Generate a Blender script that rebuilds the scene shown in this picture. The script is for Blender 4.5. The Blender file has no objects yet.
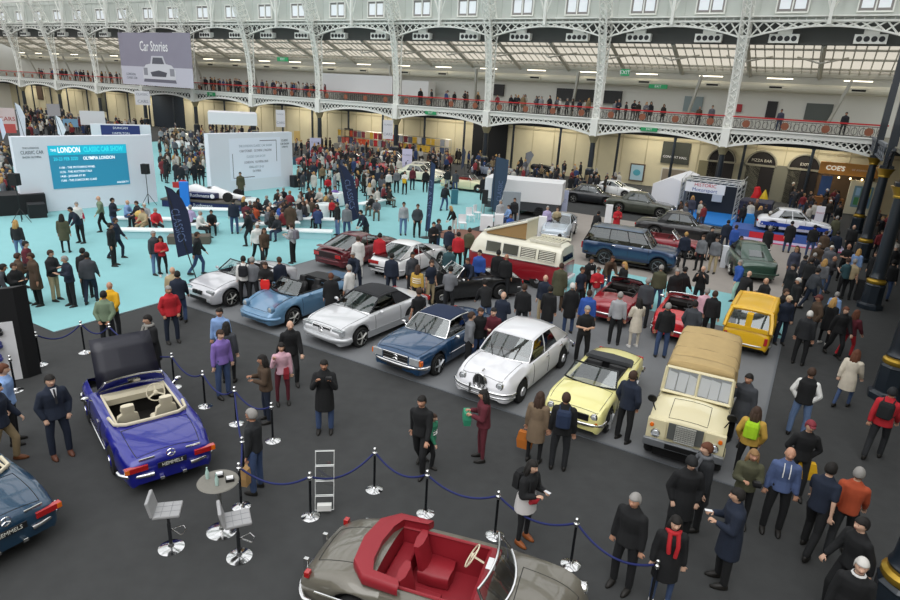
import bpy, bmesh, math, random
from mathutils import Vector, Matrix, Euler
random.seed(7)
PI = math.pi; R = math.radians
SC = bpy.context.scene; COL = SC.collection
def sin(a): return math.sin(a)
def cos(a): return math.cos(a)
# ------------------------------------------------------------ camera
FOC, PIT, ROL, HC = 609.4, .32692, .05752, 7.57
_F = Vector((0, cos(PIT), -sin(PIT))); _U = Vector((0, sin(PIT), cos(PIT))); _X = Vector((1, 0, 0))
CX = _X*cos(ROL) + _U*sin(ROL); CU = -_X*sin(ROL) + _U*cos(ROL)
cam = bpy.data.cameras.new('camera'); cam.sensor_width = 36; cam.lens = FOC/900*36; cam.clip_end = 400; cam.clip_start = .05
co = bpy.data.objects.new('camera', cam); COL.objects.link(co); SC.camera = co
co.matrix_world = Matrix(((CX.x, CU.x, -_F.x, 0), (CX.y, CU.y, -_F.y, 0), (CX.z, CU.z, -_F.z, HC), (0, 0, 0, 1)))
def G(x, y, z=0.0):
    """place on the hall floor (or at height z) seen at this spot of the photograph"""
    d = CX*((x-450)/FOC) - CU*((y-300)/FOC) + _F
    t = (z-HC)/d.z
    return Vector((d.x*t, d.y*t, z))
HA = R(-30); HCs, HSn = cos(HA), sin(HA)
def W(u, v, z=0.0):            # hall axes (u along, v across) -> world
    return Vector((u*HCs - v*HSn, u*HSn + v*HCs, z))
def UV(p): return (p.x*HCs + p.y*HSn, -p.x*HSn + p.y*HCs)
HALL = Matrix.Rotation(HA, 4, 'Z')
# ------------------------------------------------------------ materials
_m = {}
def s2l(c): return tuple((v/12.92 if v <= .04045 else ((v+.055)/1.055)**2.4) for v in c)
def hexc(h): h = h.lstrip('#'); return s2l(tuple(int(h[i:i+2], 16)/255 for i in (0, 2, 4)))
def mat(h, rough=.7, metal=0, coat=0, noise=.0, scale=20, key=None, emit=0, spec=.5, flake=False, bump=0):
    k = (h, rough, metal, coat, noise, scale, emit, flake, bump)
    if k in _m: return _m[k]
    m = bpy.data.materials.new('finish_%d' % len(_m)); m.use_nodes = True
    nt = m.node_tree; b = nt.nodes['Principled BSDF']; c = hexc(h)
    b.inputs['Base Color'].default_value = (*c, 1); b.inputs['Roughness'].default_value = rough
    b.inputs['Metallic'].default_value = metal; b.inputs['Coat Weight'].default_value = coat; b.inputs['Coat Roughness'].default_value = .04
    b.inputs['Specular IOR Level'].default_value = spec
    if noise or bump:
        tc = nt.nodes.new('ShaderNodeTexCoord'); n = nt.nodes.new('ShaderNodeTexNoise'); n.inputs['Scale'].default_value = scale
        n.inputs['Detail'].default_value = 3; nt.links.new(tc.outputs['Object'], n.inputs['Vector'])
        if noise:
            r = nt.nodes.new('ShaderNodeMapRange'); r.inputs['To Min'].default_value = 1-noise; r.inputs['To Max'].default_value = 1+noise
            nt.links.new(n.outputs['Fac'], r.inputs['Value'])
            mx = nt.nodes.new('ShaderNodeVectorMath'); mx.operation = 'SCALE'; mx.inputs[0].default_value = c
            nt.links.new(r.outputs['Result'], mx.inputs['Scale']); nt.links.new(mx.outputs['Vector'], b.inputs['Base Color'])
        if bump:
            bp = nt.nodes.new('ShaderNodeBump'); bp.inputs['Strength'].default_value = bump; bp.inputs['Distance'].default_value = .02
            nt.links.new(n.outputs['Fac'], bp.inputs['Height']); nt.links.new(bp.outputs['Normal'], b.inputs['Normal'])
    if emit:
        b.inputs['Emission Color'].default_value = (*c, 1); b.inputs['Emission Strength'].default_value = emit
    _m[k] = m; return m
def cloth(h): return mat(h, .9, noise=.18, scale=9, bump=.25)
def paint(h, metal=0): return mat(h, .32 if metal else .38, metal, 1.0)
CHROME = mat('#dcdcdc', .12, 1); STEEL = mat('#a8a8a6', .3, 1); RUB = mat('#151515', .8); BLACK = mat('#0b0b0c', .5); GREYP = mat('#8b8d90', .5)
WHITE = mat('#e8e8ea', .5); TYRE = mat('#131313', .85); SATIN = mat('#c9c9c4', .4, .6)
REDL = mat('#a80d10', .15, coat=1); ORL = mat('#e06a10', .15, coat=1); LAMP = mat('#dfe3e6', .08, .6, 1)
def glass(h='#30383a', tr=.6):
    k = ('glass', h, tr)
    if k in _m: return _m[k]
    m = bpy.data.materials.new('glass_%d' % len(_m)); m.use_nodes = True; nt = m.node_tree; nt.nodes.clear()
    o = nt.nodes.new('ShaderNodeOutputMaterial'); t = nt.nodes.new('ShaderNodeBsdfTransparent'); t.inputs[0].default_value = (tr, tr, tr, 1)
    g = nt.nodes.new('ShaderNodeBsdfGlossy'); g.inputs['Roughness'].default_value = .02; g.inputs[0].default_value = (.9, .95, .95, 1)
    f = nt.nodes.new('ShaderNodeFresnel'); f.inputs[0].default_value = 2.3
    x = nt.nodes.new('ShaderNodeMixShader'); nt.links.new(f.outputs[0], x.inputs[0]); nt.links.new(t.outputs[0], x.inputs[1]); nt.links.new(g.outputs[0], x.inputs[2])
    nt.links.new(x.outputs[0], o.inputs[0]); _m[k] = m; return m
GLASS = glass(); GLASSD = glass('#000', .25)
def frosted(h='#bdb6a8'):
    m = bpy.data.materials.new('frosted_roof_glazing'); m.use_nodes = True; nt = m.node_tree; nt.nodes.clear()
    o = nt.nodes.new('ShaderNodeOutputMaterial'); t = nt.nodes.new('ShaderNodeBsdfTranslucent'); t.inputs[0].default_value = (*hexc(h), 1)
    d = nt.nodes.new('ShaderNodeBsdfTransparent'); d.inputs[0].default_value = (*hexc(h), 1); x = nt.nodes.new('ShaderNodeMixShader'); x.inputs[0].default_value = .55
    nt.links.new(t.outputs[0], x.inputs[1]); nt.links.new(d.outputs[0], x.inputs[2]); nt.links.new(x.outputs[0], o.inputs[0]); return m
FROST = frosted()
# ------------------------------------------------------------ mesh builder
class MB:
    def __init__(s, T=None): s.v = []; s.f = []; s.m = []; s.T = T or Matrix(); s.mi = 0; s.flip = False
    def av(s, p): s.v.append(tuple(s.T @ Vector(p))); return len(s.v)-1
    def af(s, *i): s.f.append(tuple(i)); s.m.append(s.mi)
    def box(s, x0, x1, y0, y1, z0, z1, rz=0, c=None):
        T0 = s.T
        if rz or c:
            c = Vector(c or ((x0+x1)/2, (y0+y1)/2, 0)); s.T = T0 @ Matrix.Translation(c) @ Matrix.Rotation(rz, 4, 'Z') @ Matrix.Translation(-c)
        b = len(s.v)
        for z in (z0, z1):
            for x, y in ((x0, y0), (x1, y0), (x1, y1), (x0, y1)): s.av((x, y, z))
        for q in ((3, 2, 1, 0), (4, 5, 6, 7), (0, 1, 5, 4), (1, 2, 6, 5), (2, 3, 7, 6), (3, 0, 4, 7)): s.af(*[b+i for i in q])
        s.T = T0; return s
    def quad(s, *p):
        s.af(*[s.av(q) for q in p]); return s
    def ngon(s, pts): s.af(*[s.av(q) for q in pts]); return s
    def prism(s, pts, d):
        """extrude polygon pts by vector d"""
        d = Vector(d); n = len(pts); a = [s.av(p) for p in pts]; b = [s.av(Vector(p)+d) for p in pts]
        s.af(*reversed(a)); s.af(*b)
        for i in range(n): s.af(a[i], a[(i+1) % n], b[(i+1) % n], b[i])
        return s
    def rings(s, rs, close=True, cap=True):
        ids = [[s.av(p) for p in r] for r in rs]; n = len(ids[0])
        for a, b in zip(ids, ids[1:]):
            for i in range(n if close else n-1):
                j = (i+1) % n; s.af(a[i], a[j], b[j], b[i])
        if cap: s.af(*reversed(ids[0])); s.af(*ids[-1])
        return s
    def tube(s, path, r, n=6, sq=1.0, closed=False):
        P = [Vector(p) for p in path]; rs = []
        rr = r if isinstance(r, (list, tuple)) else [r]*len(P)
        up = Vector((0, 0, 1)); prev = None
        for i, p in enumerate(P):
            if closed: d = P[(i+1) % len(P)]-P[i-1]
            else: d = (P[min(i+1, len(P)-1)]-P[max(i-1, 0)])
            d = d.normalized() if d.length > 1e-9 else up
            a = prev - d*prev.dot(d) if prev is not None else d.cross(up if abs(d.z) < .95 else Vector((1, 0, 0)))
            if a.length < 1e-6: a = d.orthogonal()
            a.normalize(); prev = a; b = d.cross(a)
            rs.append([p + (a*cos(2*PI*k/n)+b*sin(2*PI*k/n)*sq)*rr[i] for k in range(n)])
        if closed: rs.append(rs[0]); s.rings(rs, cap=False)
        else: s.rings(rs)
        return s
    def bar(s, a, b, w, h=None):
        return s.tube([a, b], w*.7071, 4) if h is None else s.tube([a, b], w*.7071, 4, h/w)
    def lathe(s, prof, n=20, c=(0, 0, 0), ax='z', a0=0):
        c = Vector(c); rs = []
        for r, z in prof:
            ring = []
            for k in range(n):
                t = a0+2*PI*k/n; x, y = r*cos(t), r*sin(t)
                ring.append(c + Vector((x, y, z) if ax == 'z' else ((z, x, y) if ax == 'x' else (y, z, x))))
            rs.append(ring)
        return s.rings(rs)
    def ell(s, c, rx, ry, rz, n=12, m=8, rot=None):
        c = Vector(c); rs = []; rot = rot or Matrix()
        for j in range(m+1):
            t = PI*(.02+.96*j/m); rs.append([c + (rot @ Vector((rx*sin(t)*cos(2*PI*k/n), ry*sin(t)*sin(2*PI*k/n), -rz*cos(t)))) for k in range(n)])
        return s.rings(rs)
    def grid(s, P, thick=None):
        """P rows of points"""
        ids = [[s.av(p) for p in r] for r in P]
        for a, b in zip(ids, ids[1:]):
            for i in range(len(a)-1): s.af(a[i], a[i+1], b[i+1], b[i])
        return s
    def mesh(s, name, mats):
        me = bpy.data.meshes.new(name); me.from_pydata(s.v, [], s.f)
        for m in mats: me.materials.append(m)
        if len(mats) > 1: me.polygons.foreach_set('material_index', s.m)
        me.validate(); return me
    def build(s, name, mats, parent=None, smooth=None, fix=True, loc=None, solid=0, bevel=0):
        if not isinstance(mats, (list, tuple)): mats = [mats]
        me = s.mesh(name, mats)
        if fix:
            bm = bmesh.new(); bm.from_mesh(me); bmesh.ops.recalc_face_normals(bm, faces=bm.faces); bm.to_mesh(me); bm.free()
        if smooth:
            me.polygons.foreach_set('use_smooth', [True]*len(me.polygons))
            me.set_sharp_from_angle(angle=R(smooth))
        o = bpy.data.objects.new(name, me); COL.objects.link(o)
        if parent: o.parent = parent
        if loc: o.location = loc
        if solid: md = o.modifiers.new('s', 'SOLIDIFY'); md.thickness = solid; md.offset = 0
        if bevel: md = o.modifiers.new('b', 'BEVEL'); md.width = bevel; md.segments = 2; md.limit_method = 'ANGLE'
        return o
def empty(name, loc=(0, 0, 0), rz=0, parent=None):
    o = bpy.data.objects.new(name, None); COL.objects.link(o); o.location = loc; o.rotation_euler = (0, 0, rz); o.empty_display_size = .1
    if parent: o.parent = parent
    return o
def tag(o, label, cat, group=None, kind=None):
    o['label'] = label; o['category'] = cat
    if group: o['group'] = group
    if kind: o['kind'] = kind
    return o
def struct(o): o['kind'] = 'structure'; return o
def text(name, s, size, m, T, parent=None, align='CENTER', ext=.004, sx=1, spacing=1, bold=0):
    """lettering, lying in local XY plane of matrix T"""
    cu = bpy.data.curves.new('t', 'FONT'); cu.body = s; cu.size = size; cu.align_x = align; cu.align_y = 'CENTER'; cu.extrude = ext; cu.resolution_u = 2
    cu.space_character = spacing; cu.offset = bold
    t = bpy.data.objects.new('t', cu); COL.objects.link(t); dg = bpy.context.evaluated_depsgraph_get()
    me = bpy.data.meshes.new_from_object(t.evaluated_get(dg)); bpy.data.objects.remove(t)
    me.transform(T @ Matrix.Diagonal((sx, 1, 1, 1))); me.materials.clear(); me.materials.append(m); me.name = name
    o = bpy.data.objects.new(name, me); COL.objects.link(o)
    if parent: o.parent = parent
    return o
def XF(o, x, y):   # text frame from origin, x axis, y axis
    x = Vector(x).normalized(); y = Vector(y).normalized(); z = x.cross(y)
    return Matrix(((x.x, y.x, z.x, o[0]), (x.y, y.y, z.y, o[1]), (x.z, y.z, z.z, o[2]), (0, 0, 0, 1)))
def interp(keys, x):
    if x <= keys[0][0]: return keys[0][1]
    for i, ((a, p), (b, q)) in enumerate(zip(keys, keys[1:])):
        if x <= b:
            t = (x-a)/(b-a) if b > a else 0
            pm = keys[i-1] if i else (a-(b-a), p); qn = keys[i+2] if i+2 < len(keys) else (b+(b-a), q)
            m0 = (q-pm[1])/(b-pm[0])*(b-a) if i else (q-p); m1 = (qn[1]-p)/(qn[0]-a)*(b-a) if i+2 < len(keys) else (q-p)
            if (q-p)*m0 < 0 or abs(q-p) < 1e-6: m0 = 0
            if (q-p)*m1 < 0 or abs(q-p) < 1e-6: m1 = 0
            m0 = max(-3*abs(q-p), min(3*abs(q-p), m0)); m1 = max(-3*abs(q-p), min(3*abs(q-p), m1))
            t2, t3 = t*t, t*t*t
            return (2*t3-3*t2+1)*p + (t3-2*t2+t)*m0 + (-2*t3+3*t2)*q + (t3-t2)*m1
    return keys[-1][1]
# ============================================================ SETTING
def at_v(x, y, v):
    d = CX*((x-450)/FOC) - CU*((y-300)/FOC) + _F; du, dv = UV(d); t = v/dv
    return t*du, HC+t*d.z
def hall(): return MB(HALL)
WHT = mat('#eeefe9', .6, noise=.05, scale=2); CREAM = mat('#cfc6a6', .8, noise=.08, scale=1.2); GWALL = mat('#d2d2cc', .8, noise=.05)
CHAR = mat('#383939', .95, noise=.22, scale=3, bump=.3); GREYC = mat('#717375', .95, noise=.08, scale=2, bump=.3)
TURQ = mat('#84b9bc', .92, noise=.05, scale=1.5); BEIGE = mat('#968f88', .9, noise=.08, scale=2)
IRON = mat('#1b242d', .35, coat=.3); GOLD = mat('#b9963a', .35, .7); DARKV = mat('#15171a', .9); REDR = mat('#b8141c', .5)
UC = [4-11.35*k for k in range(0, 13)]
f = hall().box(-135, 14, -6, 66, -.3, 0).build('floor', CHAR); struct(f)
b = hall(); b.box(-70, -18.9, 8.8, 48, 0, .012); b.box(-18.9, .1, 23.3, 28, 0, .012); b.box(-18.9, -15.6, 28, 30, 0, .012)
b.box(-18.9, -17, 30, 40, 0, .012); struct(b.build('floor', TURQ))
struct(hall().box(-18.9, 0.1, 12.75, 23.3, 0, .014).build('floor', GREYC)); struct(hall().box(-15.6, .6, 28, 41.6, 0, .013).build('floor', BEIGE))
b = hall(); b.box(-18.9, .1, 12.70, 12.76, 0, .02); b.box(.1, .16, 12.7, 28, 0, .02); b.box(-18.96, -18.9, 8.8, 23.3, 0, .018); struct(b.build('trim_1', mat('#5f6367', .6)))
def plate(n, m, *a): return struct(hall().box(*a).build(n, m))
plate('wall_far', CREAM, -135, 14, 62, 62.4, 0, 5.7)
b = hall(); 
for k in range(60): b.box(-130+k*2.4, -129.92+k*2.4, 61.95, 62, 0, 5)
b.box(-130, 12, 61.93, 62, 4.35, 4.5); struct(b.build('trim_2', mat('#b5ab8c', .8)))
plate('wall_gallery', GWALL, -135, 14, 64, 64.3, 6, 11.2); plate('wall_left', GWALL, -135.3, -135, -6, 66, 0, 22); plate('wall_right', mat('#a9a595', .8), 11, 11.3, -6, 66, 0, 12)
plate('wall_near', mat('#a9a595', .8), -135, 14, -8, -7.7, 0, 7)
plate('ceiling_gallery', mat('#84806f', .9), -135, 14, 57.6, 64, 5.72, 6.02)
plate('trim_3', mat('#3a3b3a', .9), -135, 14, 58.0, 58.1, 4.9, 5.9)
# lower dado and dark openings in the long wall
def wallbox(name, m, x0, x1, y0, y1, d=.12, v=62, lab=None, cat=None, grp=None):
    u0, z1 = at_v(x0, y0, v); u1, z0 = at_v(x1, y1, v)
    o = hall().box(min(u0, u1), max(u0, u1), v-d, v, max(0, z0), z1).build(name, m)
    if lab: tag(o, lab, cat, grp)
    else: struct(o)
    return o, u0, u1, z0, z1
wallbox('door_1', DARKV, 474, 505, 122, 168); wallbox('door_2', mat('#1d2833', .8), 152, 186, 94, 130); wallbox('door_3', mat('#4c3b2c', .8), 36, 44, 84, 100)
wallbox('door_4', mat('#2c2c28', .8), 345, 353, 128, 150); wallbox('door_5', mat('#4a4a3c', .8), 98, 107, 92, 112); wallbox('trim_4', mat('#807a5e', .8), 700, 716, 160, 190, .3); wallbox('trim_5', mat('#7a7868', .8), 741, 753, 162, 203, .3); wallbox('trim_6', mat('#7a7868', .8), 775, 793, 165, 205, .3)
for i, (cx_, cy_, w_) in enumerate(((724, 150, 1.1), (763, 156, 1.15), (806, 160, 1.15))):
    u, z = at_v(cx_, cy_, 61.9); b = hall(); n = 14
    b.prism([(u-w_, 61.9, 0), (u-w_, 61.9, 3.0)]+[(u-w_*cos(PI*k/n), 61.9, 3.0+w_*sin(PI*k/n)) for k in range(1, n)]+[(u+w_, 61.9, 3.0), (u+w_, 61.9, 0)], (0, -.2, 0))
    o = struct(b.build('door_%d' % (6+i), mat('#1b1512', .6))); b = hall()
    b.tube([(u-w_*cos(PI*k/n)*1.07, 61.65, 3.0+w_*1.07*sin(PI*k/n)) for k in range(n+1)], .09, 6); b.box(u-w_, u+w_, 61.62, 61.72, 2.9, 3.06); b.build('arch_trim', mat('#8f8a78', .7), o)
    text('fanlight_lettering', ('', 'PIZZA BAR', 'EXIT')[i], .34, mat('#d8d2c0', .5), HALL @ XF((u, 61.6, 3.4), (1, 0, 0), (0, 0, 1)), o, ext=.01) if i else None
# ------------------------------------------------ gallery truss, railing
def lattice(b, u0, u1, v, zt, zb, step, w, off=0):
    """crossed bars between a straight top chord and curve zb(u)"""
    n = max(1, round((u1-u0)/step)); du = (u1-u0)/n
    for k in range(n):
        a, c = u0+k*du, u0+(k+1)*du
        b.bar((a, v, zt), (c, v, zb(c)), w); b.bar((a, v, zb(a)), (c, v, zt), w)
BAYS = [(UC[k+1], UC[k]) for k in range(12)]
for bi, (u0, u1) in enumerate(BAYS):
    far = u1 < -60
    zb = lambda u: 4.62+.75*(1-((u-(u0+u1)/2)/((u1-u0)/2))**2)
    b = hall(); lattice(b, u0+.3, u1-.3, 57.4, 5.65, zb, .62 if far else .5, .075)
    N = 14; top = [(u0+(u1-u0)*k/N) for k in range(N+1)]
    for a, c in zip(top, top[1:]): b.prism([(a, 57.3, zb(a)-.16), (c, 57.3, zb(c)-.16), (c, 57.3, zb(c)+.04), (a, 57.3, zb(a)+.04)], (0, .35, 0))
    b.box(u0, u1, 57.25, 57.7, 5.62, 6.05); b.box(u0, u1, 57.1, 57.7, 6.0, 6.1)
    struct(b.build('trim_7', WHT))
    b = hall(); b.mi = 0; n = 26 if far else 38
    b.box(u0+.3, u1-.3, 57.3, 57.34, 6.1, 6.16); b.box(u0+.3, u1-.3, 57.3, 57.34, 6.85, 6.9)
    for k in range(n): x = u0+.35+(u1-u0-.7)*k/(n-1); b.box(x-.015, x+.015, 57.3, 57.33, 6.1, 6.9)
    if not far:
        for k in range(19):
            x = u0+.6+k*.56; b.tube([(x+.2*cos(t*PI/4), 57.31, 6.48+.28*sin(t*PI/4)) for t in range(8)], .022, 4, closed=True)
    b.mi = 1; b.box(u0+.25, u1-.25, 57.24, 57.38, 6.97, 7.08)
    b.mi = 2
    for k in range(4): b.lathe([(.02, -.03), (.3, -.02), (.3, .02), (.02, .03)], 12, (u0+1.4+k*2.85, 57.28, 6.5), 'y')
    struct(b.build('trim_8', [mat('#4b4a46', .6), REDR, mat('#8a5138', .6)]))
# ------------------------------------------------ columns with curved lattice ribs
def vf(z):
    q = max(0, z-7)/23.5
    return 31+26.3*math.sqrt(max(0, 1-min(q, .999)**2))
for ci, u in enumerate(UC[1:]):
    b = hall(); b.lathe([(.5, 0), (.5, .35), (.42, .4), (.42, 1.4), (.34, 1.5), (.27, 1.6), (.24, 3.9), (.27, 3.95)], 12, (u, 57.5, 0))
    b.mi = 1; b.lathe([(.27, 3.9), (.3, 4.0), (.42, 4.3), (.5, 4.45), (.5, 4.55)], 12, (u, 57.5, 0)); b.lathe([(.3, 1.5), (.31, 1.56), (.27, 1.62)], 12, (u, 57.5, 0))
    struct(b.build('trim_9', [IRON, mat('#8a8468', .5)]))
    b = hall(); far = u < -70
    b.box(u-.33, u+.33, 57.05, 57.75, 4.5, 6.0)
    zs = [6.0+(.55 if not far else .9)*k for k in range(int(13/(.55 if not far else .9)))]; hw = .3
    def vb(z): return 57.7 if z < 13 else vf(z)+1.5+(z-13)*.02
    for s in (-hw, hw):
        for vv in (vf, vb): b.tube([(u+s, vv(z)-.0, z) for z in zs], .085, 4)
    for a, c in zip(zs, zs[1:]):
        b.bar((u-hw, vf(a), a), (u+hw, vf(c), c), .06); b.bar((u+hw, vf(a), a), (u-hw, vf(c), c), .06)
        for s in (-hw, hw): b.bar((u+s, vf(a), a), (u+s, vb(c), c), .06); b.bar((u+s, vb(a), a), (u+s, vf(c), c), .06)
    zz = [z for z in zs if z < 13.2]
    for a, c in zip(zz, zz[1:]): b.quad((u-hw*.8, vf(a)+.12, a), (u+hw*.8, vf(a)+.12, a), (u+hw*.8, vf(c)+.12, c), (u-hw*.8, vf(c)+.12, c))
    struct(b.build('trim_10', WHT))
# back-row posts under the gallery
for u in UC[1:]:
    b = hall(); b.lathe([(.17, 0), (.13, .5), (.12, 4.6), (.3, 5.3), (.3, 5.7)], 10, (u+1.3, 61.3, 0)); b.lathe([(.17, 0), (.13, .5), (.12, 4.6), (.3, 5.3), (.3, 5.7)], 10, (u+6.6, 61.3, 0)); struct(b.build('trim_11', IRON))
# ------------------------------------------------ upper girder, clerestory, aisle roof
for bi, (u0, u1) in enumerate(BAYS):
    far = u1 < -60
    zb = lambda u: 12.95+.95*(1-((u-(u0+u1)/2)/((u1-u0)/2))**2)
    b = hall(); lattice(b, u0+.4, u1-.4, 57.2, 14.2, zb, 1.0 if far else .8, .085)
    N = 14; top = [(u0+(u1-u0)*k/N) for k in range(N+1)]
    for a, c in zip(top, top[1:]): b.prism([(a, 57.05, zb(a)-.08), (c, 57.05, zb(c)-.08), (c, 57.05, zb(c)+.05), (a, 57.05, zb(a)+.05)], (0, .3, 0))
    b.box(u0, u1, 57.05, 57.5, 14.15, 14.3); b.box(u0, u1, 56.9, 57.5, 14.5, 14.6)
    m_ = (u0+u1)/2; b.box(m_-.12, m_+.12, 56.4, 56.7, 13.9, 20); b.bar((m_, 56.6, 14.7), (m_-1.6, 56.3, 19), .12); b.bar((m_, 56.6, 14.7), (m_+1.6, 56.3, 19), .12)
    n = 18
    for k in range(n): x = u0+.4+(u1-u0-.8)*k/(n-1); b.box(x-.03, x+.03, 57.1, 57.16, 14.3, 14.5)
    struct(b.build('trim_12', WHT))
    # clerestory panels with two windows to the bay
    b = hall(); b.mi = 0; b.box(u0, u1, 57.55, 57.7, 14.2, 21)
    for k in range(8): x = u0+(k+.5)*(u1-u0)/8; b.box(x-.03, x+.03, 57.5, 57.56, 14.5, 21)
    b.box(u0, u1, 57.48, 57.56, 17.2, 17.35)
    struct(b.build('wall_far', mat('#c3c8c2', .8, noise=.05, scale=1)))
    for s in (-2.7, 2.7):
        w = hall(); x = m_+s; w.mi = 0
        for k in range(3): w.box(x-1.15+k*1.1, x-1.05+k*1.1, 57.3, 57.5, 14.85, 16.5)
        w.box(x-1.15, x+1.15, 57.3, 57.5, 14.8, 14.9); w.box(x-1.15, x+1.15, 57.3, 57.5, 16.4, 16.5); w.mi = 1; w.box(x-1.05, x+1.05, 57.42, 57.46, 14.9, 16.4)
        w.mi = 2; w.box(x-.9, x-.15, 57.40, 57.41, 15.1, 16.2); w.box(x+.15, x+.9, 57.40, 57.41, 15.1, 16.2)
        struct(w.build('window_%d' % (bi*2+(1 if s < 0 else 2)), [WHT, mat('#8b8784', .4), mat('#cfd4d8', .2, emit=.5)]))
    # aisle roof: solid head, sloped glazing with bars
    b = hall(); b.box(u0, u1, 58.2, 58.4, 12.75, 14.6); b.box(u0, u1, 58.0, 58.3, 12.6, 12.8); struct(b.build('ceiling', mat('#4c4e4c', .8)))
    g = hall(); g.quad((u0, 58.3, 13.0), (u1, 58.3, 13.0), (u1, 65, 10.6), (u0, 65, 10.6)); struct(g.build('window_roof', FROST))
    b = hall(); zr = lambda v: 12.9-(v-58.3)*2.4/6.7
    n = 16 if not far else 9
    for k in range(n+1): x = u0+(u1-u0)*k/n; b.bar((x, 58.3, zr(58.3)), (x+.0, 65, zr(65)), .07)
    for v in (59.6, 61.2, 63): b.bar((u0, v, zr(v)-.05), (u1, v, zr(v)-.05), .12)
    for x in (u0+.2, m_): b.bar((x, 58.3, 12.6), (x, 64, zr(64)-.35), .28); b.bar((x, 58.3, 11.3), (x-1.8, 61, zr(61)), .1); b.bar((x, 58.3, 11.3), (x+1.8, 61, zr(61)), .1)
    b.bar((m_+1.2, 62.8, 6), (m_+2.4, 60.5, 10.2), .22)
    b.box(u0, u1, 63.7, 64, 10.55, 10.75); struct(b.build('trim_13', mat('#b9b8b0', .7)))
    b = hall(); b.tube([(u0, 63, 9.55), (u1, 63, 9.55)], .38, 14)
    for x in (u0+2.6, u1-2.6): b.box(x-.65, x+.65, 62.5, 62.7, 9.4, 9.75)
    b.mi = 1
    for x in (u0+2.6, u1-2.6): b.box(x-.5, x+.5, 62.48, 62.5, 9.5, 9.65)
    struct(b.build('trim_14', [mat('#cfccbd', .5), RUB]))
    for x in (u0+2.8, u1-2.8):
        b = hall(); b.box(x-1.0, x+1.0, 62.3, 62.4, 10.25, 10.32); tag(b.build('strip_light', mat('#fff4d8', .5, emit=4)), 'long glowing strip light hung under the glazed roof behind the gallery', 'light', 'strip lights over the gallery')
        b = hall(); b.box(x-1.05, x+1.05, 57.6, 58.2, 12.7, 13.35); b.box(x-.5, x+.5, 57.8, 58.1, 13.35, 13.9); b.mi = 1
        for k in range(4): b.lathe([(.03, 0), (.2, 0), (.2, .03), (.03, .03)], 12, (x-.72+k*.48, 57.57, 13.02), 'y')
        tag(b.build('air_vent', [WHT, mat('#242628', .6)]), 'white vent box with four round dark nozzles hanging under the lattice girder', 'vent', 'air vents along the lattice girder')
# ------------------------------------------------ vault overhead
for u in UC+[UC[-1]-11.35]:
    b = hall(); n = 26; rs = []
    for k in range(n+1):
        t = R(25)+R(140)*k/n; c, s = cos(t), sin(t)
        rs.append([(u+a, 31+(26.3+r)*c, 7+(23.5+r)*s) for a, r in ((-.35, 0), (.35, 0), (.35, 1.2), (-.35, 1.2))])
    b.rings(rs); struct(b.build('ceiling_rib', WHT))
for k in range(9):
    t = R(26)+R(128)*k/8; y, z = 31+27.2*cos(t), 7+24.4*sin(t)
    b = hall(); b.box(-133, 12, y-.15, y+.15, z-.3, z); struct(b.build('ceiling_purlin', WHT))
for (t0, t1) in ((34, 44), (62, 70), (110, 118)):
    b = hall(); P = []
    for k in range(5): t = R(t0+(t1-t0)*k/4); P.append([(-133, 31+27.6*cos(t), 7+24.9*sin(t)), (12, 31+27.6*cos(t), 7+24.9*sin(t))])
    b.grid(P); struct(b.build('ceiling', mat('#a9aaa2', .8)))
plate('wall_right', mat('#a9aaa2', .8), 12, 12.3, 2, 60, 12, 26)
# right-hand pillars
PLAB = {20: 'large dark blue cast iron pillar with a gold band, nearest whole one at the right edge', 30: 'dark blue iron pillar with gold band behind the nearest pillar, beside a black bin', 40: 'dark blue iron pillar with gold band beside the white poster booth', 50: 'farthest dark blue iron pillar near the wooden cafe front', 10.2: 'dark pillar with gold band in the bottom right corner of the photo'}
for v in (10.2, 20, 30, 40, 50):
    pw = W(3.0, v) if v > 11 else G(910, 574, 1.2)*1.0; pw.z = 0; p = empty('pillar', pw, HA); tag(p, PLAB[v], 'pillar')
    b = MB(); b.lathe([(.5, 0), (.5, .18), (.41, .22), (.39, .26), (.38, .98), (.4, 1.01), (.34, 1.08)], 8, a0=PI/8); b.build('base', IRON, p, bevel=.01)
    b = MB(); b.lathe([(.33, 1.08), (.36, 1.12), (.36, 1.2), (.3, 1.25), (.3, 1.3)], 20); b.build('gold_band', GOLD, p, 40)
    b = MB(); b.lathe([(.3, 1.3), (.31, 1.34), (.27, 1.42), (.26, 1.6), (.22, 4.6)], 20); b.build('shaft', IRON, p, 40)
    b = MB(); b.lathe([(.27, 4.6), (.29, 4.66), (.27, 4.7), (.36, 4.9), (.46, 5.05)], 16); b.build('capital', GOLD, p, 40)
    b = MB(); b.box(-.32, .32, -.32, .32, 5.05, 5.2); b.box(-.2, .2, -.2, .2, 5.2, 12.5 if v > 25 else 6)
    for s in (-1, 1):
        b.tube([(0, s*(.3+1.5*(1-cos(t))), 5.1+1.0*sin(t)) for t in [R(15*k) for k in range(7)]], .09, 6); b.tube([(0, s*(.75+.22*cos(t)), 5.85+.22*sin(t)) for t in [R(45*k) for k in range(8)]], .04, 4, closed=True)
    b.build('bracket', IRON, p)
b = hall(); 
for k in range(9):
    v = 43.5+k*1.5; b.bar((3, v, 5.35), (3, v+1.5, 6.0), .08); b.bar((3, v, 6.0), (3, v+1.5, 5.35), .08)
b.box(2.9, 3.1, 43, 57.5, 6.0, 6.2); b.box(2.9, 3.1, 43, 57.5, 5.25, 5.35); struct(b.build('trim_15', mat('#6b7076', .6))); plate('ceiling_gallery', mat('#6d6a5c', .9), 3.1, 11, 14, 57.4, 6.0, 6.2)
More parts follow.
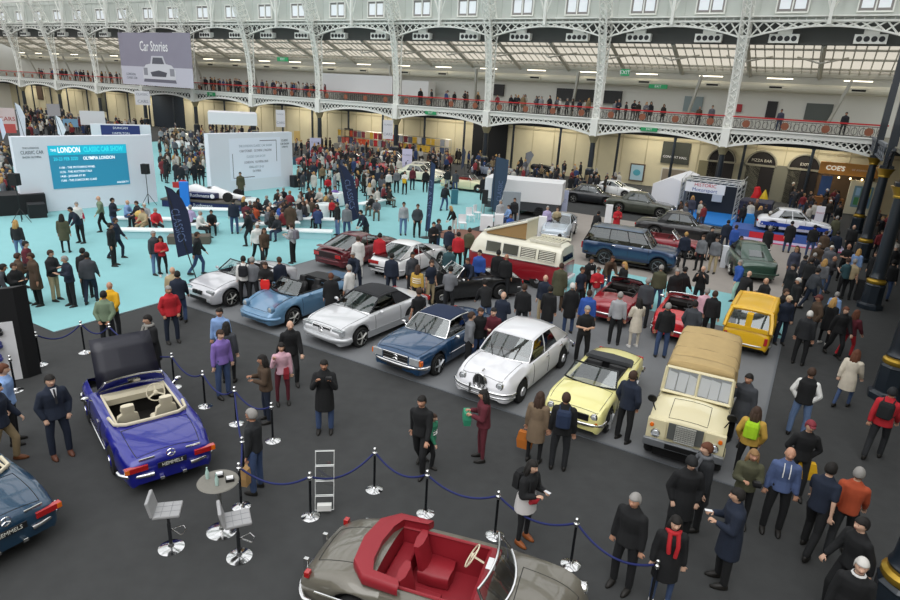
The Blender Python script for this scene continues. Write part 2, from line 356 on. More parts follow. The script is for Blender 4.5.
# ------------------------------------------------ things on the gallery
def gbox(name, m, x0, x1, y0, y1, v, d, lab, cat, grp=None):
    u0, z1 = at_v(x0, y0, v); u1, z0 = at_v(x1, y1, v); o = hall().box(u0, u1, v, v+d, max(6.02, z0), z1).build(name, m); tag(o, lab, cat, grp); return o
gbox('exhibition_partition', mat('#dedee0', .6), 322, 392, 73, 95, 61, 1.5, 'long white partition standing on the gallery behind the red rail', 'partition')
gbox('exhibition_partition', mat('#dcdcdc', .6), 402, 428, 80, 97, 61, 1.5, 'short white partition at the right end of the gallery wall stand', 'partition')
gbox('gallery_doorway', mat('#2a2a2c', .6), 557, 620, 88, 104, 63.6, .35, 'dark glazed opening with a white frame in the gallery wall', 'doorway')
gbox('picture_frame', mat('#7b8a8c', .3), 685, 701, 96, 112, 63.8, .15, 'grey framed glass panel on the gallery wall right of centre', 'picture')
gbox('double_door', mat('#4d5350', .5), 807, 830, 103, 121, 63.8, .15, 'grey double door with light push plates in the gallery wall', 'door')
gbox('black_wall_panel', BLACK, 768, 775, 101, 118, 63.8, .15, 'tall narrow black panel on the gallery wall', 'panel')
gbox('red_wall_box', mat('#a8222c', .5), 736, 741, 104, 112, 63.8, .2, 'small red box on the gallery wall beside the white rib', 'box')
gbox('dark_doorway', mat('#2f2c2e', .6), 493, 503, 84, 96, 63.7, .2, 'dark doorway in the gallery wall behind the visitors', 'doorway')
def exitsign(x0, x1, y0, y1, v, lab):
    u0, z1 = at_v(x0, y0, v); u1, z0 = at_v(x1, y1, v); o = hall().box(u0, u1, v, v+.08, z0, z1).build('exit_sign', mat('#1f9a5e', .5)); tag(o, lab, 'sign')
    text('lettering', 'EXIT', (z1-z0)*.8, WHITE, HALL @ XF(((u0+u1)/2, v-.01, (z0+z1)/2), (1, 0, 0), (0, 0, 1)), o, ext=.008)
exitsign(277, 288, 57, 61.5, 57, 'green exit sign hanging under the roof glazing, left of centre'); exitsign(425, 436, 111, 115, 57.1, 'small green exit sign on the gallery truss left of the black curtain')
exitsign(641, 657, 127, 132, 57.1, 'green exit sign on the gallery truss right of centre'); exitsign(207, 215, 92, 96, 57.1, 'tiny green exit sign on the gallery truss at left'); exitsign(649, 667, 84, 89, 61, 'green exit sign on the gallery under the cream duct'); exitsign(621, 629, 69, 76, 58, 'green sign hung high before the glazing right of centre')

for u0, u1 in BAYS:      # unseen lamps added under the gallery to brighten the cream wall
    b = hall(); m_ = (u0+u1)/2; b.box(m_-1.5, m_+1.5, 59.9, 60.1, 5.55, 5.62); tag(b.build('strip_light', mat('#fff0d0', .5, emit=3)), 'added strip lamp beneath the gallery floor, brightening the cream wall', 'light', 'added strip lamps beneath the gallery')
    l = bpy.data.lights.new('lamp', 'AREA'); l.shape = 'RECTANGLE'; l.size = 6; l.size_y = .6; l.energy = 260; l.color = (1, .93, .8); lo = bpy.data.objects.new('lamp', l); COL.objects.link(lo); lo.location = W(m_, 60.0, 5.5); lo.rotation_euler = (0, 0, HA)  # added area light, brightens the wall below the gallery
# ============================================================ CARS
SEAM = mat('#1c1e20', .7)
FR = [1, .84, .72, .5, .25, 0]
def car(label, cat, pos, hd, S, name='car', grp=None):
    p = empty(name, (pos[0], pos[1], pos[2] if len(pos) > 2 else 0.014), R(hd)); tag(p, label, cat, grp)
    L, Wd, wb, fo = S['L'], S['W'], S['wb'], S['fo']; xf = wb/2+fo; xr = xf-L; hw = Wd/2; r = S.get('r', .31); Ra = r+.065
    bot = S.get('bot', .2); paintm = S['paint']; trim = S.get('trim', CHROME)
    wk = S.get('wk') or [(xr, hw*.86), (xr+.35, hw*.95), (-.3*wb, hw), (.35*wb, hw), (xf-.35, hw*.95), (xf, hw*.84)]
    Fw = lambda x: interp(wk, x); Fd = lambda x: interp(S['zd'], x); Fs = lambda x: interp(S['zs'], x)
    fe = S.get('fend', [(xr, 0), (xf, 0)]); Ff = lambda x: interp(fe, x)
    hole = S.get('hole'); ax = [wb/2, -wb/2]
    def sec(x):
        w, zt, zs = Fw(x), Fd(x), Fs(x); e = .13; t = min(1, (xf-x)/e, (x-xr)/e); s = math.sqrt(max(0, 1-(1-t)**2)); zm = .42
        w *= .88+.12*s; zt = zm+(zt-zm)*(.8+.2*s); zs = zm+(zs-zm)*(.78+.22*s)
        zb = bot + (1-s)*.08
        for a in ax:
            if abs(x-a) < Ra: zb = max(zb, r+math.sqrt(Ra*Ra-(x-a)**2)-.0)
        zb = min(zb, zs-.05); h = zs-zb; tum = S.get('tum', 1.0)
        P = [(.93*w, zb), (.985*w, zb+.18*h), (1.0*w, zb+.45*h), (.995*w, zb+.72*h), ((1-.03*tum)*w, zb+.93*h)]
        for f in (.93, .84, .72, .5, .25, 0):
            P.append((f*w, zs+(zt-zs)*(1-(f/.95)**2.2)+.012 + Ff(x)*math.exp(-((f-.80)/.12)**2)))
        return P
    xs = [xr+.0, xr+.03, xr+.07, xr+.13]; x = xr+.2
    while x < xf-.16: xs.append(x); x += .075
    xs += [xf-.13, xf-.07, xf-.03, xf]
    if hole: xs += [hole[0], hole[1]]
    for a in ax:
        for q in (-1, -.97, -.85, .85, .97, 1): xs.append(a+q*Ra)
    xs = sorted(set(round(v, 3) for v in xs)); b = MB(); rows = []
    for x in xs:
        S1 = sec(x); row = [(x, y, z) for y, z in S1] + [(x, -y, z) for y, z in reversed(S1[:-1])]; rows.append(row)
    ids = [[b.av(q) for q in row] for row in rows]; n = len(ids[0])
    hk = S.get('hk', 7)          # first hidden column index of the cockpit hole (7 = .72 of the width)
    bon = S.get('bonnet_open')
    for i in range(len(xs)-1):
        xm = (xs[i]+xs[i+1])/2
        for j in range(n-1):
            inner = hk <= j < n-1-hk
            if hole and inner and hole[0] < xm < hole[1]: continue
            if bon and 6 <= j < n-1-6 and bon[0] < xm < bon[1]: continue
            b.af(ids[i][j], ids[i][j+1], ids[i+1][j+1], ids[i+1][j])
    b.af(*ids[0]); b.af(*reversed(ids[-1]))
    body = b.build('body', paintm, p, 38)
    b = MB(); b.box(xr+.25, xf-.25, -hw*.85, hw*.85, .17, .23)
    for a in ax:
        x0_, x1_ = a-Ra, a+Ra
        if hole and x1_ > hole[0] and a < hole[0]: x1_ = hole[0]-.02
        if hole and x0_ < hole[1] and a > hole[1]: x0_ = hole[1]+.02
        if hole and hole[0] <= a <= hole[1]: continue
        b.box(x0_, x1_, -hw+.2, hw-.2, .17, min(.66, Fs(a)-.08))
    b.box(xf-.5, xf-.2, -hw*.7, hw*.7, .2, .5); b.box(xr+.2, xr+.5, -hw*.7, hw*.7, .2, .5)
    b.build('underbody', BLACK, p)
    # seams of doors, bonnet and boot
    b = MB()
    def sidey(x, k): q = sec(x)[k]; return (x, q[0]+.003, q[1])
    for x in S.get('doors', []):
        for s in (1, -1): b = MB(); b.tube([(x, s*(sec(x)[k][0]+.002), sec(x)[k][1]) for k in range(1, 6)], .007, 4); b.build('door_seam', SEAM, p)
    for (x0, x1, f) in S.get('lids', []):
        b = MB()
        k = FR.index(f)+5 if f != 1 else 5; N = 10; pl = []
        for s in (1, -1): pl.append([(x0+(x1-x0)*t/N, s*sec(x0+(x1-x0)*t/N)[k][0], sec(x0+(x1-x0)*t/N)[k][1]+.002) for t in range(N+1)])
        for q in pl: b.tube(q, .006, 4)
        for x in (x0, x1):
            s1 = sec(x); b.tube([(x, y, z+.003) for y, z in s1[k:]]+[(x, -y, z+.003) for y, z in reversed(s1[k:-1])], .006, 4)
        b.build('lid_seam', SEAM, p)
    # cockpit
    seat = S.get('seat', BLACK); rhd = S.get('rhd', 1)
    if hole:
        b = MB(); hx = [x for x in xs if hole[0]-.001 <= x <= hole[1]+.001]; fl = .3
        for s in (1, -1): b.grid([[(x, s*sec(x)[hk][0], sec(x)[hk][1]) for x in hx], [(x, s*(sec(x)[hk][0]-.02), fl) for x in hx]])
        for x in (hole[0], hole[1]):
            s1 = sec(x); top = [(x, y, z) for y, z in s1[hk:]]+[(x, -y, z) for y, z in reversed(s1[hk:-1])]; b.grid([top, [(q[0], q[1], fl) for q in top]])
        b.quad((hole[0], -hw*.8, fl), (hole[1], -hw*.8, fl), (hole[1], hw*.8, fl), (hole[0], hw*.8, fl)); b.build('cabin_lining', S.get('lining', seat), p)
        b = MB(); o0 = hole
        for s in (1, -1): b.tube([(x, s*sec(x)[hk][0], sec(x)[hk][1]+.01) for x in hx], .025, 6)
        b.build('cockpit_rim', S.get('rim', seat), p)
        sx = S.get('seatx', (hole[0]+hole[1])/2-.15); sh = S.get('seath', .32)
        for rowx in ([sx] + ([sx-.8] if S.get('rear_seats') else [])):
            for s in (1, -1):
                e = empty('seat', (rowx, s*hw*.42, 0), 0, p); c = MB(); c.rings([[(x, y*q, z) for x, y in ((-.24, -.23), (.0, -.25), (.26, -.22), (.28, 0), (.26, .22), (0, .25), (-.24, .23))] for q, z in ((.94, fl+.02), (1, fl+.1), (1, fl+.2), (.85, fl+.24))]); c.build('seat_cushion', seat, e, 60)
                c = MB(); hh = sh+.32
                c.rings([[(-.2-z*.22+d*(1-(y/.24)**2*.3), y, fl+.2+z) for d, y in ((.07, -.21), (.1, -.1), (.1, .1), (.07, .21), (-.03, .21), (-.05, 0), (-.03, -.21))] for z in (0, .1, .25, .4, .46)] if not S.get('headrest') else [[(-.2-z*.22+d, y*w_, fl+.2+z) for d, y in ((.07, -.21), (.1, -.1), (.1, .1), (.07, .21), (-.03, .21), (-.05, 0), (-.03, -.21))] for z, w_ in ((0, 1), (.25, 1.03), (.42, .9), (.47, .55), (.5, .5), (.54, .62), (.66, .55))])
                c.build('seat_back', seat, e, 60)
        dx = hole[1]-.12; b = MB(); zt = Fd(dx); b.rings([[(dx+.12, -hw*.7, zt-.02), (dx+.12, hw*.7, zt-.02)][0:0] or [(dx+.13, y, zt-.0), (dx-.02, y, zt-.0), (dx-.08, y, zt-.07), (dx-.05, y, zt-.22), (dx+.13, y, zt-.24)] for y in (-hw*.7, 0, hw*.7)])
        b.build('dashboard', S.get('dash', seat), p)
        sy = (-1 if rhd else 1)*hw*.42; b = MB(); c_ = Vector((dx-.28, sy, zt-.03)); T_ = Matrix.Translation(c_) @ Matrix.Rotation(R(-62), 4, 'Y')
        b.T = T_; b.tube([(.19*cos(t*PI/10), .19*sin(t*PI/10), 0) for t in range(20)], .013, 6, closed=True); b.ell((0, 0, 0), .05, .05, .02, 8, 5)
        for a in (0, 2.1, 4.2): b.bar((0, 0, 0), (.19*cos(a), .19*sin(a), 0), .025, .008)
        b.T = Matrix(); b.bar(c_, c_+Vector((.25, 0, -.1)), .03); b.build('steering_wheel', S.get('swheel', BLACK), p, 50)
    # windscreen of an open car
    wn = S.get('wind')
    if wn:
        xb, xt, zt, yb, yt = wn; bow = S.get('bow', .14); P = []
        for t in range(5):
            q = t/4; P.append([((xb+(bow*(1-s*s)))*(1-q)+(xt+bow*.5*(1-s*s))*q, s*(yb*(1-q)+yt*q), (Fd(xb)*(1-.0)+.0)*(1-q)+zt*q+(.02*(1-s*s)*q)) for s in [k/5 for k in range(-5, 6)]])
        b = MB(); b.grid(P); g = b.build('windscreen', GLASS, p, 60)
        b = MB(); rr = S.get('frame_r', .022); b.tube(P[0], rr, 6); b.tube(P[-1], rr, 6); b.tube([r_[0] for r_ in P], rr, 6); b.tube([r_[-1] for r_ in P], rr, 6)
        b.box(xt-.02, xt+.02+bow*.5, -.12, .12, zt-.11, zt-.06); b.build('windscreen_frame', S.get('frame', CHROME), p, 60)
    gh = S.get('gh')
    if gh:
        xa, xat, xrt, xrb, yb, yt, zt = gh['p']; bow = gh.get('bow', .12); rm = gh.get('roof', paintm); za = gh.get('za', Fd(xa)-.01); zr = gh.get('zr', Fd(xrb)-.01); zside = lambda x: gh.get('zside', None) or Fs(x)+.02
        def face(xb0, xt0, sg, zb0, top):
            P = []
            for t in range(6):
                q = t/5; P.append([((xb0+sg*bow*(1-s*s))*(1-q)+(xt0+sg*bow*.4*(1-s*s))*q, s*(yb*(1-q)+yt*q), (zb0-.03*s*s)*(1-q)+(top+.04*(1-s*s)-.02)*q) for s in [k/6 for k in range(-6, 7)]])
            return P
        PF = face(xa, xat, 1, za, zt); PR_ = face(xrb, xrt, -1, zr, gh.get('zrt', zt))
        b = MB(); b.grid(PF); b.build('windscreen', GLASS, p, 60)
        b = MB(); b.grid(PR_)
        rw = gh.get('rear', 'glass'); b.build('rear_window' if rw == 'glass' else 'hood_back', GLASSD if rw == 'glass' else rm, p, 60)
        if rw != 'glass':
            Q = [r_[3:10] for r_ in PR_[1:4]]; b = MB(); b.grid([[(x-.015, y, z+.012) for x, y, z in r_] for r_ in Q]); b.build('rear_window', GLASSD, p)
        # sides
        zrt = gh.get('zrt', zt)
        def sp(t, q):   # t along, q up
            xb_ = xa+(xrb-xa)*t; xt_ = xat+(xrt-xat)*t
            z0 = zside(xb_); zb_ = (za-.03)*(1-t)+(zr-.03)*t; zb_ = z0*.6+zb_*.4 if 0 < t < 1 else zb_
            ztp = zt*(1-t)+zrt*t-.02+gh.get('arch', .03)*sin(PI*t)
            return (xb_*(1-q)+xt_*q, yb*(1-q)+yt*q + .04*sin(PI*q)*.5, zb_*(1-q)+ztp*q)
        for s in (1, -1):
            for (t0, t1, kind) in gh['sides']:
                P = [[(lambda v: (v[0], s*v[1], v[2]))(sp(t0+(t1-t0)*i/4, q/4)) for i in range(5)] for q in range(5)]
                b = MB(); b.grid(P); b.build('side_window' if kind == 'g' else 'roof_quarter', GLASSD if kind == 'g' else rm, p, 60)
        b = MB(); fr = gh.get('fr', .028)
        for s in (1, -1):
            cuts = sorted(set([0, 1]+[t for q in gh['sides'] for t in q[:2]]))
            for t in cuts: b.tube([(v[0], s*v[1], v[2]) for v in (sp(t, 0), sp(t, .5), sp(t, 1))], fr, 6)
            b.tube([(v[0], s*v[1], v[2]) for v in [sp(t/10, 1) for t in range(11)]], fr*1.2, 6)
        b.tube(PF[-1], fr, 6); b.tube(PR_[-1], fr, 6); b.build('window_frame', gh.get('frame', paintm), p, 60)
        b = MB(); b.tube([(v[0], v[1], v[2]) for v in PF[0]], .014, 5); b.tube(PR_[0], .014, 5)
        for s in (1, -1): b.tube([(v[0], s*(v[1]+.01), v[2]) for v in [sp(t/10, 0) for t in range(11)]], .014, 5)
        b.build('window_trim', gh.get('wtrim', trim), p)
        P = []
        for i in range(9):
            t = i/8; P.append([((xat+bow*.4*(1-s*s))*(1-t)+(xrt-bow*.4*(1-s*s))*t, s*yt*(1.0), (zt*(1-t)+zrt*t)-.02+gh.get('arch', .03)*sin(PI*t)+.045*(1-s**2)**.8) for s in [k/6 for k in range(-6, 7)]])
        b = MB(); b.grid(P); b.build('roof', rm, p, 60, solid=.03)
        for s in (.25, -.45): b = MB(); a_ = PF[0][6+int(s*6)]; c2 = PF[2][6+int(s*6)-2]; b.bar((a_[0]+.02, a_[1], a_[2]+.01), (c2[0]+.02, c2[1], c2[2]+.015), .012); b.build('wiper', BLACK, p)
    # wheels
    rim = S.get('rimstyle', 'alloy'); rm_ = S.get('rimmat', SATIN)
    for a in ax:
        for s in (1, -1):
            y = s*(hw-.09-S.get('inset', 0)); b = MB(); w_ = S.get('tw', .18)
            b.lathe([(r*.7, -w_/2), (r*.9, -w_/2), (r*.98, -w_/2+.03), (r, 0), (r*.98, w_/2-.03), (r*.9, w_/2), (r*.7, w_/2)], 24, ax='y')
            wh = b.build('wheel', TYRE, p, 40, loc=(a, y, r)); b = MB(); yy = s*(w_/2-.01)
            if rim == 'alloy':
                b.lathe([(r*.74, yy-s*.05), (r*.74, yy+s*.01), (r*.63, yy+s*.01), (r*.6, yy-s*.06), (.02, yy-s*.06)], 24, ax='y')
                for k in range(5):
                    t = 2*PI*k/5; b.bar((0, yy-s*.01, 0), (r*.63*cos(t), yy-s*.012, r*.63*sin(t)), .1, .03)
                b.ell((0, yy, 0), .05, .02, .05, 10, 5)
            else:
                b.lathe([(r*.72, yy-s*.04), (r*.72, yy+s*.01), (r*.5, yy-s*.025), (r*.42, yy-s*.01), (r*.36, yy+s*.03), (.03, yy+s*.045)], 24, ax='y')
            rr_ = b.build('rim', rm_, wh, 40)
            if rim == 'cap': c = MB(); c.lathe([(r*.4, yy-s*.0), (r*.34, yy+s*.04), (.02, yy+s*.06)], 20, ax='y'); c.build('hubcap', CHROME, wh, 50)
            if rim == 'alloy': c = MB(); c.lathe([(r*.57, yy-s*.045), (.02, yy-s*.045)], 20, ax='y'); c.build('wheel_disc', mat('#55565a', .5), wh)
    # bumpers
    def bump(sg, z, hgt, m, wrap=.35, thick=.05, gap=0, nm='bumper', off=.03):
        xe = xf if sg > 0 else -xr; pts = []
        for k in range(-8, 9):
            s = k/8; w_ = hw*.98; y = w_*math.sin(s*PI/2)*1.0 if abs(s) < 1 else w_*s
            pts.append((sg*(xe+off-.22*abs(y/w_)**5*S.get('nose', 1)-.03*(y/w_)**2), y, z))
        pts = [(sg*(xe-wrap), -hw*1.0, z)]+pts+[(sg*(xe-wrap), hw*1.0, z)]
        segs = [pts] if not gap else [[q for q in pts if q[1] < -gap], [q for q in pts if q[1] > gap]]
        for q in segs:
            c = MB(); c.tube(q, hgt*.6, 8, 1.0); 
            ob = c.build(nm, m, p, 60)
    for (sg, z, hgt, m, gap) in S.get('bumps', []): bump(sg, z, hgt, m, gap=gap)
    for (x, y, z, rr) in S.get('hl', []):
        for s in (1, -1):
            b = MB(); b.lathe([(rr*1.02, -.1), (rr*1.08, .0), (rr*.95, .025)], 20, (x, s*y, z), 'x'); h_ = b.build('headlight', S.get('hlrim', trim), p, 40)
            b = MB(); b.ell((x+.0, s*y, z), .045, rr*.93, rr*.93, 16, 8); b.build('lens', LAMP, h_, 80)
    for (x, y, z, dx_, dy, dz, m, nm) in S.get('boxes', []):
        for s in ((1, -1) if y else (1,)):
            b = MB(); b.box(x-dx_, x+dx_, s*y-dy, s*y+dy, z-dz, z+dz); b.build(nm, m, p, bevel=.008)
    for (x, z0, z1, yy_, m, n_) in S.get('grille', []):
        b = MB(); b.box(x-.05, x, -yy_, yy_, z0, z1); g = b.build('grille', BLACK, p); b = MB()
        b.tube([(x, -yy_, z0), (x, yy_, z0), (x, yy_, z1), (x, -yy_, z1)], .015, 5, closed=True)
        for k in range(n_): z = z0+(z1-z0)*(k+.5)/n_; b.box(x-.01, x+.012, -yy_, yy_, z-.008, z+.008)
        b.build('grille_bars', m, g)
    for s in S.get('mir', (1, -1)):
        xm_ = S.get('mirx', wb*.18); ym = Fw(xm_)-.02; zm_ = Fs(xm_)+.08; b = MB(); b.bar((xm_, s*(ym-.04), zm_-.07), (xm_, s*(ym+.05), zm_), .02); b.ell((xm_-.01, s*(ym+.09), zm_+.02), .05, .09, .055, 10, 6); b.build('door_mirror', S.get('mirm', trim), p, 60)
    for (sg, z, tx, bgc, fgc) in S.get('plates', []):
        xe = (xf if sg > 0 else xr)+sg*S.get('plx', .05); b = MB(); b.box(xe-.01, xe+.01, -.26, .26, z-.055, z+.055); pl = b.build('number_plate', mat(bgc, .5), p)
        if tx: text('plate_lettering', tx, .1, mat(fgc, .5), XF((xe+sg*.013, 0, z), (0, sg, 0), (0, 0, 1)), pl, ext=.003, sx=.9)
    for k in S.get('handles', []):
        for s in (1, -1): y, z = sec(k)[4]; b = MB(); b.bar((k-.08, s*(y+.015), z-.02), (k+.08, s*(y+.015), z-.02), .025); b.build('door_handle', trim, p)
    st = S.get('strip')
    if st:
        for s in (1, -1): b = MB(); N = 24; b.tube([(xr+.2+(L-.4)*k/N, s*(sec(xr+.2+(L-.4)*k/N)[2][0]+.008), st) for k in range(N+1) if all(abs(xr+.2+(L-.4)*k/N-a) > Ra for a in ax) and xr+.2+(L-.4)*k/N < ax[0] and xr+.2+(L-.4)*k/N > ax[1]], .014, 5); b.build('side_trim', trim, p)
    return p, sec, (xf, xr)
def at(px, hd, xl, yl, z=0.0):
    """car origin so that its local point (xl, yl) stands where the photo shows it"""
    g = G(px[0], px[1], z); c, s = cos(R(hd)), sin(R(hd)); return (g.x-(xl*c-yl*s), g.y-(xl*s+yl*c))
def spec(**k): return k
SB = mat('#151517', .6)
# ---- silver roadster (row start)
Z3 = spec(L=4.03, W=1.70, wb=2.446, fo=.75, r=.31, zd=[(-2.0, .78), (-1.6, .88), (-1.0, .92), (.25, .93), (.5, .93), (1.2, .86), (1.7, .74), (1.97, .58)], zs=[(-2, .7), (-1.2, .84), (0, .84), (.8, .84), (1.6, .72), (1.97, .52)],
    fend=[(-2, 0), (-1.2, .05), (-.5, .0), (.6, .0), (1.2, .05), (1.97, 0)], paint=paint('#c6c6ca', .3), hole=(-.95, .55), seat=mat('#2a2220', .6), wind=(.55, .1, 1.27, .68, .55), frame=BLACK, doors=[.52, -.5], lids=[(.7, 1.75, .84), (-1.8, -1.15, .72)],
    boxes=[(1.86, .55, .6, .06, .17, .06, LAMP, 'headlight'), (1.98, .13, .56, .04, .1, .065, BLACK, 'kidney_grille'), (1.96, 0, .33, .02, .45, .06, BLACK, 'air_intake'), (1.97, .58, .33, .015, .07, .05, LAMP, 'fog_light')], mirm=paint('#b9b9bd', .5), headrest=1)
h = -121.5
car('silver open roadster with black kidney grille and five spoke wheels, first in the row', 'car', at((231, 306.5), h, 1.223, .76), h, Z3)
BL911 = paint('#5f86a6', .3)
# ---- steel blue sports car
C911 = spec(L=4.29, W=1.65, wb=2.272, fo=.95, r=.315, zd=[(-2.1, .62), (-1.9, .78), (-1.5, .93), (-.9, .97), (.55, .93), (.8, .90), (1.3, .76), (1.9, .58), (2.08, .5)], zs=[(-2.1, .55), (-1.4, .82), (-.6, .84), (.6, .84), (1.4, .74), (1.9, .56), (2.08, .46)],
    fend=[(-2.1, 0), (-1.2, .1), (-.5, 0), (.6, .03), (1.3, .15), (1.75, .14), (2.08, .03)], paint=BL911, hole=(-.7, .7), seat=mat('#1a1a1c', .6), wind=(.78, .38, 1.27, .64, .5), frame=BLACK, doors=[.72, -.35], lids=[(.95, 1.9, .72)],
    hl=[(1.92, .58, .7, .115)], hlrim=BL911, bumps=[(1, .42, .1, BL911, 0), (-1, .45, .1, SB, 0)], mirm=BL911, headrest=1, rear_seats=0)
p, sec, _ = car('steel blue open sports car with round headlights and an open door', 'car', at((292, 325.5), h, 1.136, .71), h, C911)
b = MB(); b.rings([[(x, y*q, z) for x, y in ((-1.35, -.6), (-.75, -.62), (-.72, 0), (-.75, .62), (-1.35, .6), (-1.42, 0))] for q, z in ((1, .9), (1.03, 1.0), (.95, 1.08), (.6, 1.1))]); b.build('folded_hood', SB, p, 50)
b = MB(); b.rings([[(x, y, z) for x, z in ((-2.15, .98), (-1.6, .95), (-1.62, .91), (-2.18, .92))] for y in (-.45, -.3, .3, .45)]); b.build('rear_spoiler', mat('#31506b', .5), p, 50)
b = MB(); T = Matrix.Translation((.72, -.8, 0)) @ Matrix.Rotation(R(58), 4, 'Z'); b.T = T; b.box(-1.05, 0, -.05, .03, .28, .84); dr = b.build('open_door', BL911, p, bevel=.02); b = MB(T); b.tube([(-1.0, 0, .84), (-.85, 0, 1.2), (-.2, 0, 1.2), (0, 0, .86)], .02, 5); b.build('door_window_frame', BLACK, dr)
# ---- silver convertible with black hood
R129 = spec(L=4.47, W=1.81, wb=2.515, fo=.84, r=.325, zd=[(-2.35, .78), (-2.0, .93), (-1.3, .97), (-.4, .97), (.6, .96), (1.0, .92), (1.7, .82), (2.0, .72), (2.1, .6)], zs=[(-2.35, .74), (-1.5, .88), (0, .87), (1, .86), (1.8, .76), (2.1, .6)],
    paint=paint('#d0d1d3', .25), hole=(-.95, .6), seat=mat('#6a6e5c', .7), dash=mat('#5a5e50', .7), gh=dict(p=(.72, .1, -.85, -1.35, .72, .56, 1.29), roof=mat('#26272a', .95, noise=.1), rear='roof', sides=[(0, .62, 'g'), (.62, 1, 'b')], frame=mat('#26272a', .9), zr=.97),
    doors=[.62, -.62], lids=[(.85, 1.95, .84), (-2.15, -1.4, .84)], grille=[(2.07, .5, .72, .36, CHROME, 5)], boxes=[(1.98, .62, .63, .08, .2, .085, LAMP, 'headlight'), (2.13, 0, .42, .03, .3, .05, BLACK, 'air_intake'), (-2.3, .62, .72, .06, .2, .07, REDL, 'tail_light')], bumps=[(1, .4, .15, paint('#b4b6b8', .4), 0), (-1, .42, .15, paint('#b4b6b8', .4), 0)], mirm=paint('#d0d1d3', .25), rear_seats=0, strip=None)
p, sec, _ = car('silver convertible with closed black fabric hood and slatted grille with star', 'car', at((359.5, 347), h-2, 1.257, .8), h-2, R129)
b = MB(); b.tube([(2.1, .09*cos(t*PI/8), .61+.09*sin(t*PI/8)) for t in range(16)], .01, 5, closed=True)
for a in (90, 210, 330): b.bar((2.1, 0, .61), (2.1, .09*cos(R(a)), .61+.09*sin(R(a))), .018)
b.build('star_emblem', CHROME, p)
b = MB(); 
for s in (1, -1): b.box(-1.2, 1.0, s*.905-.02, s*.905+.02, .24, .44)
b.build('lower_cladding', paint('#a9abad', .4), p)
# ---- dark blue convertible with navy hood
NAVY = paint('#1c4266', .3)
R107 = spec(L=4.39, W=1.79, wb=2.46, fo=.86, r=.32, zd=[(-2.3, .8), (-2.0, .9), (-1.3, .94), (.5, .94), (.8, .93), (1.6, .86), (2.0, .8), (2.09, .72)], zs=[(-2.3, .74), (-1.3, .84), (1, .84), (2.0, .74), (2.09, .66)], paint=NAVY, hole=(-.85, .55), seat=mat('#23272e', .7),
    gh=dict(p=(.68, .25, -.75, -1.25, .72, .57, 1.29), roof=mat('#1d2a44', .95, noise=.1), rear='roof', sides=[(0, .6, 'g'), (.6, 1, 'b')], frame=CHROME, zr=.94, fr=.02), doors=[.6, -.5], lids=[(.8, 2.0, .84), (-2.1, -1.3, .84)],
    grille=[(2.1, .5, .72, .42, CHROME, 3)], boxes=[(2.06, .62, .61, .05, .16, .1, LAMP, 'headlight'), (2.03, .82, .6, .05, .03, .07, ORL, 'indicator'), (-2.28, .65, .66, .05, .2, .09, REDL, 'tail_light')], bumps=[(1, .43, .085, CHROME, 0), (-1, .45, .085, CHROME, 0)], plates=[(1, .38, '', '#1c1c1c', '#cccccc')], rimmat=mat('#b9bcbf', .35, .7), strip=.5, handles=[-.35])
p, sec, _ = car('dark blue convertible with navy fabric hood, chrome bumper and wide grille', 'car', at((435.5, 374.5), h, 1.23, .78), h, R107)
b = MB(); b.tube([(2.12, .08*cos(t*PI/8), .61+.08*sin(t*PI/8)) for t in range(16)], .01, 5, closed=True)
for a in (90, 210, 330): b.bar((2.12, 0, .61), (2.12, .08*cos(R(a)), .61+.08*sin(R(a))), .018)
b.build('star_emblem', CHROME, p)
# ---- white rounded saloon
WJ = paint('#dcdcdf'); 
MK2 = spec(L=4.59, W=1.72, wb=2.727, fo=.83, r=.325, zd=[(-2.38, .55), (-2.2, .78), (-1.7, .98), (-1.1, 1.02), (.7, 1.0), (1.0, .98), (1.6, .93), (2.0, .83), (2.19, .6)], zs=[(-2.38, .5), (-2.0, .72), (-1.3, .88), (-.3, .9), (.8, .88), (1.5, .78), (2.0, .64), (2.19, .48)], bot=.22,
    wk=[(-2.38, .58), (-2.1, .74), (-1.4, .85), (0, .86), (1.4, .86), (1.9, .83), (2.08, .77), (2.19, .62)], fend=[(-2.4, 0), (-1.3, .03), (0, 0), (.8, .02), (1.5, .12), (1.95, .13), (2.19, .02)], paint=WJ, hole=(-1.2, .7), seat=mat('#7a2d25', .6), lining=mat('#5c2a22', .7), dash=mat('#5a3020', .4), seath=.3,
    gh=dict(p=(.92, .42, -1.0, -1.75, .74, .6, 1.40), sides=[(0, .38, 'g'), (.38, .72, 'g'), (.72, 1, 'b')], arch=.06, fr=.022, wtrim=CHROME, bow=.2), doors=[.75, -.2, -1.15], lids=[(1.05, 2.05, .72), (-2.25, -1.7, .72)], hl=[(2.12, .54, .66, .1), (2.17, .33, .48, .055)], rimstyle='cap', rimmat=WJ, tw=.16,
    bumps=[(1, .47, .07, CHROME, 0), (1, .36, .04, CHROME, 0), (-1, .5, .08, CHROME, 0)], handles=[-.1, -1.05], mir=())
p, sec, _ = car('white rounded 1960s saloon with chrome oval grille and red leather seats', 'car', at((518, 402), h, 1.3635, .745), h, MK2)
b = MB(); b.lathe([(.02, 0), (.17, 0), (.19, .02), (.17, .045)], 20, (2.13, 0, .68), 'x'); g = b.build('grille', mat('#4c4e50', .3, .8), p, 40)
b = MB(); b.tube([(2.2, .17*cos(t*PI/10), .68+.21*sin(t*PI/10)) for t in range(20)], .028, 6, closed=True); b.bar((2.21, 0, .46), (2.21, 0, .9), .045)
for k in (-.14, -.1, -.05, .05, .1, .14): b.bar((2.2, k, .68-.2*math.sqrt(1-(k/.19)**2)), (2.2, k, .68+.2*math.sqrt(1-(k/.19)**2)), .016)
b.build('grille_bars', CHROME, g, 50)
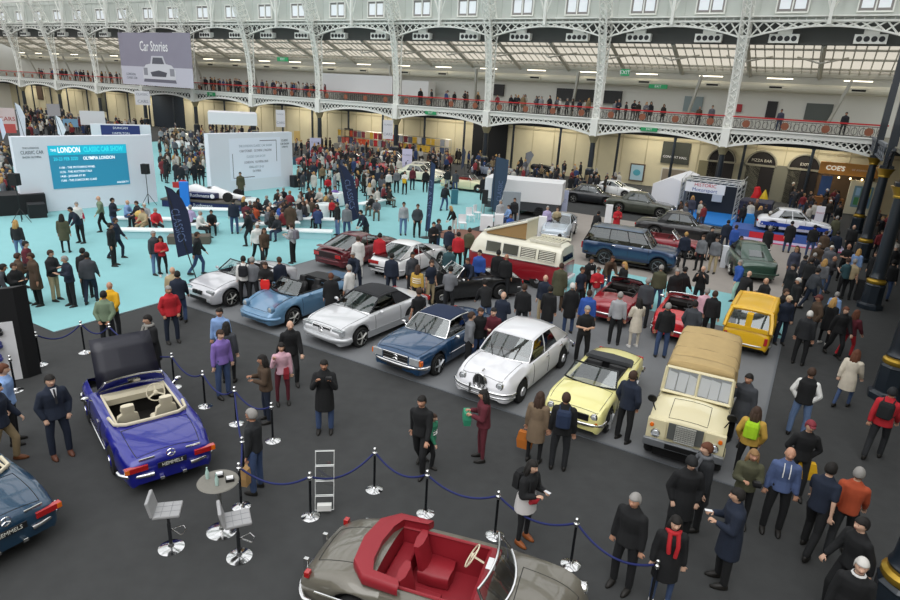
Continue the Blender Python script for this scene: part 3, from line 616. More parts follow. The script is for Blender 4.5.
b = MB(); b.ell((2.02, 0, .93), .09, .025, .035, 8, 5); b.build('bonnet_mascot', CHROME, p, 60); b = MB(); 
for s in (1, -1): b.bar((2.25, s*.25, .34), (2.25, s*.25, .6), .045)
b.build('overrider', CHROME, p)
# ---- pale yellow open sports car
YEL = paint('#e3dc92')
TR6 = spec(L=4.04, W=1.50, wb=2.24, fo=.72, r=.32, zd=[(-2.2, .76), (-2.0, .88), (-1.2, .93), (.4, .92), (.7, .91), (1.4, .86), (1.7, .78), (1.84, .66)], zs=[(-2.2, .74), (-1.2, .85), (0, .84), (1.2, .83), (1.7, .74), (1.84, .6)], wk=[(-2.2, .68), (-1.6, .73), (0, .74), (1.3, .75), (1.7, .72), (1.84, .68)], paint=YEL, hole=(-1.0, .5), seat=mat('#17181a', .6), rim=BLACK,
    wind=(.62, .2, 1.21, .66, .55), frame=mat('#2a2c2c', .3, .6), doors=[.55, -.4], lids=[(.75, 1.75, .84), (-2.05, -1.25, .84)], hl=[(1.8, .53, .62, .09)], rimmat=mat('#9b9d9e', .35, .6), boxes=[(1.84, 0, .6, .02, .42, .08, BLACK, 'grille'), (-2.2, .5, .7, .03, .14, .07, REDL, 'tail_light'), (1.82, .6, .5, .02, .04, .02, ORL, 'indicator')], bumps=[(1, .44, .07, CHROME, 0), (-1, .5, .07, CHROME, 0)], seath=.3, nose=.6, mir=(1,), mirx=.5)
p, sec, _ = car('pale yellow open sports car with black folded hood and single round headlights', 'car', at((604.5, 431.5), -120, 1.12, .66), -120, TR6)
b = MB(); b.rings([[(x, y*q, z) for x, y in ((-1.22, -.6), (-.9, -.64), (-.88, 0), (-.9, .64), (-1.22, .6), (-1.3, 0))] for q, z in ((1, .92), (1.0, .98), (.9, 1.02))]); b.build('folded_hood', mat('#3c3e40', .9), p, 50)
# ---- cream off-roader with canvas top
CRM = mat('#d3c9a3', .45, coat=.3); CAN = mat('#b39a6b', .95, noise=.1, scale=5, bump=.3); h2 = -116.5
LRS = spec(L=4.3, W=1.62, wb=2.77, fo=.5, r=.39, bot=.42, tum=.3, zd=[(-2.4, 1.13), (.6, 1.13), (.75, 1.2), (1.0, 1.22), (1.7, 1.15), (1.885, 1.12)], zs=[(-2.4, 1.1), (.8, 1.1), (1.885, 1.04)], wk=[(-2.4, .78), (-1, .8), (1.5, .8), (1.885, .79)], paint=CRM, doors=[.75, -.1], rimstyle='disc', rimmat=CRM, tw=.2, mir=(), nose=.05,
    lids=[(.95, 1.8, .5)], boxes=[(1.86, .6, .79, .06, .2, .27, CRM, 'wing_front')], hl=[(1.93, .6, .75, .1)], bumps=[])
p, sec, _ = car('cream off-roader with tan canvas top, white papers behind the windscreen', 'car', at((648, 449), h2, 1.385, -.74), h2, LRS)
b = MB(); b.prism([(2.0, -.82, .5), (2.1, -.82, .5), (2.1, -.82, .66), (2.0, -.82, .66)], (0, 1.64, 0)); b.build('bumper', mat('#8f9296', .4, .7), p, bevel=.01)
b = MB(); b.box(1.9, 1.93, -.36, .36, .68, 1.06); g = b.build('radiator_panel', mat('#50524f', .7), p)
b = MB(); 
for k in range(9): b.box(1.95, 1.98, -.2, .2, .68+k*.045, .70+k*.045)
for k in range(-4, 5): b.box(1.955, 1.975, k*.05-.006, k*.05+.006, .68, 1.06)
b.build('grille', mat('#c4c4bc', .4, .5), g)
b = MB(); b.box(2.1, 2.12, -.36, .36, .53, .64); b.build('number_plate', BLACK, p)
for s in (1, -1):
    b = MB(); b.lathe([(.045, -.01), (.045, .03)], 12, (1.93, s*.7, .93), 'x'); b.build('indicator', ORL, p, 50)
    b = MB(); b.bar((1.55, s*.72, 1.1), (1.6, s*.8, 1.32), .02); b.T = Matrix.Translation((1.6, s*.82, 1.38)) @ Matrix.Rotation(R(20), 4, 'Y'); b.lathe([(.01, -.02), (.1, -.015), (.1, .015), (.01, .02)], 14, ax='x'); b.build('wing_mirror', BLACK, p)
b = MB(); b.prism([(.62, -.76, 1.12), (.7, -.76, 1.12), (.52, -.74, 1.8), (.46, -.74, 1.8)], (0, 1.5, 0)); 
ws = MB(); ws.box(0, 0, 0, 0, 0, 0); fr = MB()
for a, c in (((.68, -.74, 1.2), (.48, -.72, 1.76)), ((.68, .74, 1.2), (.48, .72, 1.76)), ((.68, 0, 1.2), (.48, 0, 1.76)), ((.68, -.75, 1.22), (.68, .75, 1.22)), ((.48, -.72, 1.76), (.48, .72, 1.76))): fr.bar(a, c, .06)
fr.build('windscreen_frame', CRM, p); b = MB(); b.quad((.69, -.7, 1.23), (.69, .7, 1.23), (.5, .69, 1.75), (.5, -.69, 1.75)); b.build('windscreen', GLASS, p)
b = MB(); b.box(-2.3, .55, -.7, .7, .5, .56); b.box(.5, .6, -.7, .7, .9, 1.2)
b.build('cab_floor', BLACK, p)
def q3(a, s_, e): return
b = MB(); xs_ = [.47, 0, -.6, -1.2, -1.8, -2.33]; rows = []
for i, x in enumerate(xs_):
    sag = .008 if i % 2 else 0; rows.append([(x, y, z-sag) for y, z in ((-.79, 1.12), (-.78, 1.4), (-.74, 1.78), (-.66, 1.9), (-.35, 1.94), (0, 1.95), (.35, 1.94), (.66, 1.9), (.74, 1.78), (.78, 1.4), (.79, 1.12))])
rows[0] = [(.47, y, z) for _, y, z in rows[0]]
rr = []
for i in range(len(rows)-1):
    for t in range(4): rr.append([tuple(Vector(a).lerp(Vector(c), t/4)) for a, c in zip(rows[i], rows[i+1])])
rr.append(rows[-1]); cut = [k for k in range(11)]
fr_ = [r_[2:9] for r_ in rr[:5]]; ft = rows[0][2:9]; b.ngon([Vector(q) for q in ft]); b.grid(fr_); b.grid(rr[4:]); b.ngon([Vector(q) for q in rows[-1]]); b.build('canvas_top', CAN, p, 50, solid=.02)
b = MB(); b.quad((.64, -.76, 1.14), (.47, -.73, 1.75), (-.35, -.74, 1.76), (-.35, -.78, 1.14)); b.build('side_window', GLASSD, p); b = MB(); b.quad((.64, .76, 1.14), (.47, .73, 1.75), (-.35, .74, 1.76), (-.35, .78, 1.14)); b.build('side_window', GLASSD, p)
b = MB(); 
for x in (-.6, -1.75): b.tube([(x, y*1.01, z+.01) for y, z in ((-.79, 1.2), (-.78, 1.4), (-.74, 1.78), (-.66, 1.9), (0, 1.955), (.66, 1.9), (.74, 1.78), (.78, 1.4), (.79, 1.2))], .012, 4)
b.build('hood_seam', mat('#93805a', .9), p)
for i, y0 in enumerate((-.68, -.45, -.22, .04, .26, .48)):
    b = MB(); dz = (0, .03, -.03, .02, 0, .03)[i]; b.quad((.65, y0, 1.26+dz), (.65, y0+.2, 1.27), (.5, y0+.21+.02*(i % 2), 1.64+dz), (.5, y0+.01, 1.68)); pp = b.build('paper_sheet', mat('#f0f0ee', .8), None, solid=.004); pp.parent = p
# ---- small yellow hatchback seen from behind
YR = mat('#dfae12', .45, coat=.5)
R4 = spec(L=3.66, W=1.49, wb=2.4, fo=.6, r=.31, bot=.25, tum=.6, zd=[(-1.86, .86), (-1.8, .95), (.7, .95), (1.1, .93), (1.65, .86), (1.8, .7)], zs=[(-1.86, .82), (.7, .88), (1.6, .8), (1.8, .66)], wk=[(-1.86, .69), (-1.3, .73), (1, .73), (1.8, .66)], paint=YR, hole=(-1.5, .75), seat=mat('#3b3d42', .8), gh=dict(p=(.95, .5, -1.45, -1.78, .68, .58, 1.47), za=.95, zr=.9, sides=[(0, .3, 'g'), (.3, .62, 'g'), (.62, 1, 'g')], frame=YR, fr=.075, wtrim=YR, bow=.08, arch=.03), doors=[.6, -.1, -.9], rimstyle='disc', rimmat=GREYP,
    boxes=[(-1.87, .6, .62, .02, .05, .12, REDL, 'tail_light'), (-1.8, 0, 1.0, .02, .03, .02, CHROME, 'tailgate_handle')], bumps=[(-1, .42, .045, mat('#c9c9c4', .3, .8), 0), (1, .42, .045, SATIN, 0)], mir=(-1,), mirx=.8, mirm=BLACK, tw=.14)
h3 = 59; p, sec, _ = car('small yellow hatchback seen from behind with two square rear windows', 'car', at((741, 356), h3, -1.86, 0), h3, R4)
b = MB(); b.box(-1.85, -1.58, -.09, .09, .9, 1.42); b.box(-1.87, -1.8, -.6, .6, .88, 1.0); b.T = Matrix(); b.build('tailgate_post', YR, p)
# ---- second row and beyond
CREAML = mat('#d8cca6', .6)
def simple(col, L=4.3, Wd=1.7, H=1.3, wb=2.5, fo=.85, kind='saloon', **k):
    """a car of ordinary proportions with shape varied by kind"""
    ro = L-wb-fo; xr = -wb/2-ro; xf = wb/2+fo; bh = .94 if H < 1.45 else 1.02; z = k.get('belt', bh)
    S = dict(L=L, W=Wd, wb=wb, fo=fo, r=k.get('r', .31), paint=col, zd=[(xr, z-.2), (xr+.25, z-.04), (xr+1.0, z), (.5, z), (xf-.7, z-.1), (xf-.1, z-.2), (xf, z-.3)], zs=[(xr, z-.24), (xr+.5, z-.1), (.5, z-.09), (xf-.5, z-.2), (xf, z-.34)], doors=[.55, -.5], rimstyle=k.get('rim', 'alloy'), seat=k.get('seat', mat('#23201f', .7)))
    if kind == 'open': S['hole'] = (-1.0, .5); S['wind'] = (.6, .25, H, .66, .55)
    if kind == 'saloon': S['hole'] = (-1.15, .6); S['gh'] = dict(p=(.75, .2, -.95, -1.45, .7, .58, H), sides=[(0, .42, 'g'), (.42, .8, 'g'), (.8, 1, 'b')], wtrim=k.get('trim', CHROME), fr=.025)
    if kind == 'fast': S['hole'] = (-1.5, .6); S['gh'] = dict(p=(.75, .05, -.75, -1.85, .7, .54, H), sides=[(0, .45, 'g'), (.45, .75, 'g'), (.75, 1, 'b')], wtrim=BLACK, fr=.02, zr=z-.02)
    S['hl'] = [(xf-.05, Wd*.34, z-.33, .085)] if k.get('round', 1) else []; S['boxes'] = [(xr+.02, Wd*.33, z-.32, .04, .16, .06, REDL, 'tail_light')]; S['bumps'] = [(1, .43, .06, k.get('bm', CHROME), 0), (-1, .45, .06, k.get('bm', CHROME), 0)]
    S['grille'] = [(xf+.01, .5, .66, .3, CHROME, 3)] if k.get('gr', 1) else []; S['lids'] = [(.8, xf-.15, .72)]
    S.update(k.get('x', {})); return S
# white wedge coupe, tail to the viewer
S = simple(paint('#e2e2e2'), 4.21, 1.69, 1.27, 2.4, .95, 'fast', round=0, gr=0, bm=mat('#c9c9c9', .5)); 
S['boxes'] = [(-2.06, .5, .66, .03, .26, .07, REDL, 'tail_light'), (-2.08, 0, .45, .03, .75, .06, SB, 'bumper_strip')]
car('white wedge shaped coupe with large glass hatch, tail towards the crowd', 'car', at((409, 278), 60.5, -1.2, -.75), 60.5, S)
MAR = paint('#5e1620', .3)
S = simple(MAR, 4.5, 1.78, 1.28, 2.5, .95, 'fast', round=0, gr=0, bm=MAR); S['boxes'] = [(-2.3, 0, .68, .03, .75, .12, mat('#2a0b0e', .3), 'tail_panel'), (-2.31, .6, .68, .03, .15, .08, REDL, 'tail_light')]
S['hole'] = (-1.5, .6)
pm, sec, _ = car('dark maroon coupe with black rear panel beside the white coupe', 'car', at((357, 268.5), 60.5, -1.25, -.78), 60.5, S)
b = MB(); b.rings([[(x, y, z) for x, z in ((-2.2, .98), (-2.0, 1.0), (-2.0, .96), (-2.22, .95))] for y in (-.7, 0, .7)]); b.build('rear_spoiler', MAR, pm)
# black convertible among visitors
BLKP = paint('#0d0e10')
S = simple(BLKP, 4.4, 1.75, 1.3, 2.5, .85, 'open', seat=mat('#2b2523', .6)); S['rimstyle'] = 'cap'; S['rimmat'] = SATIN
pb, sec, _ = car('black open convertible hidden by visitors, its bonnet raised', 'car', at((441, 305), -155, 1.25, .8), -155, S)
b = MB(); b.T = Matrix.Translation((.8, 0, .95)) @ Matrix.Rotation(R(-48), 4, 'Y'); b.box(0, 1.15, -.66, .66, -.02, .02); b.build('raised_bonnet', BLKP, pb, bevel=.01)
# red open cars, seen from behind
S = simple(paint('#8e1524', .2), 3.9, 1.52, 1.2, 2.3, .7, 'open', seat=mat('#1c1715', .7)); S['frame'] = BLACK; S['r'] = .3
pr, sec, _ = car('dark red open sports car with chrome bumper seen from behind', 'car', at((592, 322), 62, -1.95, .55), 62, S)
S = simple(paint('#c5121f'), 3.7, 1.5, 1.18, 2.2, .75, 'open', seat=mat('#1c1715', .7)); car('bright red open sports car with black cabin beside the off-roader', 'car', at((652, 339), 62, -1.75, .6), 62, S)
# blue estate off-roader
RRB = paint('#1e3a5c', .3)
S = spec(L=4.47, W=1.78, wb=2.54, fo=.75, r=.37, bot=.42, tum=.5, zd=[(-2.45, 1.12), (.7, 1.14), (1.9, 1.08), (2.02, 1.0)], zs=[(-2.45, 1.08), (.8, 1.1), (1.9, 1.02), (2.02, .9)], wk=[(-2.45, .85), (-2.2, .88), (1.8, .88), (2.02, .85)], paint=RRB, hole=(-2.2, .7), seat=mat('#8a8270', .7), gh=dict(p=(.85, .35, -2.1, -2.4, .8, .64, 1.78), za=1.13, zr=1.1, sides=[(0, .3, 'g'), (.3, .62, 'g'), (.62, 1, 'g')], fr=.022, frame=BLACK, wtrim=RRB, bow=.07, arch=.02, roof=mat('#4b6078', .35, .2, 1)),
    doors=[.75, -.2, -1.0], hl=[(2.0, .62, .82, .09)], grille=[(2.03, .68, .98, .4, BLACK, 5)], bumps=[(1, .55, .09, BLACK, 0), (-1, .55, .09, BLACK, 0)], rimmat=mat('#9fa3a8', .35, .6), handles=[-.1, -.9], boxes=[(-2.46, .75, .85, .03, .07, .16, REDL, 'tail_light')], tw=.22)
car('dark blue boxy estate off-roader parked side on, alloy wheels', 'car', at((603.5, 265), -27, -1.27, -.8), -27, S)
S = simple(paint('#8d1f2c'), 4.2, 1.7, 1.3, 2.45, .85, 'open', seat=mat('#6a1a20', .6)); car('dark red open car just beyond the blue off-roader', 'car', at((664, 253), -22, .0, 0), -22, S)
S = simple(paint('#121316'), 5.0, 1.9, 1.55, 3.0, .8, 'saloon', r=.35); car('long black saloon behind the dark red open car', 'car', at((681, 239), -24, 0, 0), -24, S)
S = simple(paint('#3f4338', .3), 4.8, 1.8, 1.5, 2.9, .8, 'saloon', r=.34); car('olive grey classic saloon beside the white marquee of the blue stand', 'car', at((641, 214), -28, 0, 0), -28, S)
S = simple(paint('#14171c'), 4.5, 1.75, 1.35, 2.6, .8, 'saloon'); car('black classic saloon beyond the lilac display board', 'car', at((590, 204), -20, 0, -.5), -20, S)
S = simple(paint('#e5e5e3'), 4.2, 1.7, 1.25, 2.4, .9, 'fast'); car('white coupe with black windows in front of the cream wall', 'car', at((614, 196), -35, 0, 0), -35, S)
S = simple(paint('#b9c3cc', .2), 4.0, 1.65, 1.25, 2.1, .9, 'fast', gr=0); S['fend'] = [(-2, 0), (.4, 0), (1.2, .12), (1.7, .1), (1.95, 0)]
car('pale silver blue coupe facing the viewer on the beige carpet', 'car', at((568, 241), -108, 1.0, .7), -108, S)
S = simple(mat('#2e4a3d', .3, .3, 1, noise=.35, scale=14), 4.5, 1.95, 1.5, 2.5, .9, 'fast', gr=0, bm=mat('#2e4a3d', .4)); S['boxes'] = []; S['wk'] = [(-2.35, .72), (-1.9, .93), (0, .97), (1.6, .9), (2.15, .7)]; S['gh']['roof'] = S['paint']; S['gh']['rear'] = 'body'; S['gh']['sides'] = [(0, .4, 'g'), (.4, 1, 'b')]  # colour noise paints sparkling reflections into the green
car('dark green coupe with painted-in sparkling reflections and sloping back on the beige carpet', 'car', at((754, 282), 78, -2.1, 0), 78, S)
# cream and dark cars along the turquoise carpet
S = simple(paint('#ddd6ae'), 4.3, 1.74, 1.28, 2.4, .9, 'open', seat=mat('#8b2f28', .6)); S['rimstyle'] = 'cap'; S['rimmat'] = paint('#ddd6ae'); car('cream open roadster with cream hubcaps parked side on behind the turquoise carpet', 'car', at((478, 193), -22, 1.2, -.75), -22, S)
S = simple(paint('#dcd8c0'), 4.2, 1.7, 1.35, 2.4, .85, 'saloon'); car('cream car further left of the cream open roadster', 'car', at((428, 183), -22, 1.2, -.75), -22, S)
far = [((492, 176), '#8f98a8', 'open', 'pale blue open car behind the cream roadster'), ((540, 172), '#101214', 'open', 'black open car near the curved grey flag'), ((572, 172), '#14161a', 'fast', 'black car with raised lid near the long cream wall'), ((620, 176), '#8f1a1c', 'fast', 'red sports car beside the gallery column and cream wall'), ((565, 164), '#b01a1a', 'open', 'red open car by the cream wall, left of the gallery column'),
    ((375, 172), '#a81820', 'open', 'red car left of the lilac display board in the far crowd'), ((345, 164), '#b01c22', 'fast', 'red sports car behind the dark flag in the far crowd'), ((318, 168), '#a31a20', 'open', 'red car right of the white screen wall, far crowd'), ((392, 165), '#d9d6ce', 'saloon', 'white car beside the far gallery column'), ((424, 178), '#cfcabb', 'saloon', 'pale car between the display boards at the back'),
    ((180, 140), '#b9b7a4', 'saloon', 'pale grey car in the gap between the two screen walls'), ((88, 126), '#9fa4a6', 'saloon', 'silver car behind the big screen wall, right of the white flag'), ((52, 126), '#c9c5ae', 'saloon', 'pale cream car behind the big screen wall, at left'), ((190, 150), '#dedede', 'open', 'white open car in the gap between the screen walls'), ((508, 161), '#23372c', 'open', 'dark green open car at the back near the black curtain')]
for px, c_, kd, lb in far:
    S = simple(paint(c_), 4.2, 1.7, 1.28 if kd != 'saloon' else 1.4, 2.45, .85, kd); hd = random.choice((-25, -40, 150, -60)); car(lb, 'car', at(px, hd, 0, 0), hd, S)
# ---- camper van
VR = paint('#8c1420'); VW_ = paint('#e3dfcc')
def camper(px, hd):
    p = empty('camper_van', (*at(px, hd, -1.9, .8), .014), R(hd)); tag(p, 'red and white classic camper van with its pop up roof tilted open', 'van')
    def ring(x, a, zs): 
        return [(x, y*a, z) for y, z in zs]
    low = [(-.86, .28), (-.9, .6), (-.9, 1.02), (-.87, 1.08)]
    def R1(x, a, zz=1): return [(x, y*a, z*zz) for y, z in ((-.86, .28), (-.9, .5), (-.9, .95), (-.88, 1.1), (.88, 1.1), (.9, .95), (.9, .5), (.86, .28))]
    b = MB(); b.rings([R1(-2.14, .9), R1(-2.1, .96), R1(-1.95, 1), R1(-1.3, 1), R1(1.4, 1), R1(1.9, .98), R1(2.1, .92), R1(2.16, .84)]); b.build('lower_body', VR, p, 40)
    def R2(x, a, zt=1.0): return [(x, y*a, 1.1+(z-1.1)*zt) for y, z in ((-.88, 1.1), (-.86, 1.3), (-.78, 1.68), (-.68, 1.84), (-.4, 1.93), (.4, 1.93), (.68, 1.84), (.78, 1.68), (.86, 1.3), (.88, 1.1))]
    b = MB(); b.rings([R2(-2.1, .93, .2), R2(-2.05, .95, .85), R2(-1.9, .97, .97), R2(-1, 1), R2(1.3, 1), R2(1.75, .97, .97), R2(1.98, .93, .6), R2(2.12, .88, .1)]); b.build('upper_body', VW_, p, 50)
    b = MB(); b.T = Matrix.Diagonal((1, 1, 1, 1)); 
    for s in (1, -1): b.tube([(x, s*.905, 1.09) for x in (-2.0, 1.95)], .02, 5)
    b.build('waist_trim', CHROME, p)
    for s in (1, -1):
        for (a, c) in ((-1.85, -1.1), (-1.0, -.3), (-.2, .5), (.62, 1.3)):
            b = MB(); T = lambda x, z: (x, s*(.875-(z-1.2)*.2+.012), z); b.quad(T(a, 1.22), T(c, 1.22), T(c, 1.66), T(a, 1.66)); w_ = b.build('side_window', GLASSD, p); b = MB(); b.tube([T(a, 1.22), T(c, 1.22), T(c, 1.66), T(a, 1.66)], .018, 5, closed=True); b.build('window_frame', VW_ if a < -.5 else SATIN, w_)
            if a == -1.85 or a == -1.0:
                b = MB(); 
                for k in range(6): b.bar(T(a+.04, 1.26+k*.07), T(c-.04, 1.26+k*.07), .025)
                b.build('louvre', VW_, w_)
    b = MB(); b.quad((2.0, -.72, 1.22), (2.0, .72, 1.22), (1.83, .66, 1.72), (1.83, -.66, 1.72)); b.build('windscreen', GLASSD, p, solid=.02); b = MB(); b.quad((-2.12, -.6, 1.25), (-2.12, .6, 1.25), (-2.03, .56, 1.65), (-2.03, -.56, 1.65)); b.build('rear_window', GLASSD, p, solid=.02)
    # roof rack ribs over the back, raised lid hinged at the front
    b = MB(); 
    for k in range(8): b.box(-1.85+k*.16, -1.81+k*.16, -.6, .6, 1.93, 1.975)
    b.box(-1.95, -.6, -.66, -.6, 1.9, 2.0); b.box(-1.95, -.6, .6, .66, 1.9, 2.0); b.build('roof_ribs', VW_, p)
    A = R(19); b = MB(); b.T = Matrix.Translation((1.55, 0, 1.97)) @ Matrix.Rotation(A, 4, 'Y'); b.box(-2.1, 0, -.66, .66, 0, .1); lid = b.build('pop_up_roof', VW_, p, bevel=.03)
    b = MB(); xh = 1.55-2.05*cos(A); zh = 1.97+2.05*sin(A)
    for s in (1, -1): b.quad((1.45, s*.6, 1.93), (xh, s*.6, 1.93), (xh, s*.6, zh), (1.45, s*.6, 2.0))
    b.build('roof_canvas', mat('#9b7c50', .9), p, solid=.01); b = MB(); b.quad((xh, -.6, 1.93), (xh, .6, 1.93), (xh, .6, zh), (xh, -.6, zh)); b.build('rear_canvas', mat('#d6cfb8', .9), p, solid=.01)
    for a in (1.3, -1.15):
        for s in (1, -1): b = MB(); b.lathe([(.2, -.08), (.32, -.08), (.34, 0), (.32, .08), (.2, .08)], 22, ax='y'); w_ = b.build('wheel', TYRE, p, 40, loc=(a, s*.8, .34)); b = MB(); b.lathe([(.23, s*.06), (.14, s*.07), (.02, s*.11)], 18, ax='y'); b.build('hubcap', CHROME, w_, 50)
    b = MB(); b.box(2.12, 2.24, -.85, .85, .36, .48); b.build('bumper', WHITE, p, bevel=.02); b = MB(); b.box(-2.24, -2.12, -.85, .85, .36, .48); b.build('bumper', WHITE, p, bevel=.02)
    for s in (1, -1): b = MB(); b.lathe([(.1, -.02), (.11, .02), (.08, .05)], 16, (2.12, s*.55, .82), 'x'); b.build('headlight', LAMP, p, 50)
camper((553, 292), 151)
# ---- pagoda roadsters and the grey roadster in front
PB = paint('#0c1384', .2); IV = mat('#cfc6ae', .7)
def pagoda(pm_, lining, seat, lab, pos, hd, openb=True):
    S = spec(L=4.29, W=1.76, wb=2.40, fo=.8, r=.315, zd=[(-2.29, .72), (-2.15, .82), (-1.5, .89), (-1.05, .91), (.55, .92), (1.2, .88), (1.7, .82), (2.0, .72)], zs=[(-2.29, .66), (-1.5, .8), (.6, .84), (1.5, .8), (2.0, .66)], wk=[(-2.29, .76), (-1.8, .84), (-1, .87), (.8, .88), (1.6, .86), (2.0, .78)], paint=pm_, hole=(-1.0, .55), seat=seat, lining=mat('#191512', .8), dash=IV, rim=IV, rhd=1, swheel=IV, headrest=1,
        fend=[(-2.3, .02), (-1, .02), (1, .02), (1.7, .07), (2, .02)], wind=(.68, .3, 1.3, .7, .56), doors=[.6, -.45], lids=[(-2.15, -1.2, .72)], bumps=[(-1, .45, .07, CHROME, .32), (1, .45, .07, CHROME, 0)], rimstyle='cap', rimmat=pm_, strip=.36, hl=[(1.95, .62, .6, .12)], tw=.17,
        boxes=[(-2.27, .62, .62, .05, .2, .055, REDL, 'tail_light'), (-2.28, .78, .62, .045, .04, .05, ORL, 'indicator'), (-2.3, .2, .32, .06, .04, .03, CHROME, 'exhaust_tip'), (-2.25, .42, .77, .012, .14, .018, CHROME, 'model_badge')], plates=[(-1, .6, 'HEMMELS', '#17171a', '#d8d8cf')], mirx=.5, handles=[-.3])
    if openb: S['bonnet_open'] = (.8, 1.85)
    p, sec, _ = car(lab, 'car', pos, hd, S)
    b = MB(); b.tube([(-2.29, .075*cos(t*PI/8), .78+.075*sin(t*PI/8)) for t in range(16)], .01, 5, closed=True)
    for a in (90, 210, 330): b.bar((-2.29, 0, .78), (-2.29, .075*cos(R(a)), .78+.075*sin(R(a))), .016)
    b.build('star_emblem', CHROME, p)
    b = MB(); b.tube([(-.6, -.72, .93), (-.95, -.68, .93), (-1.08, -.5, .94), (-1.12, 0, .95), (-1.08, .5, .94), (-.95, .68, .93), (-.6, .72, .93)], .035, 6); b.build('cockpit_surround', IV, p, 60)
    if openb:
        b = MB(); b.box(.8, 1.85, -.62, .62, .4, .44); eng = b.build('engine_bay', mat('#202020', .6), p); b = MB(); b.box(.95, 1.6, -.15, .15, .44, .8); b.build('engine_block', mat('#4a4c4e', .4, .6), eng, bevel=.02)
        b = MB(); 
        for k in range(6): b.tube([(1.0+k*.11, .1, .8), (1.0+k*.11, .3, .84), (1.0+k*.11, .45, .7)], .025, 6)
        b.build('intake_pipes', CHROME, eng, 60); b = MB(); b.lathe([(.16, .0), (.17, .08), (.12, .12), (.03, .13)], 16, (1.0, -.38, .62)); b.build('air_filter', BLACK, eng, 50); b = MB(); b.box(1.45, 1.7, -.6, -.35, .5, .76); b.build('battery', mat('#9a9a92', .6), eng)
        b = MB(); b.T = Matrix.Translation((.78, 0, .95)) @ Matrix.Rotation(R(-66), 4, 'Y'); rows = [[(x, y*(1-.05*x), .03*(1-(y/.66)**2)) for y in (-.66, -.4, 0, .4, .66)] for x in (0, .4, .8, 1.12)]
        b.T = Matrix.Translation((1.85, 0, .84)) @ Matrix.Rotation(R(0), 4, 'Y'); b.T = Matrix.Translation((.78, 0, .95)) @ Matrix.Rotation(R(-62), 4, 'Y'); b.grid(rows); b.build('raised_bonnet', mat('#05061c', .5, coat=.3), p, 60, solid=.03)
        b = MB(); b.bar((1.5, -.6, .8), (1.2, -.62, 1.55), .02); b.build('bonnet_stay', STEEL, p)
    return p
gA = G(119.3, 472.7); hdp = 130
pagoda(PB, IV, IV, 'royal blue open roadster with cream seats, bonnet raised', at((118.5, 473), hdp, -1.2, .76), hdp)
hd2 = 150
pagoda(paint('#1b3d57', .25), IV, IV, 'steel blue classic cut off by the left edge, only its tail in view', at((57, 512), hd2, -2.28, -.74, .5), hd2, False)
GR = paint('#69655a', .2); RD = mat('#8c1d28', .5)
S = spec(L=4.22, W=1.74, wb=2.40, fo=.82, r=.32, zd=[(-2.25, .45), (-2.1, .66), (-1.7, .84), (-1.2, .93), (.6, .93), (.9, .91), (1.5, .83), (1.85, .68), (2.02, .48)], zs=[(-2.25, .4), (-1.8, .66), (-1, .8), (.6, .82), (1.4, .74), (1.85, .6), (2.02, .42)], wk=[(-2.25, .66), (-1.8, .78), (-1, .84), (.8, .86), (1.6, .84), (2.02, .7)], fend=[(-2.25, .04), (-1.5, .06), (-1.0, 0), (.8, .02), (1.4, .08), (1.85, .12), (2.02, .04)],
    paint=GR, hole=(-1.0, .62), seat=RD, lining=RD, dash=RD, rim=RD, rhd=0, swheel=mat('#d8cfb4', .5), seath=.34, wind=(.75, .55, 1.24, .7, .6), bow=.2, doors=[.65, -.5], lids=[(-2.0, -1.25, .5), (1.0, 1.85, .5)], bumps=[(-1, .4, .07, CHROME, 0), (1, .4, .07, CHROME, 0)], rimstyle='cap', rimmat=GR, hl=[(1.93, .64, .62, .1)], boxes=[(-2.04, .63, .66, .04, .05, .05, REDL, 'tail_light'), (-2.26, .3, .48, .04, .03, .12, CHROME, 'overrider')], mir=(), handles=[-.35], tw=.17)
hd3 = -17
p, sec, _ = car('grey green open roadster with dark red leather cabin, nearest the camera', 'car', at((345, 521), hd3, -2.1, .68, .62), hd3, S)
b = MB(); b.rings([[(x, y*q, z) for x, y in ((-.55, -.76), (-1.1, -.74), (-1.35, -.5), (-1.42, 0), (-1.35, .5), (-1.1, .74), (-.55, .76), (-.6, .66), (-1.0, .62), (-1.08, .4), (-1.12, 0), (-1.08, -.4), (-1.0, -.62), (-.6, -.66))] for q, z in ((1, .88), (1.02, .97), (.98, 1.03), (.94, 1.04))]); b.build('folded_hood', RD, p, 50)
b = MB(); b.box(-.99, -.72, -.6, .6, .3, .62); b.build('rear_shelf', RD, p, bevel=.03)
for s in (1, -1): b = MB(); b.tube([(-.6, s*.86, .62), (-1.2, s*.93, .66), (-1.8, s*.86, .6)], .02, 6); b.build('wing_trim', CHROME, p, 50)
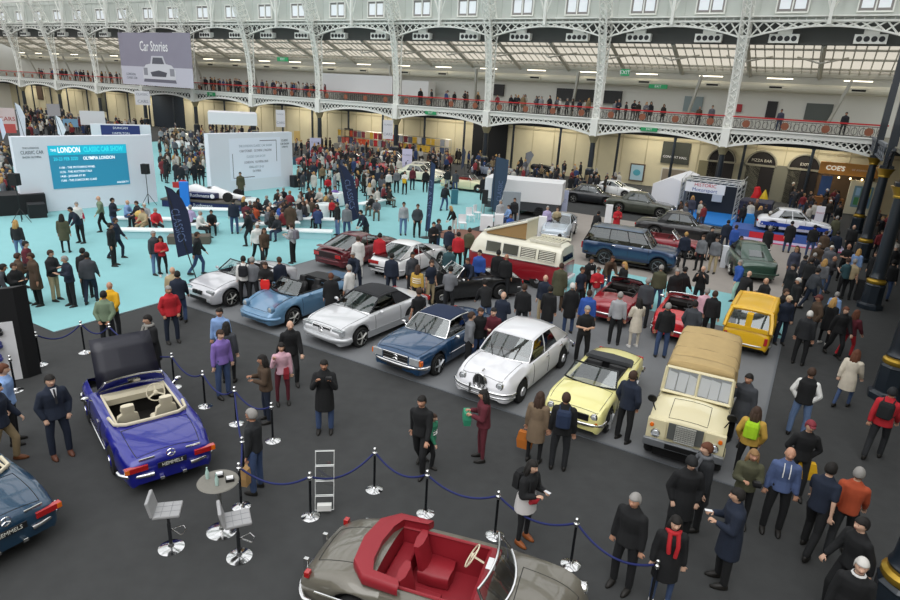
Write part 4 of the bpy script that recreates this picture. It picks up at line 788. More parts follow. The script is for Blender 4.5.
# ---- single seater racing car on its plinth
def racer(px, hd):
    p = empty('racing_car', (*at(px, hd, 0, 0), .5), R(hd)); tag(p, 'white and dark blue single seater racing car on a grey plinth', 'racing car'); RW = paint('#e6e6e6'); RB = mat('#1c2352', .4)
    b = MB(); prof = [(2.2, .08, .12, .28), (1.5, .2, .1, .38), (.8, .32, .08, .62), (.3, .36, .08, .78), (-.2, .36, .08, .6), (-.9, .3, .1, .85), (-1.6, .2, .15, .6), (-1.9, .15, .2, .45)]
    b.rings([[(x, -w_, z0), (x, -w_*.9, z0+(z1-z0)*.7), (x, -w_*.4, z1), (x, w_*.4, z1), (x, w_*.9, z0+(z1-z0)*.7), (x, w_, z0)] for x, w_, z0, z1 in prof]); b.build('body', RW, p, 45)
    b = MB(); b.lathe([(.02, 0), (.26, 0), (.24, .02), (.02, .02)], 14, (.1, 0, .68)); b.build('cockpit', BLACK, p)
    for s in (1, -1):
        b = MB(); b.prism([(.7, s*.3, .08), (.6, s*.85, .1), (-1.1, s*.85, .1), (-1.1, s*.3, .08)], (0, 0, .34)); b.build('side_pod', RB, p, bevel=.03)
        text('side_lettering', 'Rothmans', .3, WHITE, XF((-.3, s*.86, .27), (-s, 0, 0), (0, 0, 1)), p, ext=.006); b = MB(); b.lathe([(.12, s*.86), (.14, s*.866), (.02, s*.87)], 16, (.5, 0, .27), 'y'); b.build('roundel', WHITE, p)
        for a, w_, r in ((1.45, .3, .28), (-1.35, .42, .33)):
            b = MB(); b.lathe([(r*.5, -w_/2), (r*.95, -w_/2), (r, -w_/4), (r, w_/4), (r*.95, w_/2), (r*.5, w_/2)], 20, ax='y'); wh = b.build('wheel', TYRE, p, 40, loc=(a, s*.82, r)); b = MB(); b.lathe([(r*.52, -w_*.4), (r*.2, 0), (r*.52, w_*.4)], 16, ax='y'); b.build('rim', GOLD, wh, 50)
            b = MB(); b.bar((a+.1, s*.2, .3), (a, s*.7, r), .03); b.bar((a-.15, s*.2, .3), (a, s*.7, r), .03); b.build('suspension_arm', BLACK, p)
    b = MB(); b.box(-2.1, -1.7, -.5, .5, .84, .88); b.box(-2.1, -1.7, -.52, -.48, .6, .95); b.box(-2.1, -1.7, .48, .52, .6, .95); b.build('rear_wing', mat('#b22c2a', .4), p); b = MB(); b.box(2.0, 2.35, -.7, .7, .1, .14); b.build('front_wing', RB, p)
    q = empty('plinth', (*at(px, hd, 0, 0), .012), R(hd)); tag(q, 'low grey plinth with dark blue side carrying the racing car', 'plinth'); b = MB(); b.box(-2.6, 2.6, -1.2, 1.2, .4, .488); b.build('deck', mat('#57534c', .8), q); b = MB(); b.box(-2.55, 2.55, -1.15, 1.15, 0, .4); b.build('skirt', RB, q)
    for s in (-1, 1): text('plinth_lettering', 'Rothmans', .3, WHITE, XF((0, s*1.156, .2), (-s, 0, 0), (0, 0, 1)), q, ext=.004)
racer((211, 206), -2)
# ---- rally saloon on the coloured plinth
S = simple(paint('#e2e4e8'), 4.1, 1.65, 1.38, 2.4, .8, 'saloon'); S['boxes'] += [(2.0-.0, 0, .4, .05, .6, .1, mat('#1b3f9a', .4), 'front_panel')]
hd = -24
q = empty('plinth', (*at((790, 240), hd, 0, 0), .0), R(hd)); tag(q, 'blue and red printed plinth under the white and blue rally car', 'plinth')
b = MB(); b.box(-3.4, 2.6, -1.2, 1.3, 0, .5); b.build('deck', mat('#3a5a9c', .6), q); b = MB(); b.box(-2.4, -.3, -1.23, -1.2, .08, .44); b.build('red_panel', mat('#c4202c', .5), q); b = MB(); b.box(-3.4, 2.8, -2.0, 1.5, 0, .06); b.build('printed_mat', mat('#b9b0c8', .7), q); b = MB(); b.box(-3.4, 2.8, -2.2, -2.0, 0, .05); b.build('mat_edge', mat('#c43a6a', .7), q)
pos = at((790, 240), hd, 0, 0); p, sec, _ = car('white and blue rally saloon with roundel on the printed plinth', 'car', (pos[0], pos[1], .5), hd, S)
for s in (1, -1):
    b = MB(); b.box(-1.9, 1.8, s*.83-.015, s*.83+.015, .38, .6); b.build('blue_stripe', mat('#1b3f9a', .4), p); b = MB(); b.lathe([(.02, -.01), (.24, -.01), (.24, .01), (.02, .01)], 18, (.0, s*.85, .62), 'y'); b.build('roundel', WHITE, p)
# ============================================================ STANDS, SIGNS, FURNITURE
def zaxis(o, x, y=Vector((0, 0, 1))): return XF(o, x, y)
def facing(base, px):
    """point seen at px on the upright plane through base that faces the stand"""
    n = Vector((base.x, base.y, 0)).normalized(); d = CX*((px[0]-450)/FOC) - CU*((px[1]-300)/FOC) + _F
    t = (base.x*n.x+base.y*n.y)/(d.x*n.x+d.y*n.y); return Vector((d.x*t, d.y*t, HC+d.z*t))
def wallstand(name, A, B, h, th, m, lab, cat, z0=0):
    A, B = Vector((*A, 0)), Vector((*B, 0)); x = (B-A).normalized(); nrm = Vector((x.y, -x.x, 0)); L = (B-A).length
    T = Matrix(((x.x, -nrm.x, 0, A.x), (x.y, -nrm.y, 0, A.y), (0, 0, 1, 0), (0, 0, 0, 1)))
    p = empty(name, A); tag(p, lab, cat); b = MB(T @ Matrix()); b.T = Matrix.Translation(-A) @ T; b.box(0, L, 0, th, z0, h); b.build('panel', m, p)
    F = Matrix.Translation(-A) @ Matrix(((x.x, 0, nrm.x, A.x), (x.y, 0, nrm.y, A.y), (0, 1, 0, 0), (0, 0, 0, 1)))   # local (along, up, out)
    return p, F, L
def flat(name, F, x0, x1, z0, z1, m, p, out=.01, th=.01):
    b = MB(F); b.box(x0, x1, z0, z1, out-th, out); return b.build(name, m, p)
def lett(F, x, z, s, size, m, p, align='CENTER', sx=1, out=.015, name='lettering', bold=0): return text(name, s, size, m, F @ Matrix.Translation((x, z, out)), p, align, ext=.004, sx=sx, bold=bold)
SCR = mat('#e2e4ec', .6); SCRN = mat('#2f86a6', .4, emit=.35); CY = mat('#3fd6e6', .4, emit=.6); WE = mat('#ffffff', .4, emit=.6); DGT = mat('#55606a', .6)
p, F, L = wallstand('screen_wall', (-23.64, 32.8), (-18.95, 38.45), 4.12, .45, SCR, 'white screen wall with the blue video screen listing the show dates', 'screen wall')
a, c = .22*L, .785*L; flat('video_screen', F, a, c, 1.25, 3.62, SCRN, p, .03, .03); w_ = c-a
flat('title_band', F, a, c, 3.1, 3.62, mat('#1fb5cf', .4, emit=.4), p, .036, .01)
lett(F, a+.06*w_, 3.36, 'THE', .2, WE, p, sx=.8, out=.04); lett(F, a+.25*w_, 3.36, 'LONDON', .42, WE, p, sx=.62, out=.04, bold=.008); lett(F, a+.69*w_, 3.36, 'CLASSIC CAR SHOW', .4, CY, p, sx=.58, out=.04, bold=.006)
lett(F, a+.2*w_, 2.88, '20-23 FEB 2020', .26, CY, p, sx=.75, out=.04); lett(F, a+.62*w_, 2.88, 'OLYMPIA LONDON', .26, WE, p, sx=.75, out=.04, bold=.004)
for i, s in enumerate(('11:00 - THE MOTORING PANEL', '12:30 - THE AUCTION TALK', '14:00 - JAGUAR AT 85', '15:00 - THE CONCOURS CLASS')): lett(F, a+.1*w_, 2.4-.24*i, s, .17, WE if i % 1 == 0 else CY, p, 'LEFT', sx=.8, out=.04)
lett(F, a+.9*w_, 1.4, 'HAGERTY', .15, WE, p, sx=1, out=.04)
lett(F, .11*L, 3.52, 'THE LONDON', .12, DGT, p, out=.012); lett(F, .115*L, 3.28, 'CLASSIC CAR', .26, DGT, p, sx=.7, out=.012); lett(F, .11*L, 3.03, 'SHOW OLYMPIA', .15, DGT, p, sx=.8, out=.012)
p, F, L = wallstand('screen_wall', (-16.85, 41.95), (-12.8, 47.95), 4.1, .45, SCR, 'second white screen wall with thin frame and faint rows of text', 'screen wall')
fm = mat('#6a6670', .6); ft = mat('#a9b3bd', .6); ft2 = mat('#8c8a96', .6); flat('projection', F, .22*L, .84*L, .85, 3.75, mat('#dfe3ee', .5, emit=.1), p, .01)
flat('frame_line', F, .58*L, .79*L, 3.52, 3.57, fm, p, .02); flat('frame_line', F, .785*L, .79*L, 2.0, 3.57, fm, p, .02); flat('frame_line', F, .25*L, .255*L, 1.0, 2.7, fm, p, .02); flat('frame_line', F, .25*L, .5*L, .98, 1.03, fm, p, .02)
for z, s, m_ in ((3.2, 'THE LONDON CLASSIC CAR SHOW', ft), (2.85, 'CAR STORIES   OLYMPIA LONDON', ft2), (2.45, 'CLASSIC CAR SHOW', ft), (2.05, 'LONDON   OLYMPIA 2020', ft2), (1.7, 'FEBRUARY 20-23', ft), (1.4, 'OLYMPIA', ft2)): lett(F, .53*L, z, s, .24, m_, p, sx=.75, out=.02)
lett(F, .9*L, 3.5, 'CLASSIC', .22, DGT, p, sx=.8, out=.012); lett(F, .9*L, 3.25, 'CAR SHOW', .2, DGT, p, sx=.8, out=.012); lett(F, .9*L, 3.02, 'LONDON', .16, DGT, p, sx=.8, out=.012)
# handbag display by the left edge
p = empty('display_wall', (-10.77, 14.09, 0)); tag(p, 'tall black display wall with white lettering and rows of small coloured figures, left edge', 'display wall')
ex = Vector((-.82, -.57, 0)).normalized(); dv = Vector((.14, .3, 0)); b = MB(); P0 = Vector((0, 0, 0)); b.prism([P0, ex*3.4, ex*3.4+dv, dv], (0, 0, 2.45)); b.build('panel', mat('#0e0f11', .6), p)
nrm = Vector((.57, -.82, 0)).normalized(); F = Matrix(((-ex.x, 0, nrm.x, 0), (-ex.y, 0, nrm.y, 0), (0, 1, 0, 0), (0, 0, 0, 1)))
flat('white_panel', F, -3.3, -.12, .02, 1.6, mat('#dcdcde', .5), p, .012); lett(F, -.62, 2.0, 'HEMMELS', .36, WHITE, p, 'RIGHT', sx=1, out=.012)
fig = ['#14161a', '#14161a', '#1a2a6e', '#1f3f9a', '#3a3f9a', '#14161a', '#7a1428', '#7a1428']
for i in range(8):
    x, z = -.42-.34*(i % 2)-.05*(i//2), 1.32-.34*(i//2); q = tuple(Vector((-10.77, 14.09, 0)) + (F @ Vector((x, z, .04)))); o = MB(); o.ell((0, 0, .1), .075, .06, .07, 10, 6); o.ell((0, 0, .02), .09, .07, .08, 10, 6); o.ell((0, 0, .18), .03, .03, .04, 8, 5)
    o = o.build('display_figure', mat(fig[i], .3, coat=1), None, 60); o.location = q; tag(o, '%s figure on the white panel, %s row, %s column' % (('black', 'black', 'navy', 'blue', 'violet blue', 'black', 'dark red', 'wine red')[i], ('top', 'second', 'third', 'lowest')[i//2], ('right', 'left')[i % 2]), 'figure')
c_ = G(2, 400); p = empty('display_shelf', (-11.2, 13.35, 0)); tag(p, 'round grey shelf with a wooden tray before the white panel', 'shelf'); b = MB(); b.lathe([(.02, 1.0), (.3, 1.0), (.3, 1.04), (.02, 1.04)], 24); b.build('top', mat('#5b5c5c', .5), p, 40); b = MB(); b.lathe([(.03, .02), (.03, 1.0)], 10); b.lathe([(.2, 0), (.2, .02), (.03, .04)], 20); b.build('stem', STEEL, p, 40)
b = MB(); b.box(-.2, .2, -.12, .12, 1.045, 1.08); o = b.build('wooden_tray', mat('#a9683a', .6), None, loc=(-11.2, 13.35, 0)); tag(o, 'orange brown wooden tray lying on the round grey shelf', 'tray')
# ---- posts and ropes
def postat(px, lab, base=True):
    g = G(*px) if base else px; p = empty('rope_post', g); tag(p, lab, 'post'); b = MB(); b.lathe([(.02, 0), (.17, 0), (.17, .015), (.12, .04), (.05, .06), (.03, .09)], 24); b.build('base', CHROME, p, 40)
    b = MB(); b.lathe([(.024, .05), (.024, .86)], 12); b.build('pole', mat('#3c3e42', .25, .8), p, 50); b = MB(); b.lathe([(.024, .8), (.045, .82), (.045, .87), (.024, .88), (.02, .9)], 14); b.ell((0, 0, .94), .038, .038, .038, 12, 8); b.build('finial', CHROME, p, 60); return Vector((g.x, g.y, 0))
posts = dict(X0=((16, 391), 'rope post in front of the black display wall beside the man in the pale shirt'), X1=((41, 365), 'rope post standing behind the black display wall'), A=((85, 352.7), 'chrome rope post between the display wall and the man in the green sweater'), B=((113, 355), 'rope post just behind the raised bonnet of the royal blue roadster'),
    C=((174.8, 387.3), 'rope post right behind the royal blue roadster near its windscreen'), D=((205.4, 406.5), 'rope post beside the man in the purple sweater'), E=((236.6, 424), 'rope post in front of the woman in the brown jacket'), Fp=((273, 441), 'rope post right of the grey haired man in black'), G1=((244.5, 479), 'rope post at the right corner of the royal blue tail'),
    G2=((241.5, 507), 'rope post touching the round table'), H=((310.7, 516.8), 'rope post beside the clear leaflet stand'), I=((374.2, 489.9), 'rope post right of the clear leaflet stand, farther back'), J=((425.4, 513.9), 'rope post straight behind the red leather cabin'), K=((494.7, 536), 'rope post behind the grey roadster windscreen'), L=((570.5, 565), 'rope post beyond the grey roadster headlight'), Mm=((648.5, 609), 'rope post by the woman with the red scarf at the bottom'))
PP = {k: postat(*v) for k, v in posts.items()}
ROPE = mat('#16215c', .7, bump=.3, scale=60)
def rope(a, c, sag, lab):
    A, C = (PP[a] if isinstance(a, str) else a)+Vector((0, 0, .84)), (PP[c] if isinstance(c, str) else c)+Vector((0, 0, .84)); L = (C-A).length; ux = (C-A).normalized(); A = A+ux*.05; C = C-ux*.05; b = MB()
    b.tube([A.lerp(C, t/14)-Vector((0, 0, sag*4*(t/14)*(1-t/14))) for t in range(15)], .02, 7); b = b.build('barrier_rope', ROPE, None, 60); tag(b, lab, 'rope')
rope('X1', 'A', .22, 'blue rope from the display wall to the first free standing post'); rope('A', 'B', .22, 'blue rope between the green sweater man and the raised bonnet'); rope('B', 'C', .25, 'blue rope behind the open engine of the royal blue roadster'); rope('C', 'D', .22, 'blue rope left of the purple sweater man')
rope('D', 'E', .25, 'blue rope passing below the purple sweater man'); rope('E', 'Fp', .2, 'blue rope beneath the woman in the brown jacket'); rope('E', 'G1', .3, 'blue rope beside the grey haired man, nearest the royal blue tail'); rope('G1', 'G2', .2, 'short blue rope behind the round table')
rope('G2', 'H', .22, 'blue rope from the round table to the leaflet stand'); rope('H', 'I', .22, 'blue rope crossing behind the clear leaflet stand'); rope('I', 'J', .22, 'blue rope behind the tail of the grey roadster'); rope('J', 'K', .2, 'blue rope behind the red leather cabin'); rope('K', 'L', .22, 'blue rope before the woman looking at her phone'); rope('L', 'Mm', .25, 'blue rope before the man in the black leather jacket')
# ---- stools, table
def stool(px, rz, lab):
    p = empty('bar_stool', G(*px), R(rz)); tag(p, lab, 'stool'); b = MB(); b.lathe([(.02, 0), (.21, 0), (.21, .012), (.15, .03), (.05, .05), (.035, .1)], 28); b.build('base', CHROME, p, 40); b = MB(); b.lathe([(.03, .05), (.03, .5), (.022, .52), (.022, .74)], 14); b.build('column', mat('#5a5c60', .25, .9), p, 50)
    b = MB(); b.tube([(.03, 0, .38), (.2, -.12, .34), (.26, 0, .33), (.2, .12, .34)], .012, 6, closed=True); b.build('footrest', CHROME, p, 60); S_ = mat('#9c9c9d', .6)
    b = MB(); b.box(-.2, .22, -.2, .2, .74, .8); s_ = b.build('seat', S_, p, bevel=.02); b = MB(); b.T = Matrix.Translation((-.2, 0, .78)) @ Matrix.Rotation(R(-12), 4, 'Y'); b.box(-.03, .03, -.2, .2, 0, .3); b.build('backrest', S_, p, bevel=.02)
    b = MB(); 
    for k in (-.07, .07): b.box(-.19, .21, k-.004, k+.004, .799, .803); b.box(k-.004, k+.004, -.19, .19, .799, .803)
    b.build('quilting', mat('#7f8082', .7), s_)
stool((171.5, 548), 15, 'grey bar stool on the left, its back turned to the viewer'); stool((239.5, 557), 25, 'grey bar stool right of the other, beneath the round table edge')
g = G(222, 531); p = empty('bar_table', g); tag(p, 'round grey bar table on a chrome foot between the two stools', 'table'); b = MB(); b.lathe([(.02, 0), (.26, 0), (.26, .012), (.18, .035), (.05, .05), (.04, .1)], 28); b.build('base', CHROME, p, 40); b = MB(); b.lathe([(.035, .05), (.035, 1.03)], 14); b.build('column', STEEL, p, 50); b = MB(); b.lathe([(.02, 1.02), (.33, 1.02), (.345, 1.035), (.33, 1.05), (.02, 1.05)], 32); b.build('top', mat('#77746c', .5, noise=.1, scale=30), p, 40)
def onT(dx, dy): return Vector((g.x+dx, g.y+dy, 1.05))
for (dx, dy, lab) in ((-.2, .05, 'clear glass bottle on the left of the round table'), (.03, -.12, 'clear water glass bottle at the front of the round table')):
    b = MB(); b.lathe([(.03, 0), (.033, .02), (.033, .13), (.014, .18), (.014, .22)], 14); p = b.build('bottle', mat('#a9c6be', .15, coat=1), None, 50, loc=onT(dx, dy)); tag(p, lab, 'bottle')
for (dx, dy, lab) in ((-.02, .12, 'small black box with white cards at the back of the round table'), (.2, .02, 'small black box with white cards on the right of the round table')):
    p = empty('card_box', onT(dx, dy), .4); tag(p, lab, 'box'); b = MB(); b.box(-.07, .07, -.05, .05, 0, .05); b.build('box', BLACK, p); b = MB(); b.box(-.055, .055, -.035, .035, .05, .08); b.build('cards', WHITE, p)
# ---- clear leaflet stand
p = empty('leaflet_stand', G(325, 508), R(8)); tag(p, 'clear leaflet stand with four tiers inside the roped area', 'stand'); b = MB()
fr_ = [(-.17, -.12, .05), (.17, -.12, .05), (.17, .18, 1.15), (-.17, .18, 1.15)]; b.tube(fr_, .012, 5, closed=True); b.build('frame', mat('#d0d2d0', .25, .5), p)
for k in range(4):
    t = .02+.25*k; y, z = -.12+.3*t, .05+1.1*t; b = MB(); b.quad((-.17, y-.03, z), (.17, y-.03, z), (.17, y+.02, z+.2), (-.17, y+.02, z+.2)); b.build('tray', glass('#fff', .92), p); b = MB(); b.tube([(-.17, y-.03, z), (.17, y-.03, z), (.17, y+.02, z+.265), (-.17, y+.02, z+.265)], .009, 4, closed=True); b.build('tray_rim', mat('#e6e8e6', .3), p)
b = MB(); b.box(-.13, .13, -.2, -.1, .08, .2); b.build('leaflets', mat('#d6d6d2', .6), p)
# ---- hanging banner with the printed car
vb_ = 54.0; u0, z1 = at_v(117.5, 32.5, vb_); u1, _ = at_v(190.5, 41, vb_); _, z0 = at_v(121, 83.5, vb_); p = empty('hanging_banner', W((u0+u1)/2, vb_, z0)); tag(p, 'large grey hanging banner reading Car Stories with a printed classic car', 'banner')
F = HALL @ Matrix.Translation(((u0+u1)/2, vb_, z0)); F = p.matrix_world.inverted() @ F; F = Matrix.Translation(-W((u0+u1)/2, vb_, z0)) @ HALL @ Matrix.Translation(((u0+u1)/2, vb_, z0)) @ Matrix(((1, 0, 0, 0), (0, 0, -1, 0), (0, 1, 0, 0), (0, 0, 0, 1)))
bw, bh_ = (u1-u0), (z1-z0); X = lambda f_: (f_-.5)*bw; Z = lambda f_: f_*bh_
flat('cloth', F, X(0), X(1), 0, bh_, mat('#8f8b9a', .8, noise=.08, scale=.6), p, 0, .03); flat('pale_ground', F, X(0), X(1), 0, Z(.36), mat('#c4c3cf', .8), p, .01, .005)
lett(F, X(.5), Z(.74), 'Car Stories', bh_*.27, WHITE, p, sx=.72, out=.02, bold=.02)
def blob(nm, m_, pts, out): b = MB(F); b.prism([(X(x), Z(z), out) for x, z in pts], (0, 0, .01)); b.build(nm, m_, p)
blob('printed_shadow', mat('#6d6b78', .8), [(.32, .07), (.78, .07), (.76, .16), (.34, .16)], .012); blob('printed_roof', mat('#c9c9d0', .6), [(.43, .38), (.66, .38), (.62, .57), (.46, .57)], .02); blob('printed_window', mat('#5a5a64', .6), [(.46, .42), (.63, .42), (.605, .54), (.48, .54)], .03)
blob('printed_body', mat('#d2d2d8', .6), [(.32, .13), (.77, .13), (.78, .3), (.73, .4), (.64, .43), (.46, .43), (.37, .4), (.32, .3)], .025); blob('printed_grille', mat('#4f4f58', .6), [(.45, .18), (.64, .18), (.66, .26), (.55, .3), (.43, .26)], .036); blob('printed_lamp', mat('#8f8f98', .6), [(.335, .2), (.39, .2), (.39, .34), (.335, .34)], .036); blob('printed_lamp', mat('#8f8f98', .6), [(.7, .2), (.76, .2), (.76, .34), (.7, .34)], .036)
lett(F, X(.07), Z(.2), 'LONDON', bh_*.07, DGT, p, 'LEFT', out=.02); lett(F, X(.07), Z(.13), 'CLASSIC CAR', bh_*.06, DGT, p, 'LEFT', out=.02); b = MB(F)
for f_ in (0.02, .5, .98): b.bar((X(f_), Z(1), -.01), (X(f_), Z(1)+3, -.01), .03)
b.build('hanging_wire', STEEL, p)
# ---- feather flags
def flag(base, pts, col, lab, txt=None, tp=None, pole=None, cat='flag', tcol='#5c6d92', fac=None):
    B = G(*base); P = [facing(B, q) for q in pts]; p = empty('feather_flag', B); tag(p, lab, cat); n = Vector((B.x, B.y, 0)).normalized(); b = MB(); b.prism([q-B for q in P], n*.02); b.build('flag_cloth', mat(col, .8, noise=.1, scale=3), p)
    top = facing(B, pole or pts[0])-B; b = MB(); b.tube([(0, 0, 0), top*.5, top], .022, 6); b.lathe([(.02, 0), (.3, 0), (.3, .04), (.04, .06)], 14); b.build('pole', mat('#26282c', .5), p)
    if txt:
        a, c = facing(B, tp[0])-B, facing(B, tp[1])-B; x = (c-a); Ln = x.length; x.normalize(); y = (-n).cross(x); y = y if y.length else Vector((0, 0, 1)); T = XF((a+c)/2-n*.012, x, y.normalized())
        text('lettering', txt, (tp[2] if len(tp) > 2 else .36), mat(tcol, .7), T, p, sx=Ln/(len(txt)*.42*(tp[2] if len(tp) > 2 else .36)/.6)*.9)
flag((197, 281), [(165, 186), (172, 189), (182, 199), (188, 211), (191, 225), (193, 253), (178, 257.5), (174, 235), (170, 212)], '#1a2440', 'tilted dark blue feather flag left of the silver roadster with pale lettering', 'CLASSICS', ((172, 200), (184, 250), .42))
flag((364, 232), [(338, 163), (346, 167), (353, 178), (357, 192), (360, 218), (348, 223), (344, 200)], '#1a2440', 'dark blue feather flag behind the seated crowd with pale lettering', 'CLASSICS', ((345, 172), (354, 216), .42))
flag((426, 238), [(431, 161), (435.5, 165), (433, 200), (429.5, 232), (425, 231), (428, 195)], '#2a3c5c', 'narrow blue flag seen nearly edge on in the middle of the turquoise carpet', 'CLASSICS', ((431, 170), (427.5, 226), .3))
flag((492, 217), [(496, 156.5), (509, 160), (507, 180), (497, 215), (490.5, 206), (492, 185)], '#33475c', 'slate blue flag with a round emblem leaning right beside the glass table', 'CLASSIC', ((498, 206), (502, 176), .4))
flag((524, 176), [(526, 153), (531, 151), (534, 155), (527, 168), (524, 172)], '#7d8086', 'small curved grey flag in front of the far cream wall', None)
flag((465, 176), [(463, 145), (466, 152), (464, 166), (461, 170)], '#3a4458', 'small dark flag standing by the far wall left of the black curtain', None)
flag((27, 145), [(14, 102), (20, 106), (25, 116), (26, 136), (21, 141), (18, 120)], '#dcdce6', 'white feather flag at the far left among the crowd', None); flag((67, 150), [(55, 115), (60, 118), (66, 130), (63, 137), (58, 134)], '#e2e2ea', 'white feather flag just behind the big screen wall', None); flag((4, 150), [(-3, 116), (2, 119), (6, 133), (3, 140)], '#d6d6e6', 'pale feather flag cut off by the left edge', None)
# ---- free standing boards, hanging signs
def board(base, tl, br, col, lab, name='display_board', cat='sign', th=.12, txt=None, tcol='#7f8596', legs=True, m=None):
    B = G(*base); P = [facing(B, q) for q in (tl, (br[0], tl[1]), br, (tl[0], br[1]))]; p = empty(name, B); tag(p, lab, cat); n = Vector((B.x, B.y, 0)).normalized(); zt = (P[0].z+P[1].z)/2; zb = max(.0, (P[2].z+P[3].z)/2); xd = Vector((-n.y, n.x, 0)); xd = xd if xd.x > 0 else -xd
    x0 = ((P[0]-B).dot(xd)+(P[3]-B).dot(xd))/2; x1 = ((P[1]-B).dot(xd)+(P[2]-B).dot(xd))/2; T = Matrix(((xd.x, n.x, 0, 0), (xd.y, n.y, 0, 0), (0, 0, 1, 0), (0, 0, 0, 1))); b = MB(T); b.box(x0, x1, 0, th, zb, zt); b.build('panel', m or mat(col, .6), p)
    if legs and zb > .15: b = MB(T); xm = (x0+x1)/2; b.box(xm-.04, xm+.04, th*.3, th*.6, 0, zb); b.build('post', STEEL, p)
    if legs == 'hang': pass
    if txt:
        for i, s in enumerate(txt): text('lettering', s, min((zt-zb)/len(txt)*.6, (x1-x0)/max(1, len(s))*1.5), mat(tcol, .6), XF(T @ Vector(((x0+x1)/2, -.01, zt-(i+.5)*(zt-zb)/len(txt))), xd, (0, 0, 1)), p, ext=.004)
    return p, T, (x0, x1, zb, zt)
board((316, 158), (310, 138), (321, 156), '#bdbdd8', 'lilac display board on the far turquoise carpet, left one', txt=('CLASSIC', 'CARS')); board((408, 174), (402, 149), (412, 173), '#c9c4de', 'lilac display board right of the far gallery column', txt=('CLASSIC', 'CARS'))
board((559, 213), (549, 190), (568, 211), '#b9c1dc', 'lilac blue display board left of the silver blue coupe', txt=('CLASSIC',)); board((541, 238), (538, 217), (546, 237), '#e2e2e2', 'white information plinth left of the silver blue coupe', th=.4); board((609, 226), (605, 205), (612, 225), '#e0e0e2', 'white information plinth beside the person in the red coat', th=.3)
board((723, 268), (721, 246), (727, 271), '#d9dce2', 'white slanted information board left of the dark green coupe', th=.3); board((486, 232), (480, 216), (493, 231), '#e4e4e6', 'white counter in the middle lounge', 'counter', 'counter', .6); board((500, 232), (494, 215), (503, 232), '#dedee0', 'white counter panel beside the seated visitors', 'counter', 'counter', .8)
board((513, 222), (502, 192), (520, 220), '#8e959b', 'grey booth frame with dark photo panel above the seated visitors', th=.3); board((813, 236), (814, 206), (823, 233), '#e2dfe6', 'white sign with red top beside the rally car', txt=('RALLY', 'CLASSIC'), tcol='#b02a50'); board((458, 205), (451, 190), (458, 204), '#2e6674', 'teal cabinet on the turquoise carpet', 'cabinet', 'cabinet', .5)
board((485, 216), (482, 190), (488, 204), '#17191c', 'black stand beside the slate blue flag', th=.2)
board((121, 152), (91, 124.5), (151, 139), '#e3e4ea', 'white fascia wall of the stand behind the big screen wall', 'fascia', 'sign', .5); board((120, 153.2), (101, 125.5), (140, 136), '#26336e', 'navy sign reading Duncan Hamilton above its stand', txt=('DUNCAN', 'HAMILTON'), tcol='#e8e8f0', legs=False)
board((233, 160), (208, 113), (257, 125), '#e2e0e4', 'white flat canopy of the food stand at the back', 'canopy', 'canopy', 4); board((92, 140), (80, 111), (105, 125), '#dcdadd', 'white hoarding with a printed car behind the left crowd'); board((8, 135), (-2, 108), (16, 130), '#dfd0cf', 'pale poster wall with red patches at the far left', txt=('CARS',), tcol='#b03030'); board((55, 130), (47, 104), (60, 116), '#aaa8ab', 'grey hoarding in the crowd at the far left'); board((72, 135), (63, 119), (78, 127), '#7aa5c4', 'blue banner behind the big screen wall')
board((12, 140), (-2, 124), (16, 133), '#c85a56', 'red and pink banner at the far left'); 
board((300, 150), (294, 131), (300, 141), '#cfae6a', 'small yellow poster right of the screen wall'); board((297, 165), (293, 157), (296, 172), '#27465a', 'narrow dark blue strip banner right of the screen wall')
for (bx, tl, br, lab) in (((279, 150), (276, 110), (285, 127), 'white square sign hanging over the food stand'), ((388, 165), (383, 120), (393, 139), 'white sign hanging in front of the far gallery column'), ((142, 135), (135, 91), (150, 105), 'white square sign hanging under the gallery at left'), ((530, 165), (560, 134), (577, 145), 'pale rectangular sign hung on the long cream wall')):
    p, T, (x0, x1, zb, zt) = board(bx, tl, br, '#dfdfe4', lab, 'hanging_sign', legs=False, txt=('CLASSIC', 'CARS')); b = MB(T); b.box(x0+.05, x0+.08, .04, .06, zt, 5.8); b.box(x1-.08, x1-.05, .04, .06, zt, 5.8); b.build('hanging_wire', STEEL, p)
# framed posters and lettering on the wall
def wposter(x0, y0, x1, y1, fc, ic, lab):
    u0, z1 = at_v(x0, y0, 61.9); u1, z0 = at_v(x1, y1, 61.9); z0 = max(z0, .1); p = empty('framed_poster', W((u0+u1)/2, 61.9, 0), HA); tag(p, lab, 'poster'); w_ = (u1-u0)/2; b = MB(); b.box(-w_, w_, -.08, .05, z0, z1); b.build('frame', mat(fc, .5), p); b = MB(); b.box(-w_+.12, w_-.12, -.1, -.08, z0+.12, z1-.12); b.build('print', mat(ic, .5), p); return p, w_, z0, z1
p, w_, z0, z1 = wposter(631, 163, 643, 182, '#5a4a3c', '#a8c6d2', 'framed pale blue poster with a printed car on the cream wall'); b = MB(); b.ell((0, -.11, (z0+z1)/2), w_*.5, .01, .3, 12, 6); b.build('printed_car', mat('#4fa3b4', .6), p)
wposter(662, 167, 684, 188, '#c9c6ba', '#8d8272', 'white framed brown picture on the cream wall above the marquee'); 
o, u0, u1, z0, z1 = wallbox('wall_sign', mat('#3d4038', .7), 664, 688, 141, 165, .15, lab='dark olive wall panel with white lettering above the marquee', cat='sign'); text('lettering', 'CONCERT HALL', .3, WHITE, HALL @ XF(((u0+u1)/2, 61.83, (z0+z1)/2-.4), (1, 0, 0), (0, 0, 1)), o)
